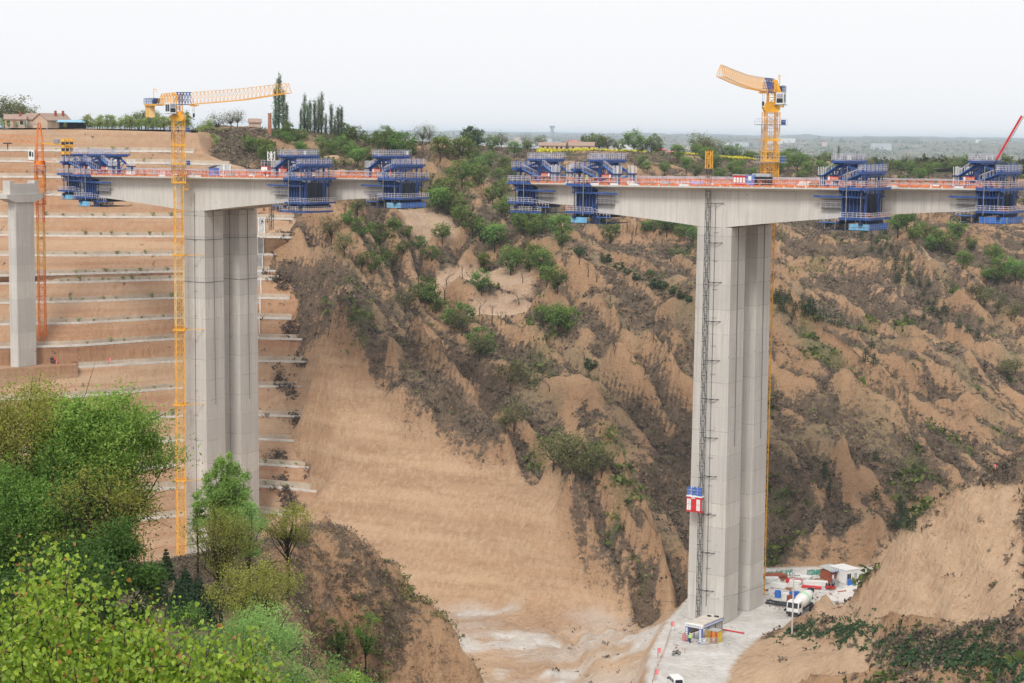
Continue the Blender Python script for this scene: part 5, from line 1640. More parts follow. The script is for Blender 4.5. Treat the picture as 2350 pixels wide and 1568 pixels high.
# (kind, size, label, places in the picture)
SETS = [
 ('round', 1.0, 'bright green bushy tree on the scrub slope below the left deck', [(830,545),(870,560),(905,530),(935,545),(880,600),(925,585),(850,630),(960,575),(800,520),(990,600)]),
 ('green', 1.1, 'bright green tree beside the dirt tracks on the scrub slope', [(1015,560),(1110,622),(1172,632),(1185,615),(1105,678),(1255,660),(1280,672),(1240,640),(1215,625),(1245,752),(1300,775),(1280,770),(1225,610)]),
 ('round', 1.15, 'bright green bush tree in the hollow left of the dirt tracks', [(975,690),(1000,720),(1030,745),(1055,755),(1115,818),(1100,800),(985,700)]),
 ('green', 1.2, 'green tree on the back of the long spur, in the gap between the bridge ends', [(1005,490),(1040,500),(1085,545),(1110,560),(1135,580),(1060,520),(1020,470),(1150,500),(1190,520),(1210,525),(1245,540),(1130,470),(1170,490),(1290,570),(1100,430),(1150,460),(1060,380),(1100,400),(1170,420),(1200,540),(1225,550)]),
 ('olive', 1.15, 'olive brown tree on the scrub slope under the left deck', [(760,560),(790,590),(820,500),(900,620),(1060,770),(1170,900),(1160,995),(1180,990),(1100,830),(930,720)]),
 ('dark', 1.0, 'dark evergreen bush standing alone on the bare spur', [(1356,850)]),
 ('olive', 1.2, 'olive tree in the grove on the ledge above the brown knob', [(1290,1090),(1320,1105),(1345,1110),(1270,1080),(1310,1085),(1360,1100),(1380,1095)]),
 ('bare', 1.1, 'leafless tree beside the dirt tracks on the scrub slope', [(1000,660),(1025,655),(1060,640),(1105,745),(1130,745),(1150,750),(1160,745),(1100,725),(1215,740),(1190,700),(960,650),(940,670),(1240,760),(1200,650),(1290,790),(1020,690)]),
 ('bare', 1.0, 'leafless tree on the face of the long spur', [(1350,640),(1370,650),(1400,690),(1330,610),(1420,720),(1450,740),(1300,650),(1310,720),(1380,760),(1410,820),(1340,830),(1240,830),(1280,860),(1500,790),(1480,860),(1370,720),(1260,900),(1200,840)]),
 ('green', 1.15, 'green tree in the hollow under the right deck', [(1500,535),(1530,545),(1560,555),(1590,560),(1480,540),(1610,580),(1545,530),(1570,545),(1290,555),(1400,560)]),
 ('bare', 1.2, 'leafless tree in the hollow under the right deck', [(1440,530),(1460,540),(1420,525),(1580,575),(1600,600),(1520,560),(1450,560)]),
 ('green', 1.2, 'green tree on the terraced hill behind the gap between the decks', [(1010,370),(1085,385),(1120,390),(1160,400),(1180,365),(1210,350),(1095,335),(1145,420),(1060,430),(1130,350)]),
 ('green', 1.1, 'green tree on the hill behind the right-hand deck, left of the yellow crane', [(1470,385),(1485,400),(1555,375),(1575,400),(1600,410),(1640,395),(1650,420),(1680,405),(1695,415),(1620,380),(1525,405),(1700,390),(1725,410)]),
 ('green', 1.2, 'green tree on the hill behind the right-hand deck, right of the yellow crane', [(1790,400),(1830,395),(1850,405),(1880,400),(1800,380),(1840,420),(1905,415),(2090,405),(2110,420),(2130,410),(2060,395),(2150,395),(2010,410),(2185,400)]),
 ('green', 1.1, 'green tree on the slope below the far end of the right deck', [(2080,530),(2110,545),(2130,555),(2150,560),(2100,560),(2060,545),(2170,585),(2230,580),(2280,610),(2195,550),(2140,580),(2290,655),(2330,655),(2345,650),(2265,650),(2300,640),(2210,620)]),
 ('conifer', 1.25, 'small dark conifer planted on the slope below the right deck', [(1985,535),(2000,545),(2010,560),(2020,550),(2035,565),(2045,575),(2050,590),(2060,600),(2075,610),(2055,620),(2070,630),(2085,645),(2095,655),(2110,660),(2120,680),(2130,700),(2140,715),(2150,730),(2160,745),(2120,735),(2145,700),(2020,585),(2035,600),(2000,580),(2085,620),(2105,690),(2130,660),(2165,720),(2090,600),(2060,650),(1975,550),(2030,540),(2200,755),(2220,765),(2245,775)]),
 ('conifer', 1.3, 'small dark conifer in the row along the grassy spur right of the pier', [(1790,690),(1800,700),(1815,705),(1825,715),(1840,712),(1855,722),(1865,730),(1880,728),(1890,738),(1905,742),(1915,748),(1930,752),(1845,735),(1820,735),(1870,745),(1800,720),(1860,715),(1790,715),(1945,758),(1810,690),(1780,700)]),
 ('conifer', 1.4, 'small dark conifer on the lower slope above the work yard', [(1890,1085),(1895,1100),(1905,1140),(2010,1150),(2050,1215),(2065,1215),(2080,1215),(2095,1218),(2065,1175),(2075,1190),(2010,1060),(1985,835),(2005,840),(2000,800)]),
 ('dark', .6, 'dark low bush on the crest of the long spur', [(1500,662),(1520,668),(1545,680),(1565,688),(1440,632),(1420,622),(1390,606),(1330,590),(1580,695),(1460,645)]),
 ('olive', .8, 'olive bush on the slope at the right edge', [(2240,690),(2260,710),(2290,720),(2320,740),(2300,700),(2270,690),(2330,860),(2310,870)]),
]
for kind, s, lb, pl in SETS:
    for (x, y) in pl:
        p = land(x, y, 215.)
        if x < 700 and y < 480: pass
        plant(kind, p, lb, GRP, s)

# on the cliff and rim behind the left deck
for kind, s, lb, pl in [
 ('round', 1.25, 'green tree clump on the rim beside the brick chimney', [(640,320),(655,315),(672,322),(690,325),(660,330)]),
 ('green', 1.2, 'green tree on the broken cliff behind the left deck', [(570,350),(590,352),(605,365),(690,360),(610,380),(740,350),(760,362),(800,372),(820,385),(850,380),(880,385),(780,345),(720,380),(800,350)]),
 ('round', 1.5, 'green tree in the dense clump right of the poplars', [(800,325),(820,328),(845,335),(870,340),(890,345),(905,350),(925,352),(860,330),(915,345),(935,360),(785,322),(880,335)]),
 ('olive', 1.2, 'olive tree on the broken cliff behind the left deck', [(755,345),(770,355),(790,385),(740,370),(655,395)])]:
    for (x, y) in pl:
        plant(kind, land(x, y, 505.), lb, 'trees on the left plateau rim', s * .74)

# ---- plateau trees on top of the terraces
zp = P(200, 297, 506.)[2] + .15
def onplat(x, Y, z=None):
    q = P(x, 300, Y); return np.array([q[0], Y, (zp if x < 436 else float(ground(q[0], Y))) if z is None else z])
for i in range(52):
    x = 195 + i * 6.0 + rt.uniform(-3, 3); Y = rt.uniform(512, 540)
    plant('young', onplat(x, Y), 'light green young tree in the row along the top of the terraces', 'young trees along the terrace top', rt.uniform(.62, .95))
for x, Y, s in ((335, 525, 1.05), (320, 530, 1.0), (350, 540, 1.0), (530, 560, 1.05), (545, 565, .9), (500, 560, .9), (470, 560, .8)):
    plant('airy', onplat(x, Y), 'taller loose tree standing above the row on the plateau', 'loose trees on the left plateau', s)
plant('bare', np.array(onplat(455, 518)) , 'big dark spreading tree on the cliff edge just right of the yellow mast', 'loose trees on the left plateau', 1.35)
plant('airy', np.array(onplat(456, 519)), 'half leafed dark tree on the cliff edge right of the yellow mast', 'loose trees on the left plateau', 1.1)
for x, Y, s in ((10, 545, 1.5), (30, 550, 1.55), (55, 548, 1.35), (-8, 548, 1.5), (68, 560, 1.0)):
    plant('olive', onplat(x, Y), 'big grey green tree behind the tiled houses at the far left', 'trees behind the tiled houses', s)
for x in (5, 20, 40, 60, 150):
    plant('young', onplat(x, 512), 'small green bush tree in front of the tiled houses', 'small trees by the tiled houses', .5)
for x, Y, s in ((632, 560, 1.18), (640, 562, 1.3), (650, 560, 1.1), (658, 566, .8)):
    q = P(x, 308, Y); plant('poplar', (q[0], q[1], float(ground(q[0], q[1])) - .3), 'tall poplar beside the brick chimney', 'poplars on the left plateau', s)
for i, x in enumerate((690, 699, 706, 712, 722, 731, 738, 748, 760, 768, 776, 783)):
    q = P(x, 310, 566 + 3 * (i % 3)); plant('poplar', (q[0], q[1], float(ground(q[0], q[1])) - .3), 'poplar in the row along the rim right of the brick chimney', 'poplars on the left plateau', 1.08 * (.75, .95, 1.05, .7, .8, .9, 1.0, .7, .75, .85, .95, .75)[i])

# ---- saplings on the benches
k_ = 0
for i, xs_, jit in ((2, (240, 300, 330, 390), 8), (5, range(20, 400, 45), 14), (6, range(30, 400, 38), 10), (7, range(60, 400, 35), 12), (8, range(120, 400, 24), 8), (9, range(140, 400, 22), 8), (10, range(30, 400, 40), 12), (11, range(150, 400, 33), 10), (12, range(200, 400, 45), 15), (14, (420, 300, 395, 350), 8), (15, (410, 340, 390), 8), (17, (600, 640, 680), 8), (18, (610, 650), 8), (1, (40, 130, 200, 255, 285, 320), 5), (7, (640, 670), 5), (5, (620, 650), 5)):
    for x in xs_:
        q = on_bench(i, x + rt.uniform(-jit, jit)) + np.array([0, rt.uniform(.5, 1.4), 0])
        plant('sap', q, 'pale green sapling planted along a terrace bench', 'saplings along the terrace benches', rt.uniform(.35, .95), 'sapling'); k_ += 1

# ---- trees over the far plateau and plain
def onplain(x, Y):
    q = P(x, 340, Y)
    if Y < 875: z = float(ground(q[0], q[1]))
    else: z = float(zplain(np.array([q[0]]), np.array([q[1]]))[0])
    return np.array([q[0], Y, z])
for x, Y, kind, s in [(1085, 800, 'dark', 1.9), (1080, 812, 'green', 1.5), (1350, 830, 'green', 1.3), (1375, 835, 'green', 1.5), (1395, 820, 'olive', 1.5), (1420, 830, 'green', 1.2), (1455, 835, 'green', 1.6), (1475, 840, 'olive', 1.5), (1495, 820, 'green', 1.3), (1510, 822, 'green', 1.2),
        (1620, 850, 'olive', 2.0), (1605, 855, 'olive', 1.9), (1635, 855, 'olive', 1.9), (1660, 860, 'airy', 1.7), (1685, 850, 'green', 1.2), (1720, 855, 'green', 1.3), (970, 800, 'airy', 1.5), (985, 810, 'airy', 1.4), (1210, 840, 'airy', 1.3), (1240, 850, 'olive', 1.2), (1150, 860, 'olive', 1.1), (1300, 845, 'olive', 1.2)]:
    plant(kind, onplain(x, Y), 'tree standing among the fields and farm buildings on the centre plateau', 'trees on the centre plateau', s)
rr_ = random.Random(8)
for i in range(95):
    x = rr_.uniform(1560, 2420); Y = 800 + 700 * rr_.random() ** 1.6
    plant(rr_.choice(['green', 'olive', 'round', 'airy', 'green', 'dark']), onplain(x, Y), 'tree on the wooded plain beyond the right-hand deck', 'trees on the wooded plain', rr_.uniform(.8, 1.45))
for x, Y in ((2268, 900), (2272, 905), (2100, 1000), (1925, 900)):
    plant('poplar', onplain(x, Y), 'slim dark poplar rising over the wooded plain', 'trees on the wooded plain', rr_.uniform(.7, 1.0))

# far wood: uncounted crowns out to the horizon, one object
n = 7000
g = np.random.default_rng(77)
Yw = 900 + 8500 * g.random(n) ** 1.9
Xw = ((g.uniform(760, 2480, n) - CX) / FPX) * Yw
keep = fbm(Xw / (Yw * .06), Yw / (Yw * .10) + np.log(Yw) * 9, 3., 3) > -.25
Xw, Yw = Xw[keep], Yw[keep]
Zw = zplain(Xw, Yw)
cnt = np.clip((26 * 1300 / Yw), 7, 26).astype(int)
rep = np.repeat(np.arange(len(Xw)), cnt)
R_w = g.uniform(1.6, 4.2, len(Xw)) * (1 + .35 * (Yw > 2500) + .9 * (Yw > 4500))
cpt = np.stack([Xw, Yw, Zw + R_w * .9], 1)[rep] + g.normal(size=(len(rep), 3)) * (R_w[rep] * .48)[:, None] * np.array([1.25, 1.25, .8])
v, f = leaf_quads(cpt, np.clip(R_w[rep] * .75, .5, 9), .7, g)
L_FAR = leaf_mat('leaf_far', (.04, .06, .025), (.15, .19, .065), .1)
o = npmesh('far_wood', v, f, L_FAR, attrs=dict(tone=np.repeat(np.clip(g.normal(.5, .25, len(rep)) + .25 * fbm(cpt[:, 0] / 90., cpt[:, 1] / 160., 1., 3), 0, 1), 4)))
tag(o, 'woodland scattered over the plain out to the horizon', 'woodland', kind='stuff')

# ---- dry scrub over the slopes, one object
vis = (bx > -60) & (bx < 2420) & (by > 300) & (by < 1620) & (gy > 215)
def tufts(name, label, w, n, hmin, hmax, blades, material, seed, asp=.5, spread=.5):
    g = np.random.default_rng(seed)
    pr_ = w * vis * (gy ** -1.0)
    pr_ = pr_ / pr_.sum()
    id_ = g.choice(len(gx), n, p=pr_)
    hh = g.uniform(hmin, hmax, n) * (.7 + .6 * g.random(n))
    c = np.stack([gx[id_] + g.uniform(-.6, .6, n), gy[id_] + g.uniform(-.6, .6, n), 0 * hh], 1)
    c[:, 2] = ground(c[:, 0], c[:, 1])
    rep = np.repeat(np.arange(n), blades)
    q = c[rep] + g.normal(size=(len(rep), 3)) * (hh[rep] * spread)[:, None] * np.array([1, 1, .45]) + np.array([0, 0, 1]) * (hh[rep] * .32)[:, None]
    v, f = leaf_quads(q, hh[rep] * .9, asp, g)
    tone = np.clip(g.normal(.45, .22, n)[rep] + g.normal(0, .16, len(rep)), 0, 1)
    o = npmesh(name, v, f, material, attrs=dict(tone=np.repeat(tone, 4)))
    tag(o, label, 'scrub', kind='stuff')
tufts('scrub', 'dry brown scrub covering the slopes', np.clip(scrub - .15, 0, 1) ** 1.3, 105000, .28, .95, 6, L_SCRUB, 1)
tufts('undergrowth', 'grey green low growth on the slopes', np.clip(.25 * scrub + .6 * green + .25 * grass, 0, 1) * (1 - quiet), 17000, .3, 1.0, 6, L_OLIVE, 2)
tufts('green_undergrowth', 'fresh green low shrubs in the hollows', np.clip(green, 0, 1) ** 2 * (1 - quiet), 3000, .6, 1.7, 9, L_GREEN, 3)
L_PLANTED = leaf_mat('leaf_planted', (.022, .060, .022), (.085, .165, .06), .1, .01)
bench_z = np.maximum(zone([[(1835,1438),(1900,1434),(2000,1448),(2200,1462),(2350,1510),(2350,1568),(2280,1565),(2150,1530),(2020,1520),(2010,1468),(1900,1460),(1800,1455)]], 3), 0)
tufts('planted_shrubs', 'dark green low shrubs planted in rows on the bank', bench_z * (.10 + sstep(.1, -.3, np.sin(gx * .9 + gy * 2.3))) * (.45 + sstep(-.3, .3, fbm(gx / 5., gy / 5., 51., 3))), 9000, .28, .58, 8, L_PLANTED, 4, .55, .45)

# dark brush hanging on the ragged right-hand ends of the terraces, one object
g = np.random.default_rng(91)
cpx = np.repeat(colpx, TR.shape[0], 0)
wgt = sstep(590, 640, cpx) * sstep(760, 720, cpx) * sstep(.05, .55, fbm(X_ / 6., Z_ / 5., 81., 4)) * (Z_ < -20) + .010 * sstep(.4, .7, fbm(X_ / 5., Z_ / 3., 83., 3)) * (Z_ < -3)
wgt = (wgt / wgt.sum()).ravel(); id_ = g.choice(wgt.size, 2600, p=wgt)
c = TR.reshape(-1, 3)[id_] + g.normal(size=(2600, 3)) * np.array([.5, .2, .4]); hh = g.uniform(.3, .9, 2600); rep = np.repeat(np.arange(2600), 7)
q = c[rep] + g.normal(size=(len(rep), 3)) * (hh[rep] * .45)[:, None]
v, f_ = leaf_quads(q, hh[rep] * .9, .5, g)
o = npmesh('terrace_brush', v, f_, L_SCRUB, attrs=dict(tone=np.repeat(np.clip(g.normal(.35, .2, len(rep)), 0, 1), 4))); tag(o, 'dark dry brush on the ends of the terrace faces', 'scrub', kind='stuff')
# ---------------------------------------------------------------- work yard at the foot of the right pier
def gp(x, y, z=PAD_Z + .05):
    d = ray(x, y); q = d * (z / d[2]); return np.array([q[0], q[1], z])
def heading(a, b):
    return math.atan2(b[1] - a[1], b[0] - a[0])

def put(mb, name, mats, label, cat, loc, rz=0., group=None, parent=None):
    o = mb.build(name, mats, parent); o.location = tuple(float(c) for c in loc); o.rotation_euler = (0, 0, rz)
    return tag(o, label, cat, group)

M_RUST = mat('rusty_red', (.30, .085, .045), .8, .3, 1.2)
M_PLAST = mat('white_sheet', (.72, .72, .70), .45, .1, 1.)
M_BARREL = mat('blue_barrel', (.04, .16, .52), .4, .15, 1.)
M_ROOFG = mat('grey_sheet_roof', (.42, .42, .40), .6, .15, .8)
M_BLUEP = mat('gate_blue', (.14, .21, .52), .5, .15, 1.)
M_HIVIS = mat('hivis', (.52, .82, .16), .7, .1, 2.)
M_SKIN = mat('skin', (.45, .28, .20), .6, .1, 2.)
M_TROU = mat('dark_trousers', (.03, .03, .04), .8, .2, 2.)
M_OVER = mat('red_overall', (.70, .12, .06), .8, .2, 2.)
M_OVRO = mat('orange_overall', (.85, .25, .05), .8, .2, 2.)
M_HELY = mat('yellow_helmet', (.85, .60, .05), .4, .1, 2.)
M_HELR = mat('red_helmet', (.65, .06, .05), .4, .1, 2.)

# canopy over the walkway to the lift
a, b, c_ = gp(1577, 1471), gp(1608, 1477), gp(1658, 1456)
rz = heading(a, b); wdt = float(np.hypot(*(b - a)[:2])); lng = 7.6
ca_ = math.cos(rz); sa_ = math.sin(rz)
root = thing('walkway_canopy', 'blue and white framed walkway canopy with pale roof at the foot of the right pier', 'canopy', a, rz)
for x, y in ((0, 0), (wdt, 0)):
    m = MB(); m.box(x - .28, y - .25, 0, x + .28, y + .25, 2.75, 0)
    for i in range(6):
        m.box(x - .16, y - .275, .3 + i * .38, x + .16, y - .253, .58 + i * .38, 1)
    m.build('gate_post', [M_BLUEP, M_WHITE], root)
m = MB(); m.box(-.4, -.3, 2.75, wdt + .4, .3, 3.3, 0); glyphs(m, -.2, wdt + .2, -.303, 2.86, 3.18, 9, 3, 1); m.build('sign_board', [M_WHITE, mat('sign_grey', (.25, .25, .38), .6)], root)
m = MB(); m.box(wdt + .22, .3, 2.7, wdt + .36, lng, 3.2, 0)
for i in range(16):
    y = .6 + i * (lng - .9) / 16; m.box(wdt + .36, y, 2.8, wdt + .38, y + .26, 3.1, 1)
m.box(-.36, .3, 2.7, -.22, lng, 3.2, 0)
m.build('fascia', [M_BLUEP, M_WHITE], root)
m = MB(); m.box(-.3, .3, 3.2, wdt + .3, lng, 3.38, 0); m.box(.6, lng - 1.7, 3.38, 1.3, lng - 1.3, 3.6, 1); m.box(1.8, lng - 1.2, 3.38, 2.6, lng - .8, 3.6, 1); m.build('roof', [mat('dusty_boards', (.56, .50, .43), .85, .15, .8), M_DARK], root)
for x in (-.1, wdt + .1):
    for y in (2.6, 5.0, lng - .1):
        m = MB(); m.box(x - .06, y - .06, 0, x + .06, y + .06, 3.2); m.build('post', M_DARK, root)
m = MB(); m.box(wdt + .05, 2.2, .9, wdt + .09, lng, 2.7); m.box(-.09, .4, 1.2, -.05, lng, 2.7); m.build('wall_sheet', M_ROOFG, root)
m = MB(); m.bar((-.05, .3, 1.25), (-.05, lng, .9), .14); m.build('handrail', M_RUST, root)

q = gp(1618, 1472)
m = MB(); m.box(0, 0, 2.1, 2.5, 1.9, 2.2, 0)
root = thing('storage_cage', 'small red and yellow barred storage cage with flat roof beside the canopy', 'storage cage', q, rz + .02)
m.build('roof', M_ROOFG, root)
m = MB()
for i in range(14):
    x = i * 2.4 / 13
    m.box(x, 0, 0, x + .07, .05, 2.1, 1 if i in (6, 7) or i > 10 else (2 if 3 < i < 6 else 0)); m.box(2.4, x * .75, 0, 2.45, x * .75 + .07, 2.1, 2)
m.box(.1, .1, .05, 2.3, 1.8, .9, 3); m.box(1.2, .06, .1, 2.3, .1, 1.9, 4)
m.build('bars', [M_YEL, M_HELR, M_HELY, M_DARK, mat('orange_red', (.62, .12, .03), .6)], root)
for j, (x0, x1, y, lb) in enumerate(((1608, 1626, 1479, 'white barred barrier by the right leg of the canopy'), (1628, 1648, 1478, 'pale grey barrier beside the storage cage'))):
    p0, p1 = gp(x0, y), gp(x1, y - 1)
    L = float(np.hypot(*(p1 - p0)[:2])); m = MB()
    for i in range(11):
        m.bar((L * i / 10, 0, .1), (L * i / 10, 0, 1.1), .05)
    m.bar((0, 0, .15), (L, 0, .15), .06); m.bar((0, 0, 1.1), (L, 0, 1.1), .06); m.box(L * .35, -.03, .5, L * .6, .0, .85)
    put(m, 'barrier', M_WHITE if j == 0 else M_ROOFG, lb, 'barrier', p0, heading(p0, p1))
m = MB(); 
for i in range(5): m.bar((.2 * i, 0, 0), (.2 * i, 0, 1.2), .06)
m.bar((0, 0, 1.2), (.8, 0, 1.2), .08); m.bar((0, 0, .6), (.8, 0, .6), .06)
put(m, 'barrier', M_HELR, 'low red barrier left of the canopy', 'barrier', gp(1566, 1471), rz)

# white van at the bottom edge
q = gp(1549, 1577)
vz = heading(gp(1549, 1577), gp(1532, 1550)) - math.pi / 2
root = thing('van', 'white minivan seen from behind at the bottom edge of the picture', 'van', q, vz + .12)
m = MB()
prof = [(-2.1, .35), (-2.1, 1.15), (-2.0, 1.9), (-1.7, 1.98), (.9, 1.95), (1.5, 1.25), (2.05, 1.05), (2.1, .35)]
m.prism(prof, -.82, .82, axis='x')
m.build('body', M_WHITE, root)
m = MB(); m.add([(-.66, -2.13, 1.2), (.66, -2.13, 1.2), (.60, -2.03, 1.8), (-.60, -2.03, 1.8)], [(0, 1, 2, 3)]); m.build('rear_window', M_GLASS, root)
for sx in (-1, 1):
    m = MB()
    for y0, y1 in ((-1.8, -.75), (-.6, .35), (.5, 1.0)):
        m.box(sx * .82, y0, 1.22, sx * .835, y1, 1.75)
    m.build('side_window', M_GLASS, root)
    for y in (-1.35, 1.35):
        m = MB(); m.tube([(sx * .84, y, .30), (sx * .62, y, .30)], .30, 14); w_ = m.build('wheel', M_BLACK, root)
    m = MB(); m.box(sx * .70 - .08, -2.14, .75, sx * .70 + .08, -2.10, 1.1); m.build('tail_light', M_RED, root)
    m = MB(); m.box(sx * .84, 1.0, 1.15, sx * 1.05, 1.12, 1.42); m.build('mirror', M_BLACK, root)
m = MB(); m.add([(-.68, 1.0, 1.85), (.68, 1.0, 1.85), (.72, 1.48, 1.32), (-.72, 1.48, 1.32)], [(0, 1, 2, 3)]); m.build('windscreen', M_GLASS, root)
m = MB(); m.box(-.75, -2.16, .32, .75, -2.08, .55); m.build('bumper', M_STEEL, root)

# motorcycle
q = gp(1552, 1504)
root = thing('motorcycle', 'small dark motorcycle parked alone on the pale site road', 'motorcycle', q, .5)
for x in (-.62, .62):
    m = MB(); n_ = 16
    pts = [(x + .28 * math.cos(2 * math.pi * i / n_), 0, .30 + .28 * math.sin(2 * math.pi * i / n_)) for i in range(n_ + 1)]
    m.tube(pts, .05, 5, cap=False); wl = m.build('wheel', M_BLACK, root)
    m = MB(); m.tube([(x, -.05, .3), (x, .05, .3)], .17, 10); m.build('hub', M_STEEL, wl)
m = MB(); m.bar((-.62, 0, .3), (0, 0, .42), .10); m.bar((0, 0, .42), (.45, 0, .85), .09); m.box(-.2, -.13, .25, .2, .13, .55); m.build('frame', M_DARK, root)
m = MB(); m.prism([(-.75, .72), (-.05, .70), (.0, .80), (-.7, .86)], -.12, .12); m.build('seat', M_BLACK, root)
m = MB(); m.prism([(.0, .66), (.42, .72), (.36, .92), (.05, .88)], -.13, .13); m.build('tank', M_RUST, root)
m = MB(); m.bar((.62, 0, .3), (.42, 0, .98), .07); m.bar((.42, -.33, 1.0), (.42, .33, 1.0), .04); m.build('handlebar', M_STEEL, root)

# mixer truck
c0, c1 = gp(1812, 1420, PAD_Z + .05), gp(1868, 1391, PAD_Z + .05)
rz = heading(c1, c0)
root = thing('mixer_truck', 'white concrete mixer truck parked behind the utility pole', 'mixer truck', (c0 + c1) / 2, rz)
m = MB(); m.prism([(2.6, .7), (4.5, .7), (4.55, 1.7), (4.3, 2.9), (2.7, 3.0), (2.6, 2.9)], -1.2, 1.2); cabm = m.build('cab', M_WHITE, root)
m = MB(); m.add([(4.57, -1.05, 1.75), (4.57, 1.05, 1.75), (4.36, 1.0, 2.75), (4.36, -1.0, 2.75)], [(0, 1, 2, 3)]); m.build('windscreen', M_GLASS, cabm)
for y in (-1.21, 1.21):
    m = MB(); m.box(3.2, min(y, y * .99), 1.75, 4.2, max(y, y * .99), 2.6); m.build('side_window', M_GLASS, cabm)
m = MB(); m.box(4.5, -1.2, .5, 4.7, 1.2, 1.0); m.build('bumper', M_DARK, root)
m = MB(); m.box(-4.2, -.5, .75, 4.2, .5, 1.1); m.build('chassis', M_DARK, root)
m = MB(); zs_ = [(2.4, 1.95, .55), (1.9, 2.05, 1.05), (.6, 2.3, 1.32), (-1.2, 2.6, 1.35), (-2.8, 2.9, .95), (-3.9, 3.1, .55)]
m.tube([(x, 0, z) for x, z, r in zs_], [r for x, z, r in zs_], 18); dr = m.build('drum', [M_PLAST], root, True)
m = MB(); zz_ = [(-.2, 2.44, 1.37), (-.9, 2.56, 1.39)]
m.tube([(x, 0, z) for x, z, r in zz_], [r for x, z, r in zz_], 18, cap=False); m.build('stripe', mat('pale_green', (.42, .66, .42), .5), dr, True)
m = MB(); m.prism([(-4.4, 3.0), (-3.5, 3.2), (-3.5, 3.9), (-4.5, 3.9)], -.5, .5); m.bar((-4.1, 0, 2.8), (-4.9, 0, 1.6), .4, .2); m.build('chute', M_DARK, root)
for x in (3.5, -1.6, -3.0):
    for y in (-1.05, 1.05):
        m = MB(); m.tube([(x, y - .16, .5), (x, y + .16, .5)], .5, 14); m.build('wheel', M_BLACK, root)
# utility pole
q = gp(1818.5, 1430, -85.6); zt = hit(1826, 1316, q, np.array([0, 1., 0]))[2]
q[2] = float(ground(q[0], q[1]))
root = thing('utility_pole', 'pale concrete utility pole with white insulators beside the mixer truck', 'utility pole', q)
H = zt - q[2]
m = MB(); m.tube([(0, 0, -.5), (0, 0, H)], [.17, .11], 8); m.build('pole', M_CONL, root)
m = MB(); m.box(-1.1, -.06, H - .45, 1.1, .06, H - .3); m.build('crossarm', M_STEEL, root)
for x in (-1.0, -.45, .45, 1.0):
    m = MB(); m.tube([(x, 0, H - .3), (x, 0, H - .05), (x, 0, H + .15)], [.06, .14, .05], 6); m.build('insulator', M_WHITE, root)
# cable strung from the pole across the pier
e0 = Vector((q[0] - .8, q[1], q[2] + H - .1)); e1 = Vector(P(1500, 1378, 352.)); m = MB()
pts = [e0.lerp(e1, t / 12) - Vector((0, 0, 2.0 * (1 - (2 * t / 12 - 1) ** 2))) for t in range(13)]
e_near = Vector(W(-9, -3.5, 0)); 
m.tube([tuple(p) for p in pts], .025, 4); tag(m.build('cable', M_DARK), 'thin dark cable strung from the utility pole past the right pier', 'cable')

# offices
q = gp(1941, 1341); q2 = gp(1966, 1337)
rz = heading(q, q2)
root = thing('site_office', 'white boxy site cabin with one small window at the back of the yard', 'site office', q, rz)
m = MB(); m.box(0, 0, 0, 3.6, 4.8, 2.75); wl = m.build('wall', M_WHITE, root)
m = MB(); m.box(-.12, -.12, 2.752, 3.72, 4.92, 2.88); m.build('roof', M_PLAST, root)
m = MB(); m.box(.35, -.03, 1.0, 1.35, .0, 2.0, 0); w_ = m.build('window', M_GLASS, root)
m = MB(); m.box(.25, -.05, .92, 1.45, -.03, 1.0); m.box(.25, -.05, 2.0, 1.45, -.03, 2.08); m.bar((.85, -.04, 1.), (.85, -.04, 2.), .05); m.build('frame', M_STEEL, w_)
m = MB(); m.box(2.2, -.04, .05, 3.0, .0, 2.05); m.build('door', M_ROOFG, root)
q = gp(1906, 1338)
root = thing('site_shed', 'red fronted open shed with grey roof and blue sign strip left of the white cabin', 'site shed', q, rz + .05)
m = MB(); m.box(0, .1, 0, 1.7, .2, 2.3); m.box(0, .2, 0, .1, 3., 2.3); m.box(3., .2, 0, 3.1, 3., 2.3); m.box(0, 2.9, 0, 3.1, 3.0, 2.3); m.build('wall', M_RUST, root)
m = MB(); m.prism([(-.4, 2.3), (3.3, 2.85), (3.3, 2.95), (-.4, 2.4)], -.2, 3.3, axis='x'); m.build('roof', M_ROOFG, root)
m = MB(); m.box(-.2, -.42, 2.25, 3.3, -.38, 2.6, 0)
for i in range(7): m.box(.0 + .45 * i, -.44, 2.32, .25 + .45 * i, -.422, 2.54, 1)
m.build('sign_board', [M_BLUEP, M_WHITE], root)
m = MB(); m.box(.5, .05, .8, 1.0, .09, 1.6); m.build('notice', M_WHITE, root)
for i, (x, y, lb) in enumerate(((1949, 1343, 'blue drum left of its pair by the white cabin'), (1955, 1342.5, 'blue drum right of its pair by the white cabin'), (1785, 1371, 'large blue drum by the black pipes, leftmost'), (1818, 1374, 'blue drum behind the red brown drum'), (1829, 1373.5, 'blue drum nearest the mixer truck'), (1917, 1345, 'grey drum in front of the red shed'))):
    m = MB(); r_ = .42 if i < 2 else .62
    m.tube([(0, 0, 0), (0, 0, .5), (0, 0, .52), (0, 0, 1.1 if i < 2 else 1.35)], [r_, r_, r_ * 1.05, r_], 14)
    put(m, 'barrel', M_BARREL if i != 5 else M_STEEL, lb, 'barrel', gp(x, y), 0, 'drums in the work yard')
m = MB(); m.tube([(0, 0, 0), (0, 0, 1.35)], .8, 14); m.box(-.5, -.5, 1.35, .5, .5, 1.5); put(m, 'water_tank', [M_PLAST], 'white tank with blue lid between the blue drums', 'tank', gp(1802, 1377))
m = MB(); m.tube([(0, 0, 0), (0, 0, 1.1)], .6, 14); put(m, 'barrel', M_RUST, 'red brown drum between the white tank and the blue drums', 'barrel', gp(1812, 1379), 0, 'drums in the work yard')
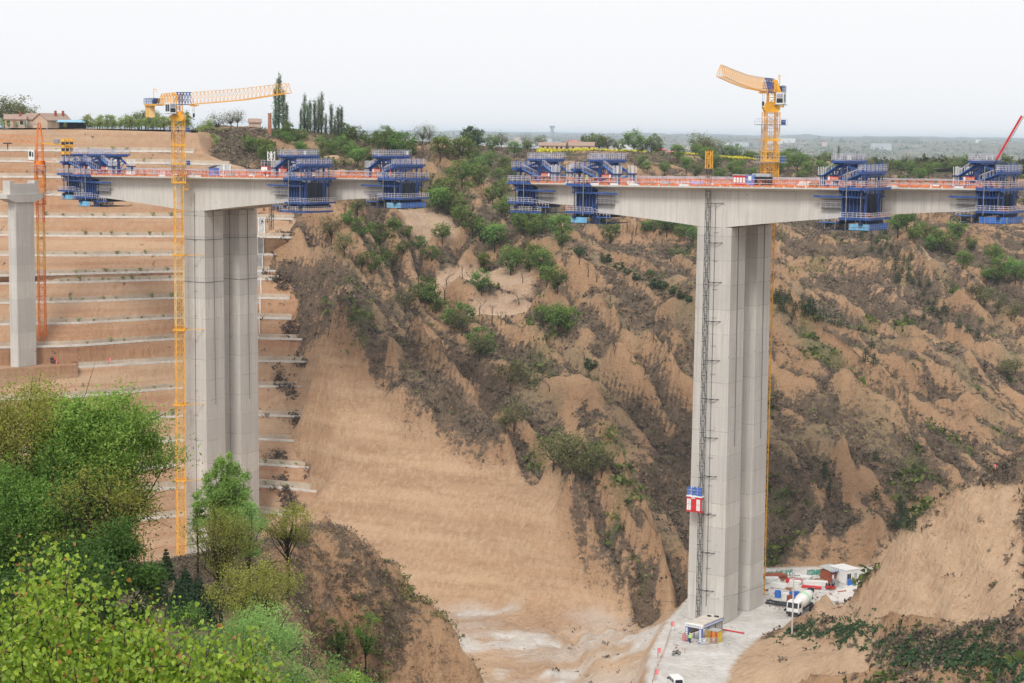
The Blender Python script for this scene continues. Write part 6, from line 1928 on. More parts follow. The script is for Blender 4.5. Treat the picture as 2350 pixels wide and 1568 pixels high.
for i, (x, y) in enumerate(((1898, 1352), (1905, 1352.5), (1912, 1353))):
    m = MB(); m.box(-.35, -.3, .2, .35, .3, .7, 0); m.tube([(-.4, 0, .2), (.4, 0, .2)], .2, 8, 1); m.bar((.2, 0, .7), (.35, 0, 1.4), .1, mi=1); m.bar((-.15, 0, .7), (-.15, 0, 1.2), .25, mi=1)
    put(m, 'welding_cart', [M_RED, M_BLACK], ['leftmost', 'middle', 'rightmost'][i] + ' of three small red carts in front of the red shed', 'cart', gp(x, y), .3 * i, 'small red carts')
# stacked formwork in red and white wrapping
def stack(x0, y0, x1, y1, w, h, mat_, label, n=3):
    a, b = gp(x0, y0), gp(x1, y1); L = float(np.hypot(*(b - a)[:2])); m = MB(); r_ = random.Random(int(x0 + y0))
    for i in range(n):
        o_ = r_.uniform(-.2, .2)
        m.box(o_, -w / 2 + r_.uniform(-.1, .1), i * h / n + .01, L + o_, w / 2 + r_.uniform(-.1, .1), (i + 1) * h / n)
    put(m, 'formwork_stack', mat_, label, 'formwork stack', a, heading(a, b), 'stacked formwork in the work yard')
stack(1757, 1330, 1800, 1326, 2.6, .9, M_RUST, 'long rusty red formwork stack nearest the right pier')
stack(1757, 1336, 1788, 1336, 1.6, 1.0, M_PLAST, 'white wrapped stack in front of the long red stack, nearest the pier')
stack(1805, 1336, 1842, 1338, 1.2, .6, M_RED, 'thin red stack in the middle of the yard')
stack(1812, 1339, 1838, 1341, 1.1, .7, M_PLAST, 'white wrapped stack just in front of the thin red stack')
stack(1770, 1346, 1804, 1351, 1.3, .9, M_PLAST, 'white wrapped stack with a dark end, front row left')
stack(1845, 1342, 1898, 1345, 1.6, .9, M_PLAST, 'long white wrapped stack left of the small red carts')
stack(1842, 1348, 1886, 1352, 1.1, .4, M_RED, 'low red stack in front of the long white one')
stack(1828, 1325, 1862, 1330, 1.5, .6, M_PLAST, 'white wrapped stack at the back by the green net')
stack(1868, 1332, 1890, 1335, 1.2, .4, M_WOOD, 'brown timber stack left of the red shed')
for i, (x0, y0, x1, y1) in enumerate(((1757, 1383, 1815, 1392), (1760, 1378, 1822, 1387), (1795, 1388, 1845, 1384), (1800, 1400, 1828, 1390), (1775, 1386, 1850, 1380))):
    a, b = gp(x0, y0, PAD_Z + .3), gp(x1, y1, PAD_Z + .5 + .12 * i); m = MB(); m.tube([tuple(Vector(b - a) * 0), tuple(b - a)], .22, 8)
    put(m, 'steel_pipe', M_DARK, 'black pipe lying in the heap left of the mixer truck', 'pipe', a, 0, 'black pipes heaped in the yard')
m = MB(); a, b = gp(1657, 1446), gp(1708, 1455); m.tube([(0, 0, .12), tuple((b - a) + np.array([0, 0, .12]))], .13, 7); put(m, 'red_pipe', M_RED, 'long red pipe on the ground right of the walkway canopy', 'pipe', a)
# pale paved strip at the right of the yard
m = MB(); pl = [gp(x, y)[:2] for x, y in ((1878, 1377), (1950, 1384), (1992, 1332), (1968, 1338), (1930, 1352))]
m.prism([tuple(p) for p in pl], PAD_Z - .2, PAD_Z + .14, axis='z'); o = m.build('paved_strip', mat('pale_paving', (.62, .58, .53), .9, .08, .6)); tag(o, 'pale paved strip by the cabins', 'pavement', kind='structure')
# green nets behind the yard
for x0, y0, x1, y1, lb in ((1757, 1325, 1818, 1319, 'green mesh screen along the back of the yard, nearest the pier'), (1852, 1320, 1906, 1318, 'green mesh screen behind the red shed')):
    a, b = gp(x0, y0), gp(x1, y1); m = MB(); netwall(m, [(0, 0, 0), tuple(b - a)], 1.1, 0)
    for i in range(6):
        v_ = Vector(b - a) * (i / 5); m.bar(v_, v_ + Vector((0, 0, 1.2)), .05, mi=1)
    put(m, 'mesh_screen', [M_GNET, M_DARK], lb, 'mesh screen', a)
# rope fence and flags along the left edge of the site road
pts = [gp(x, y, PAD_Z + .05) for x, y in ((1538, 1457), (1532, 1478), (1524, 1500), (1515, 1520), (1504, 1545), (1498, 1570), (1494, 1590))]
for p in pts: p[2] = float(ground(p[0], p[1]))
root = thing('rope_fence', 'orange mesh fence along the left edge of the site road', 'fence', pts[0])
m = MB(); rel = [tuple(p - pts[0]) for p in pts]
for a, b in zip(rel[:-1], rel[1:]):
    for t in (0, .33, .66):
        v_ = Vector(a).lerp(Vector(b), t); m.bar(v_, v_ + Vector((0, 0, 1.2)), .05)
m.build('post', M_WOOD, root).name = 'posts'
m = MB(); netwall(m, [(x, y, z + .15) for x, y, z in rel], .95, 0); m.build('net', [M_NET], root)
for x, y, lb in ((1540, 1450, 'red flag on a stick at the top end of the orange mesh fence'), (1509, 1512, 'red flag on a stick midway along the orange mesh fence'), (1503, 1562, 'red flag on a stick beside the white barrier by the van'), (2278, 1093, 'red flag on the ridge top at the right edge'), (123, 822, 'red flag on the terrace right of the low pier'), (247, 826, 'pale red flag on the bench between the low pier and yellow crane')):
    if y < 900: p = on_bench(13, x) + np.array([0, .6, 0])
    elif y > 1400: p = gp(x, y, PAD_Z); p[2] = float(ground(p[0], p[1]))
    else: p = land(x, y, 240)
    root = thing('flag', lb, 'flag', p, .3, 'red marker flags')
    m = MB(); m.bar((0, 0, 0), (0, 0, 1.9), .05); m.build('stick', M_WOOD, root)
    m = MB()
    for i in range(5):
        m.add([(.12 * i, .05 * math.sin(i), 1.0), (.12 * i + .12, .05 * math.sin(i + 1), .98), (.12 * i + .12, .05 * math.sin(i + 1), 1.86), (.12 * i, .05 * math.sin(i), 1.9)], [(0, 1, 2, 3)], 1 if i in (1, 3) else 0)
    m.build('cloth', [mat('flag_red', (.75, .10, .13), .7), mat('flag_pale', (.80, .40, .40), .7)], root)
a, b = gp(1503, 1553), gp(1533, 1582)
m = MB(); L = float(np.hypot(*(b - a)[:2]))
for i in range(26):
    m.bar((L * i / 25, 0, .1), (L * i / 25, 0, 1.25), .045)
for z in (.15, .7, 1.25): m.bar((0, 0, z), (L, 0, z), .06)
put(m, 'barrier', M_WHITE, 'long white barred barrier left of the white van', 'barrier', a, heading(a, b))

# loose litter of boards, clods and offcuts round the yard and on the valley floor, one object
r_ = random.Random(17); m = MB()
for i in range(420):
    if i < 190: q = gp(r_.uniform(1758, 1935), r_.uniform(1316, 1400))
    elif i < 250: q = gp(r_.choice((r_.uniform(1545, 1575), r_.uniform(1640, 1720))), r_.uniform(1430, 1500))
    else: q = land(r_.uniform(1000, 1520), r_.uniform(1380, 1560), 215., 420., 900)
    s_ = r_.uniform(.12, .45) * (1 if i < 190 else .4 if i < 250 else .7); a_ = r_.uniform(0, 3.14); L_ = s_ * r_.choice((1, 1, 3, 5)) if i < 250 else s_
    v_ = Vector((math.cos(a_) * L_, math.sin(a_) * L_, r_.uniform(0, .12)))
    m.bar(Vector(q) + Vector((0, 0, s_ * .3)), Vector(q) + v_ + Vector((0, 0, s_ * .3)), s_ * .6, s_ * .5, r_.randrange(4) if i < 250 else r_.choice((4, 4, 2)))
o = m.build('litter', [M_WOOD, M_PLAST, M_ROOFG, M_RUST, mat('clod', (.30, .20, .13), .95)]); tag(o, 'loose boards, offcuts and clods strewn over the yard and valley floor', 'litter', kind='stuff')

# ---------------------------------------------------------------- people
def person_mesh(pose=0.3, hands=True):
    """one continuous body grown over a skeleton"""
    V, E, Rr = [], [], []
    def v(p, r, par=None):
        V.append(p); Rr.append(r)
        if par is not None: E.append((par, len(V) - 1))
        return len(V) - 1
    pel = v((0, 0, .95), .13)
    ch = v((0, -.01, 1.2), .135, pel); sh = v((0, 0, 1.40), .12, ch); nk = v((0, .0, 1.50), .055, sh); hd = v((0, .02, 1.58), .08, nk); v((0, .02, 1.70), .085, hd)
    for s in (-1, 1):
        st = pose * s
        hp = v((.10 * s, 0, .90), .095, pel); kn = v((.11 * s, .12 * st + .03, .50), .065, hp); an = v((.11 * s, .28 * st - .04, .08), .045, kn); v((.11 * s, .28 * st + .12, .04), .04, an)
        so = v((.20 * s, 0, 1.40), .06, sh); el = v((.26 * s, -.16 * st - .03, 1.13), .045, so); wr = v((.27 * s, -.30 * st + .10, .90), .032, el); pa = v((.27 * s, -.32 * st + .13, .83), .035, wr)
        for i in range(4):
            f1 = v((.27 * s + .02 * (i - 1.5), -.33 * st + .15, .765), .010, pa); v((.27 * s + .02 * (i - 1.5), -.33 * st + .14, .72 - .008 * (i in (1, 2))), .009, f1)
        v((.24 * s, -.32 * st + .17, .80), .011, pa)
    me = bpy.data.meshes.new('person_body'); me.from_pydata(V, E, [])
    o = bpy.data.objects.new('tmp', me); COL.objects.link(o)
    md = o.modifiers.new('s', 'SKIN')
    for i, sv in enumerate(me.skin_vertices[0].data):
        sv.radius = (Rr[i], Rr[i] * (.8 if i in (0, 1, 2) else 1)); sv.use_root = (i == 0)
    o.modifiers.new('d', 'SUBSURF').levels = 1
    dg = bpy.context.evaluated_depsgraph_get()
    out = bpy.data.meshes.new_from_object(o.evaluated_get(dg))
    bpy.data.objects.remove(o)
    return out
PBODY = [person_mesh(.5), person_mesh(-.15), person_mesh(.2)]
def garment(me, z0, z1, xmax, grow, mat_, name, parent):
    """cloth shell grown off the body between two heights"""
    bm = bmesh.new(); bm.from_mesh(me); bm.normal_update()
    kill = [f for f in bm.faces if not (z0 < f.calc_center_median().z < z1 and abs(f.calc_center_median().x) < xmax)]
    bmesh.ops.delete(bm, geom=kill, context='FACES')
    for v_ in bm.verts: v_.co += v_.normal * grow
    m2 = bpy.data.meshes.new(name); bm.to_mesh(m2); bm.free(); m2.materials.append(mat_)
    return link(name, m2, parent)
def person(label, loc, rz, top, legs, hel, body=0, s=1.0):
    me = PBODY[body].copy(); me.materials.clear(); me.materials.append(M_SKIN)
    me.polygons.foreach_set('material_index', [0] * len(me.polygons)); me.polygons.foreach_set('use_smooth', [True] * len(me.polygons))
    o = link('person', me); o.location = tuple(float(c) for c in loc); o.rotation_euler = (0, 0, rz); o.scale = (s, s, s)
    tag(o, label, 'person', 'site workers')
    garment(me, .92, 1.47, .5, .022, top, 'jacket', o); garment(me, .07, .96, .21, .02, legs, 'trousers', o)
    m = MB(); n_ = 10
    for k_, (z, r) in enumerate(((1.66, .145), (1.72, .135), (1.78, .105), (1.82, .05))):
        m.v += [(r * math.cos(2 * math.pi * i / n_), .02 + r * math.sin(2 * math.pi * i / n_) * 1.12, z) for i in range(n_)]
    for k_ in range(3):
        for i in range(n_):
            m.f.append((k_ * n_ + i, k_ * n_ + (i + 1) % n_, (k_ + 1) * n_ + (i + 1) % n_, (k_ + 1) * n_ + i)); m.m.append(0)
    m.f.append(tuple(range(3 * n_, 4 * n_))); m.m.append(0)
    m.build('helmet', hel, o, True)
    m = MB(); m.box(-.045, .085, 1.555, -.018, .105, 1.575); m.box(.018, .085, 1.555, .045, .105, 1.575); m.box(-.012, .095, 1.52, .012, .125, 1.56); m.box(-.03, .088, 1.495, .03, .104, 1.505); m.build('face', M_TROU, o)
    return o
person('person in yellow vest and black trousers walking up to the canopy', gp(1583, 1476), .2, M_HIVIS, M_TROU, M_HELY, 0, 1.02)
def ondeck(x, y, n, t):
    s, z = on_plane(x, y, n); sc, zt_, sl_ = (SC1, ZT1, sl1) if t == 1 else (SC2, ZT2, sl2)
    return W(s, n, zt_ + sl_ * (s - sc) + .02)
for x, n, t, lb, top, leg, b_ in ((1303, -1.2, 2, 'person in orange bending by the left end of the right deck', M_OVRO, M_TROU, 1), (1311, -.5, 2, 'person in orange with yellow helmet left of the near blue traveller', M_OVRO, M_OVRO, 2), (1319.5, .2, 2, 'person in red orange standing close to the near blue traveller', M_OVER, M_OVER, 0),
      (1347, -1.4, 2, 'person in yellow green vest under the near left traveller of the right deck', M_HIVIS, M_TROU, 2), (1369, 0, 2, 'person in dark red under the truss of the right deck traveller', M_OVER, M_TROU, 1),
      (618.5, -1.6, 1, 'person in red on the left deck, right one of two', M_OVER, M_OVER, 0), (609, -1.2, 1, 'person in red on the left deck, left one of two', M_OVER, M_TROU, 2), (817, 10, 1, 'person in orange on the far deck between the two right travellers', M_OVRO, M_OVRO, 1), (896, 10, 1, 'person in bright red under the far right traveller of the left deck', M_OVER, M_OVER, 0)):
    person(lb, ondeck(x, 400 if t == 1 else 415, n, t), rt.uniform(0, 6), top, leg, M_HELY if b_ else M_HELR, b_)
for dx, lb in ((0, 'person in black standing by the low pier, leftmost of three'), (4.2, 'taller person in black by the low pier, middle of three'), (8.4, 'person in dark red by the low pier, rightmost of three')):
    q = P(118 + dx, 836, 438.); q[2] = ZP; person(lb, q, rt.uniform(0, 6), M_OVER if dx > 8 else M_TROU, M_TROU, M_HELR if dx > 8 else M_TROU, int(dx) % 3)
q = on_bench(9, 79) + np.array([0, .9, .05]); person('person in dark clothes alone on a terrace bench right of the low pier', q, 1., M_TROU, M_TROU, M_TROU, 0)

# ---------------------------------------------------------------- things on the decks
def crate(x, n, t, w, h, mat_, label, cat='crate', group='materials left on the decks'):
    q = ondeck(x, 415, n, t); m = MB()
    m.box(-w / 2, -.5, 0, w / 2, .5, h); m.box(-w / 2 - .03, -.53, h * .4, w / 2 + .03, .53, h * .5)
    put(m, 'crate', mat_, label, cat, q, BRZ + rt.uniform(-.2, .2), group)
for i, (x, n, t) in enumerate(((300, 0, 1), (330, -1, 1), (352, 0, 1), (375, -.5, 1), (390, 1, 1), (440, .5, 1), (462, 0, 1), (530, -.5, 1), (545, .5, 1), (560, -.8, 1), (1448, 0, 2), (1492, 0, 2), (1528, .5, 2), (1560, -.2, 2), (1600, 1, 2), (1850, 0, 2), (1868, -.6, 2), (1880, .4, 2))):
    crate(x, n, t, rt.uniform(.8, 2.2), rt.uniform(.5, 1.1), [M_PLAST, M_WOOD, M_ROOFG, mat('pink_wrap', (.70, .45, .45), .6), mat('mauve_wrap', (.50, .42, .70), .6)][i % 5], 'pale bundle of materials lying on the bridge deck')
for x, n, t, w in ((515, .5, 1, 9), (640, -1.5, 1, 5), (775, 9.7, 1, 6), (1575, -.2, 2, 7), (1500, -.6, 2, 5), (300, -1., 1, 5), (2080, 10, 2, 6)):
    q = ondeck(x, 415, n, t); m = MB()
    for i in range(5): m.tube([(-w / 2, .12 * i, .12), (w / 2, .12 * i + .1, .14)], .07, 5)
    put(m, 'pipe_bundle', rt.choice([M_PLAST, M_STEEL]), 'pale bundle of pipes lying on the bridge deck', 'pipe bundle', q, BRZ + rt.uniform(-.08, .08), 'pipe bundles on the decks')
q = ondeck(491, 395, 3.5, 1)
root = thing('tool_shed', 'small blue shed with pale sloping roof on the left deck', 'shed', q, BRZ)
m = MB(); m.box(-.8, -.8, 0, .8, .8, 1.9); m.build('wall', M_BLUEP, root)
m = MB(); m.prism([(-1.5, 1.75), (1.2, 2.5), (1.2, 2.6), (-1.5, 1.85)], -1.2, 1.2); m.build('roof', M_ROOFG, root)
q = ondeck(1706, 420, 5., 2)
root = thing('tool_booth', 'row of red and white lockers with a blue booth on the right deck', 'booth', q, BRZ)
m = MB(); m.box(-1.9, -.5, 0, .7, .5, 1.9, 0)
for i in range(4): m.box(-1.75 + .62 * i, -.53, .6, -1.3 + .62 * i, -.503, 1.5, 1)
m.build('locker', [M_RED, M_WHITE], root)
m = MB(); m.box(-2.0, -.6, 1.9, .8, .6, 2.05); m.build('roof', M_ROOFG, root)
m = MB(); m.box(.8, -.5, 0, 2.3, .5, 2.0, 0); m.box(1.2, -.53, 1.0, 1.8, -.503, 1.8, 1); m.build('booth', [M_BLUEP, M_WHITE], root)
q = ondeck(1748, 420, 6., 2)
root = thing('shelter', 'black shelter with grey ridged roof in front of the yellow mast', 'shelter', q, BRZ)
m = MB(); m.box(-1.7, -1., 0, 1.7, 1., 1.7); m.build('wall', M_BLACK, root)
m = MB(); m.prism([(-1.1, 1.7), (1.1, 1.7), (.0, 2.25)], -1.8, 1.8, axis='x'); m.build('roof', M_STEEL, root)
# red pump boom reaching in from the right
pb = [P(2287, 366, 316.), P(2345, 266, 316.), P(2352, 262, 316.5), P(2420, 330, 322.), P(2440, 520, 326.)]
pb[4][2] = float(ground(pb[4][0], pb[4][1])) - .5
root = thing('pump_boom', 'thin red concrete pump boom reaching up out of the picture at the right edge', 'pump boom', pb[0])
for i in (0, 2, 3):
    m = MB(); a, b = Vector(pb[i] - pb[0]), Vector(pb[i + 1] - pb[0]); m.bar(a, b, .20 + .06 * i, .34 + .06 * i, 0); m.bar(a + Vector((.3, -.2, -.1)), b + Vector((.3, -.2, -.1)), .12, mi=1); m.build('boom_section', [M_RED, M_STEEL], root)
m = MB(); m.tube([(0, 0, 0), (-.3, 0, -.9), tuple(P(2283, 398, 316.) - pb[0])], .10, 6); m.build('hose', M_BLACK, root)

# ---------------------------------------------------------------- houses, chimney, farm
M_WALLP = mat('mud_wall', (.56, .41, .31), .95, .15, .6)
M_TILE = mat('brown_tile', (.36, .255, .205), .9, .22, 1.4, stretch=(1, 1, 3))
M_TILER = mat('red_tile', (.50, .17, .15), .8, .18, 1.)
M_WALLW = mat('pale_wall', (.60, .52, .44), .9, .12, .6)
def house(label, loc, rz, w, d, hw, hr, wall, roof, wins=(), chim=False, cat='house', hip=0.):
    root = thing('house', label, cat, loc, rz, None)
    m = MB()
    m.prism([(-d / 2, 0), (d / 2, 0), (d / 2, hw), (0, hw + hr * (1 if not hip else 0.02)), (-d / 2, hw)], -w / 2, w / 2, axis='x'); m.build('wall', wall, root)
    m = MB(); o_ = .35
    r0 = -w / 2 - o_ + hip; r1 = w / 2 + o_ - hip; e = d / 2 + o_; zE = hw - hr * o_ / (d / 2)
    t_ = .16
    vs = [(-w / 2 - o_, -e, zE), (w / 2 + o_, -e, zE), (w / 2 + o_, e, zE), (-w / 2 - o_, e, zE), (r0, 0, hw + hr + .03), (r1, 0, hw + hr + .03)]
    vs += [(x, y, z + t_) for x, y, z in vs]
    m.add(vs, [(0, 1, 5, 4), (2, 3, 4, 5), (6, 7, 11, 10), (8, 9, 10, 11), (0, 6, 7, 1), (2, 8, 9, 3)] + ([(1, 2, 5), (3, 0, 4), (7, 8, 11), (9, 6, 10)] if hip else [(0, 4, 10, 6), (4, 3, 9, 10), (1, 7, 11, 5), (5, 11, 8, 2)]))
    rf = m.build('roof', roof, root)
    if chim:
        m = MB(); m.box(w * .2, -d * .25, hw + hr * .3, w * .2 + .5, -d * .25 + .5, hw + hr + .9); m.build('chimney', M_RUST, rf)
    for i, x in enumerate(wins):
        m = MB(); m.box(x - .45, -d / 2 - .04, .9, x + .45, -d / 2 - .002, 2.0); m.build('window', M_GLASS, root)
    if wins:
        m = MB(); m.box(-.5, -d / 2 - .05, 0, .5, -d / 2 - .003, 2.0); m.build('door', M_WOOD, root)
house('tiled mud house at the far left, low roof among the trees', onplat(36, 528), .2, 5.6, 5.2, 2.5, 1.2, M_WALLP, M_TILE, (-1.8, 1.8), True)
house('large tiled mud house with its pink gable end facing out, behind the orange crane', onplat(112, 520), 1.0, 6.2, 5.6, 2.3, 1.75, M_WALLP, M_TILE, (), True)
house('tiled mud house whose roof shows left of the large gable', onplat(84, 532), .25, 5.2, 4.8, 2.6, 1.5, M_WALLP, M_TILE, ())
house('small tiled house with a gable, right of the large one', onplat(132, 528), .9, 5.2, 4.6, 2.5, 1.6, M_WALLP, M_TILE, (), True)
root = thing('open_shed', 'low open shed with light blue roof right of the tiled houses', 'shed', onplat(165, 515), .1)
m = MB(); m.prism([(-2.0, 1.7), (2.0, 2.3), (2.0, 2.4), (-2.0, 1.8)], -3.9, 3.9, axis='x'); m.build('roof', mat('pale_blue_roof', (.25, .50, .66), .5, .1), root)
for x in (-3.5, -1.2, 1.2, 3.5):
    m = MB(); m.box(x - .06, -1.8, 0, x + .06, -1.7, 1.8); m.build('post', M_DARK, root)
m = MB(); m.box(-3.7, 1.7, 0, 3.7, 1.8, 2.2); m.build('wall', M_DARK, root)
house('small tiled house half hidden by trees left of the brick chimney', np.array([P(585, 303, 556.)[0], 556., float(ground(P(585, 303, 556.)[0], 556.))]), .2, 3.4, 3.2, 1.4, .9, M_WALLP, M_TILE)
q = P(619, 306, 548.); q[2] = float(ground(q[0], q[1])) - .3
m = MB(); zt = P(619, 260, 548.)[2] - q[2]; m.tube([(0, 0, 0), (0, 0, zt - .5), (0, 0, zt - .48), (0, 0, zt)], [.62, .48, .55, .55], 14); put(m, 'brick_chimney', [mat('red_brick', (.40, .17, .11), .9, .2, 2.)], 'tall red brick chimney on the rim left of the poplars', 'chimney', q)
def at_far(x, Y, y=None):
    q = onplain(x, Y); return q
house('long brown tiled farm house, left of the pair by the yellow field', at_far(1268, 815), -.08, 11.5, 5., 2.4, 1.2, M_WALLP, M_TILE, (-4, -2, 2, 4))
house('long brown tiled farm house with gable end, right of the pair by the yellow field', at_far(1335, 815), -.12, 11., 5.2, 2.6, 1.4, M_WALLP, M_TILE, (-3.5, 3.5))
house('house with big pinkish red hipped roof behind the long farm houses', at_far(1316, 850), 0., 10.5, 8., 4.0, 1.8, M_WALLW, M_TILER, (-3, 3), False, 'house', 4.)
house('small white hut on the centre plateau rim', at_far(1048, 812), .1, 3.2, 2.6, 1.7, .5, M_WHITE, M_PLAST)
house('long low pale roofed building on the centre plateau rim', at_far(1012, 818), .05, 8.5, 4., 1.3, .5, M_WALLW, mat('tan_roof', (.42, .29, .22), .9))
house('pavilion with pink hipped roof among trees right of the farm', at_far(1514, 830), 0., 6., 5., 2.6, 1.1, M_WALLW, M_TILER, (-1.8, 1.8), False, 'house', 2.4)
house('low pink roofed wing beside the pavilion', at_far(1540, 832), 0., 5., 3.5, 1.8, .5, M_WALLW, M_TILER)
house('earth walled hut with brown roof among trees right of the yellow crane', at_far(1888, 860), .1, 7., 4.5, 2.0, .9, M_WALLP, mat('clay_roof', (.38, .22, .16), .9))
# rape fields
for x0, x1, Y0, Y1, lb in ((1226, 1475, 792, 806, 'bright yellow strip of rape in flower in front of the farm houses'), (1540, 1755, 800, 812, 'yellow strip of rape in flower along the rim left of the yellow mast'), (1795, 1835, 830, 840, 'short yellow strip of rape right of the yellow mast')):
    g = np.random.default_rng(int(x0)); n = 5200
    Yq = g.uniform(Y0, Y1, n); Xq = ((g.uniform(x0, x1, n) - CX) / FPX) * Yq; q = np.stack([Xq, Yq, ground(Xq, Yq) + g.uniform(.1, .9, n)], 1)
    v, f = leaf_quads(q, .75, .8, g); o = npmesh('rape_field', v, f, L_YELL, attrs=dict(tone=np.repeat(g.uniform(0, 1, n), 4))); tag(o, lb, 'flower field', kind='stuff')
# far tower and far town
q = P(1267, 311, 8800.)
zb = float(zplain(np.array([q[0]]), np.array([8800.]))[0]); zt = P(1267, 288.5, 8800.)[2] - zb
m = MB(); m.tube([(0, 0, -5), (0, 0, zt * .78), (0, 0, zt * .82), (0, 0, zt * .95), (0, 0, zt)], [11, 7, 13, 13, 5], 12); put(m, 'far_tower', mat('far_concrete', (.30, .32, .34), .9), 'single pale tower on the hazy horizon', 'tower', (q[0], 8800., zb))
rr_ = random.Random(21)
M_TOWN = [mat('town_white', (.75, .74, .72), .8), mat('town_pink', (.62, .48, .42), .8), mat('town_grey', (.52, .54, .56), .8)]
for i in range(80):
    x = rr_.uniform(770, 1420) if i < 66 else rr_.uniform(1400, 2300); Y = rr_.uniform(3300, 6800) if i < 66 else rr_.uniform(6000, 8000)
    X = (x - CX) / FPX * Y; w = rr_.uniform(18, 85); h = rr_.uniform(7, 22); m = MB(); m.box(-w / 2, -8, -8, w / 2, 8, h, 0); m.box(-w / 2 - 1, -9, h, w / 2 + 1, 9, h + 1.2, 0)
    put(m, 'far_building', [rr_.choice(M_TOWN)], 'pale building of the far town below the hazy horizon', 'building', (X, Y, float(zplain(np.array([X]), np.array([Y]))[0])), 0, 'buildings of the far town')
# ---------------------------------------------------------------- the near hill on the left with its cliff and trees
NP = [P(*c) for c in [(560,1300,120),(640,1232,129),(690,1199,134),(730,1196,136),(770,1211,137),(830,1242,137),(870,1278,136),(910,1328,135),(950,1383,134),(985,1438,133),(1020,1498,132),(1050,1548,131),(1072,1592,130),
     (700,1300,129.5),(760,1350,130),(820,1400,130),(880,1460,130),(940,1520,130),(990,1560,130),(700,1420,125),(760,1500,126),(700,1550,122),(820,1568,126),(900,1600,127),(650,1350,122),
     (400,1385,100),(500,1345,110),(600,1325,116),(300,1450,85),(100,1500,70),(0,1568,55),(500,1500,86),(620,1480,104),(640,1568,100),(0,1400,110),(200,1370,112),(350,1330,125),(450,1300,128),(0,1330,135)]]
for c in ((690,1199,134),(730,1196,136),(770,1211,137),(830,1242,137),(870,1278,136),(910,1328,135),(950,1383,134),(985,1438,133),(1020,1498,132),(1050,1548,131),(640,1232,129),(450,1300,128),(0,1330,135),(250,1310,130)):
    q = P(*c); NP += [q + np.array([2.5, 8, -9.]), q + np.array([5, 24, -36.])]
NP += [np.array(t, float) for t in ((0, 4, -2.4), (-6, 10, -4), (4, 10, -5), (-3, 20, -8), (-16, 25, -8.5), (-6, 40, -13.5), (-22, 45, -14.5), (6, 30, -18), (10, 60, -42), (10, 100, -58), (-9, 60, -18.6), (-3, 60, -25), (-2.5, 90, -36), (-8, 90, -27.5), (3, 125, -56), (-5, 30, -10), (1.5, 30, -14.5), (-45, 60, -16), (-60, 100, -24), (-40, 20, -6), (-70, 40, -10), (14, 4, -6), (14, 150, -75), (-70, 150, -60), (14, 25, -30))]
NP = np.array(NP)
NR = RBF(NP[:, :2], NP[:, 2], 1.6)
nxs = np.arange(-62., 13., .34); nys = np.concatenate([np.arange(2., 60., .8), np.arange(60., 172., .36)])
NX, NYY = np.meshgrid(nxs, nys); fx, fy = NX.ravel(), NYY.ravel()
nz0 = NR(np.c_[fx, fy])
gz = nz0.reshape(NX.shape); sy_, sx_ = np.gradient(gz, nys, nxs); sl0 = np.hypot(sx_, sy_).ravel()
am = sstep(.5, 1.4, sl0)
nz = nz0 + am * 1.5 * (1.1 * np.abs(noise((fx * .8 + fy * .4) / 4.5, fy / 14., .5)) * 2 - .5 + .8 * fbm(fx / 5., fy / 5., 2., 4) + .5 * rid(noise(fx / 1.7, fy / 4., 7.))) + .25 * fbm(fx / 3., fy / 3., 3., 4)
NZ = nz.reshape(NX.shape)
def nground(x, y):
    i = np.clip((np.asarray(x, float) - nxs[0]) / .34, 0, len(nxs) - 1.001); j = np.clip(np.interp(y, nys, np.arange(len(nys))), 0, len(nys) - 1.001)
    i0 = np.asarray(i).astype(int); j0 = np.asarray(j).astype(int); a, b = i - i0, j - j0
    return (NZ[j0, i0] * (1 - a) + NZ[j0, i0 + 1] * a) * (1 - b) + (NZ[j0 + 1, i0] * (1 - a) + NZ[j0 + 1, i0 + 1] * a) * b
pn = fbm(fx / 6., fy / 6., 13., 5, .6)
nscr = np.clip(.66 * sstep(-.45, .5, pn + .35 * (1.2 - sl0)), 0, 1)
ngr = sstep(.9, .4, sl0) * .6
n_ = len(nxs); idx = (np.arange(len(nys) - 1)[:, None] * n_ + np.arange(n_ - 1)[None]).ravel()
z0_ = np.zeros(len(fx))
o = npmesh('near_hill', np.c_[fx, fy, nz], np.c_[idx, idx + 1, idx + n_ + 1, idx + n_], M_GROUND, smooth=True, attrs=dict(scrub=nscr, grass=ngr, green=.6 * sstep(.1, .6, fbm(fx / 7., fy / 7., 19., 4)), pale=z0_, fresh=z0_ + .1, light=z0_))
tag(o, 'near hillside with a dark loess cliff', 'hillside', kind='structure')
def ntufts(name, label, w, n, hmin, hmax, blades, material, seed, asp=.4, spread=.5):
    g = np.random.default_rng(seed); px, py = proj(np.c_[fx, fy, nz])
    w = w * ((px > -50) & (px < 1100) & (py < 1640)); w = w / w.sum()
    id_ = g.choice(len(fx), n, p=w); hh = g.uniform(hmin, hmax, n)
    c = np.stack([fx[id_] + g.uniform(-.2, .2, n), fy[id_] + g.uniform(-.2, .2, n), nz[id_]], 1); rep = np.repeat(np.arange(n), blades)
    q = c[rep] + g.normal(size=(len(rep), 3)) * (hh[rep] * spread)[:, None] * np.array([1, 1, .5]) + np.array([0, 0, 1]) * (hh[rep] * .35)[:, None]
    v, f = leaf_quads(q, hh[rep] * .7, asp, g, ((0, 0, 1.), .35))
    o = npmesh(name, v, f, material, attrs=dict(tone=np.repeat(np.clip(g.normal(.45, .22, n)[rep] + g.normal(0, .15, len(rep)), 0, 1), 4))); tag(o, label, 'scrub', kind='stuff')
far_ = sstep(95, 120, fy)
ntufts('near_scrub', 'dry brown scrub hanging on the near cliff', nscr * far_ + .02, 11000, .15, .42, 8, L_SCRUB, 61, .3)
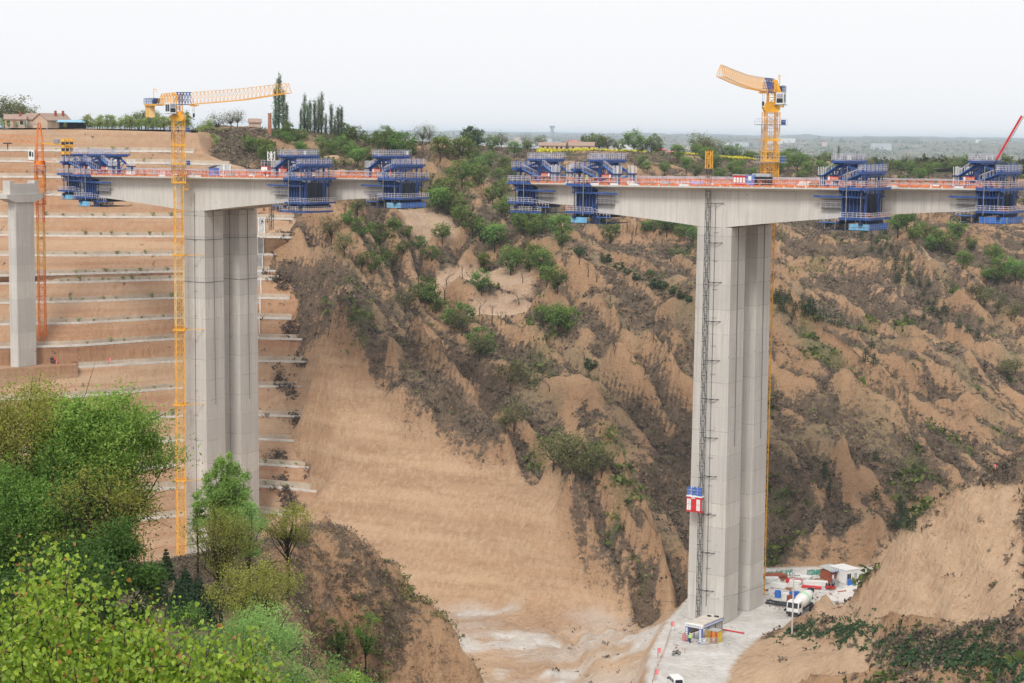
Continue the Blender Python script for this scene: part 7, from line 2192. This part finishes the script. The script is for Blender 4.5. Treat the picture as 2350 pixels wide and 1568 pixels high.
ntufts('near_grass', 'dry grass tufts on the near cliff', (ngr + .2) * far_, 7000, .15, .4, 7, L_GREY, 62, .2)
ntufts('near_green_growth', 'green low growth at the foot of the near cliff', sstep(.05, .5, fbm(fx / 7., fy / 7., 19., 4)) * far_ * sstep(-31, -35, nz), 1500, .2, .6, 10, L_OLIVE, 63, .4)

L_MAIN = leaf_mat('leaf_broad', (.075, .17, .025), (.36, .55, .11), .3, .01)
L_YELG = leaf_mat('leaf_yellowing', (.15, .165, .03), (.41, .43, .09), .3, .01)
L_MID = leaf_mat('leaf_mid', (.042, .11, .02), (.19, .36, .065), .3, .01)
L_DKG = leaf_mat('leaf_deep', (.022, .06, .012), (.10, .21, .04), .25, .01)
L_LIME = leaf_mat('leaf_lime', (.17, .20, .03), (.48, .51, .10), .3, .01)
L_POPN = leaf_mat('leaf_poplar_near', (.10, .175, .035), (.31, .47, .115), .3, .01)
L_WIL = leaf_mat('leaf_willow', (.09, .19, .045), (.32, .50, .15), .35, .01)
M_BARKD = mat('dark_bark', (.035, .028, .024), .95, .3, 3.)
def near_tree(name, label, cx, cy, Y, wpx, hpx, n, leaf, mats, seed, clumps=60, hollow=.5, spread=.32, nmax=30, asp=.42, bare=0, up=0., taper=0.):
    """tree whose crown is centred on picture point (cx, cy) at distance Y, wpx by hpx wide and tall"""
    g = np.random.default_rng(seed); m_ = FPX / Y
    c = P(cx, cy, Y); rx = wpx / 2 / m_; rz = hpx / 2 / m_
    zg = float(nground(c[0], c[1])); base = np.array([c[0], c[1], zg]); H = c[2] - zg
    root = thing(name, label, 'tree', base)
    p, tone, tips = crown_points(n, clumps, rx, rz, H, g, hollow, spread)
    if taper:
        for arr in (p, tips):
            s_ = np.clip(1.12 - taper * (arr[:, 2] - H + rz) / (2 * rz), .12, 1.3); arr[:, 0] *= s_; arr[:, 1] *= s_
    v, f = leaf_quads(p, leaf, asp, g, ((0, 0, 1.), up) if up else None)
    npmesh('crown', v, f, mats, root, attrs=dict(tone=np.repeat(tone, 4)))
    m = MB(); hb = max(.4, H - rz * .9); r0 = .035 * rx + .04
    m.tube([(0, 0, -.6), (.05, 0, hb * .5), (0, .05, hb)], [r0 * 1.2, r0, r0 * .85], 8)
    for i in g.permutation(len(tips))[:nmax]:
        t = Vector(tips[i]); b0 = Vector((0, 0, hb * g.uniform(.7, 1.0))); mid = b0.lerp(t, .5) + Vector(g.normal(size=3) * .10 * rx)
        m.tube([b0, mid, t], [r0 * .55, r0 * .3, r0 * .08], 5)
        for _ in range(3 + bare):
            s = mid.lerp(t, g.random()); e = s + Vector(g.normal(size=3) * rx * .28) + Vector((0, 0, .12 * rx))
            m.tube([s, s.lerp(e, .5) + Vector(g.normal(size=3) * .03 * rx), e], [r0 * .16, r0 * .10, r0 * .03], 3)
    m.build('trunk', M_BARKD, root, True)
    return root
near_tree('broadleaf_tree', 'large bright green tree leaning into the left foreground, its right edge by the yellow mast', 222, 1085, 58, 300, 410, 62000, .115, L_MAIN, 101, 170, .2, .30, 36)
near_tree('broadleaf_tree', 'yellowing brownish green tree at the left edge, behind the bright green crown', 70, 1040, 58.5, 300, 330, 36000, .10, L_YELG, 102, 110, .35, .36, 46, .42, 3)
near_tree('broadleaf_tree', 'deep green tree filling the left edge below the yellowing crown', 70, 1230, 55, 400, 330, 46000, .11, L_MID, 103, 120, .2, .34, 30)
near_tree('broadleaf_tree', 'olive brown thin leaved tree in the middle of the left foreground clump', 215, 1190, 54, 270, 230, 8500, .095, L_YELG, 104, 60, .3, .4, 50, .42, 4)
near_tree('broadleaf_tree', 'green tree low behind the large leaved shoots, beside the pines', 255, 1345, 50, 250, 240, 20000, .11, L_DKG, 105, 50, .4, .34, 24)
near_tree('broadleaf_tree', 'dark green tree in the bottom left corner behind the large leaves', 80, 1420, 44, 380, 290, 18000, .10, L_DKG, 113, 50, .4, .34, 24)
near_tree('poplar_tree', 'pale green pointed tree in front of the left pier', 518, 1158, 112, 180, 250, 30000, .16, L_POPN, 106, 130, .08, .22, 30, .4, 0, .35, .74)
near_tree('poplar_tree', 'slim pale green side stem left of the pointed tree', 452, 1165, 112, 40, 130, 1500, .16, L_POPN, 107, 16, .2, .5, 10, .4, 0, .35)
near_tree('yellow_green_tree', 'open yellow green tree with bare twigs below the pointed tree', 505, 1240, 100, 170, 125, 8000, .10, L_YELG, 108, 60, .3, .4, 30, .5, 2)
near_tree('yellow_green_tree', 'light green thin tree in front of the foot of the left pier', 570, 1215, 104, 80, 125, 3200, .10, L_WIL, 109, 26, .3, .45, 20, .5, 2)
near_tree('yellow_green_tree', 'lone airy yellow green tree with dark trunk on the cliff edge', 660, 1203, 118, 125, 92, 4200, .12, L_LIME, 110, 40, .35, .34, 20, .5, 0)
near_tree('yellow_green_tree', 'rounded olive yellow tree on the slope below the lone airy tree', 590, 1365, 92, 195, 145, 13000, .10, L_YELG, 111, 60, .4, .34, 34, .5, 2)
near_tree('willow_tree', 'wide fresh green willow like tree at the bottom, left of the dark cliff', 575, 1520, 62, 330, 220, 24000, .105, L_WIL, 112, 90, .5, .28, 24, .32)
near_tree('yellow_green_tree', 'small green tree between the pines and the willow like tree', 430, 1420, 84, 90, 80, 1800, .12, L_MID, 114, 24, .4, .4, 14)
near_tree('broadleaf_tree', 'small bright green bush at the bottom edge right of the willow like tree', 815, 1575, 70, 120, 60, 2600, .12, L_MAIN, 115, 26, .4, .36, 12)
near_tree('broadleaf_tree', 'thin green sapling clump on the ledge of the dark cliff, left one', 775, 1450, 125.5, 50, 100, 700, .18, L_MID, 116, 14, .3, .5, 12)
near_tree('broadleaf_tree', 'thin green sapling clump on the ledge of the dark cliff, right one', 838, 1455, 127, 60, 100, 800, .18, L_MID, 117, 14, .3, .5, 12)
for i, (x, y, Y, H, lb) in enumerate(((382, 1345, 108, 2.3, 'pointed young pine standing clear beside the yellow mast foot'), (425, 1370, 104, 1.9, 'dark young pine right of the pointed one'), (455, 1385, 102, 2.2, 'dark young pine under the yellow green tree'), (360, 1400, 98, 2.4, 'dark young pine left of the others, by the green tree'), (410, 1420, 94, 2.2, 'dark young pine lowest of the clump'), (470, 1430, 94, 2.0, 'dark young pine lowest right of the clump'), (500, 1385, 104, 1.9, 'dark young pine at the right end of the clump'))):
    t = proto_conifer('pine_tree', H, .95 if i else .7, 2200, 200 + i, .16); q = P(x, y, Y); q[2] = float(nground(q[0], q[1])); t.location = tuple(float(c) for c in q); t['label'] = lb; t['group'] = 'young pines on the near hill'

# large-leaved shoots right in front of the viewer
k = N('big_leaf')
t = k.attr('tone'); rd = k.attr('red')
c = k.mix(t, (.12, .25, .022), (.42, .55, .06))
c = k.mix(rd, c, (.42, .20, .06))
k.done(c, .45); k.b.inputs['Specular IOR Level'].default_value = .4
tb = k.n('ShaderNodeBsdfTranslucent'); mx = k.n('ShaderNodeMixShader'); mx.inputs[0].default_value = .38
k.l(c, tb.inputs[0]); k.l(k.b.outputs[0], mx.inputs[1]); k.l(tb.outputs[0], mx.inputs[2]); k.l(mx.outputs[0], k.out.inputs['Surface'])
M_BIG = k.m
LF = np.array([(0, 0, 0), (.30, -.10, .03), (.46, .20, .05), (.34, .58, .02), (0, 1.05, -.10), (-.34, .58, .02), (-.46, .20, .05), (-.30, -.10, .03), (0, .45, -.05)])
LFF = np.array([(8, 0, 1, 2), (8, 2, 3, 4), (8, 4, 5, 6), (8, 6, 7, 0)])
def shoots(label, tops, Y0, seed):
    g = np.random.default_rng(seed)
    Cx = np.mean([q[0] for q in tops]); q = P(Cx, 1560, Y0); base = np.array([q[0], q[1], float(nground(q[0], q[1]))])
    root = thing('large_leaved_tree', label, 'tree', base, 0, 'large leaved trees in the foreground')
    st = MB(); LV = []; LT = []; LR = []
    for (x, y, Y) in tops:
        T_ = P(x, y, Y) - base; B_ = np.array([T_[0] * .25 + g.normal() * .3, T_[1] * .3, .1])
        pts = [Vector(B_ + (T_ - B_) * t_ + np.array([g.normal(), g.normal(), 0]) * .05 * t_ * (1 - t_) * 4) for t_ in np.linspace(0, 1, 9)]
        st.tube(pts, list(np.linspace(.028, .005, 9)), 5)
        L = np.linalg.norm(T_ - B_); nl = int(105 * min(L, 2.6))
        nodes = [(pts, t_, .20) for t_ in 1 - g.random(nl) ** 1.3 * min(1, 2.2 / L)]
        for _ in range(9):
            t_ = g.uniform(max(.2, 1 - 2.2 / L), .92); i = int(t_ * 8); s = pts[i].lerp(pts[min(8, i + 1)], t_ * 8 - i)
            e = s + Vector((g.normal() * .32, g.normal() * .3, g.uniform(.1, .45)))
            tw = [s, s.lerp(e, .5) + Vector(g.normal(size=3) * .03), e]; st.tube(tw, [.009, .006, .003], 4)
            nodes += [(tw, u, .10) for u in g.uniform(.2, 1.05, 30)]
        for pl, t_, off in nodes:
            n1 = len(pl) - 1; u = min(t_, .999) * n1; i = int(u); s = np.array(pl[i].lerp(pl[i + 1], u - i)) + g.normal(size=3) * np.array([off, off, off * .5])
            size = g.uniform(.042, .072) * (.55 if t_ > .97 else 1)
            ya = np.array([g.normal(), g.normal(), -1.1 + g.normal() * .35 + (1.6 if t_ > .97 else 0)]); ya /= np.linalg.norm(ya)
            na = g.normal(size=3) + np.array([0, -.7, .9]); na -= ya * (na @ ya); na /= np.linalg.norm(na); xa = np.cross(ya, na)
            LV.append(s + (LF[:, :1] * xa + LF[:, 1:2] * ya + LF[:, 2:] * na) * size)
            LT.append(np.full(9, np.clip(g.normal(.45, .25) + .25 * (t_ - .6), 0, 1))); LR.append(np.full(9, 1. if (t_ > .955 and g.random() < .22) or g.random() < .008 else 0.))
    st.build('stems', M_BARK, root, True)
    n = len(LV); F_l = (LFF[None] + (np.arange(n) * 9)[:, None, None]).reshape(-1, 4)
    npmesh('leaves', np.concatenate(LV), F_l, M_BIG, root, smooth=True, attrs=dict(tone=np.concatenate(LT), red=np.concatenate(LR)))
shoots('large leaved yellow green tree at the bottom left corner, its shoots highest', [(22, 1330, 22), (60, 1268, 22.5), (118, 1252, 23), (150, 1310, 22), (95, 1400, 21), (15, 1450, 20.5), (50, 1500, 20), (190, 1470, 21), (130, 1480, 20.5), (-20, 1400, 21), (80, 1350, 22), (0, 1540, 20)], 22., 301)
shoots('large leaved green tree with two tall thin shoots, second from the left corner', [(236, 1338, 21.5), (225, 1400, 21.5), (285, 1440, 21), (250, 1500, 20.5), (170, 1530, 20), (300, 1510, 20.5), (205, 1440, 21), (150, 1410, 22), (110, 1540, 20)], 21.5, 302)
shoots('large leaved green tree whose reddish tips rise in the middle of the leafy corner', [(345, 1388, 21), (385, 1392, 21.5), (362, 1430, 21), (325, 1460, 20.5), (410, 1480, 20.5), (300, 1470, 21), (430, 1530, 20), (370, 1500, 20.5), (270, 1540, 20), (340, 1540, 20)], 21., 303)
shoots('large leaved green tree with low reddish shoots in front of the willow like tree', [(475, 1478, 21), (552, 1462, 21.5), (520, 1520, 21), (590, 1515, 21.5), (440, 1545, 20.5), (500, 1550, 20.5), (570, 1560, 21), (612, 1550, 21.5), (480, 1530, 21)], 21., 304)

# ---------------------------------------------------------------- the hazy air
m = MB(); m.box(-16000, -60, -141, 16000, 23000, 40)
hz = m.build('haze', [])
k = bpy.data.materials.new('haze_air'); k.use_nodes = True; t = k.node_tree; t.nodes.clear()
ou = t.nodes.new('ShaderNodeOutputMaterial'); pv = t.nodes.new('ShaderNodeVolumePrincipled')
pv.inputs['Color'].default_value = (.68, .83, 1., 1); pv.inputs['Density'].default_value = .000085; pv.inputs['Anisotropy'].default_value = .1
t.links.new(pv.outputs[0], ou.inputs['Volume'])
hz.data.materials.append(k)
hz['kind'] = 'stuff'
hz['label'] = 'pale blue haze over the plain'
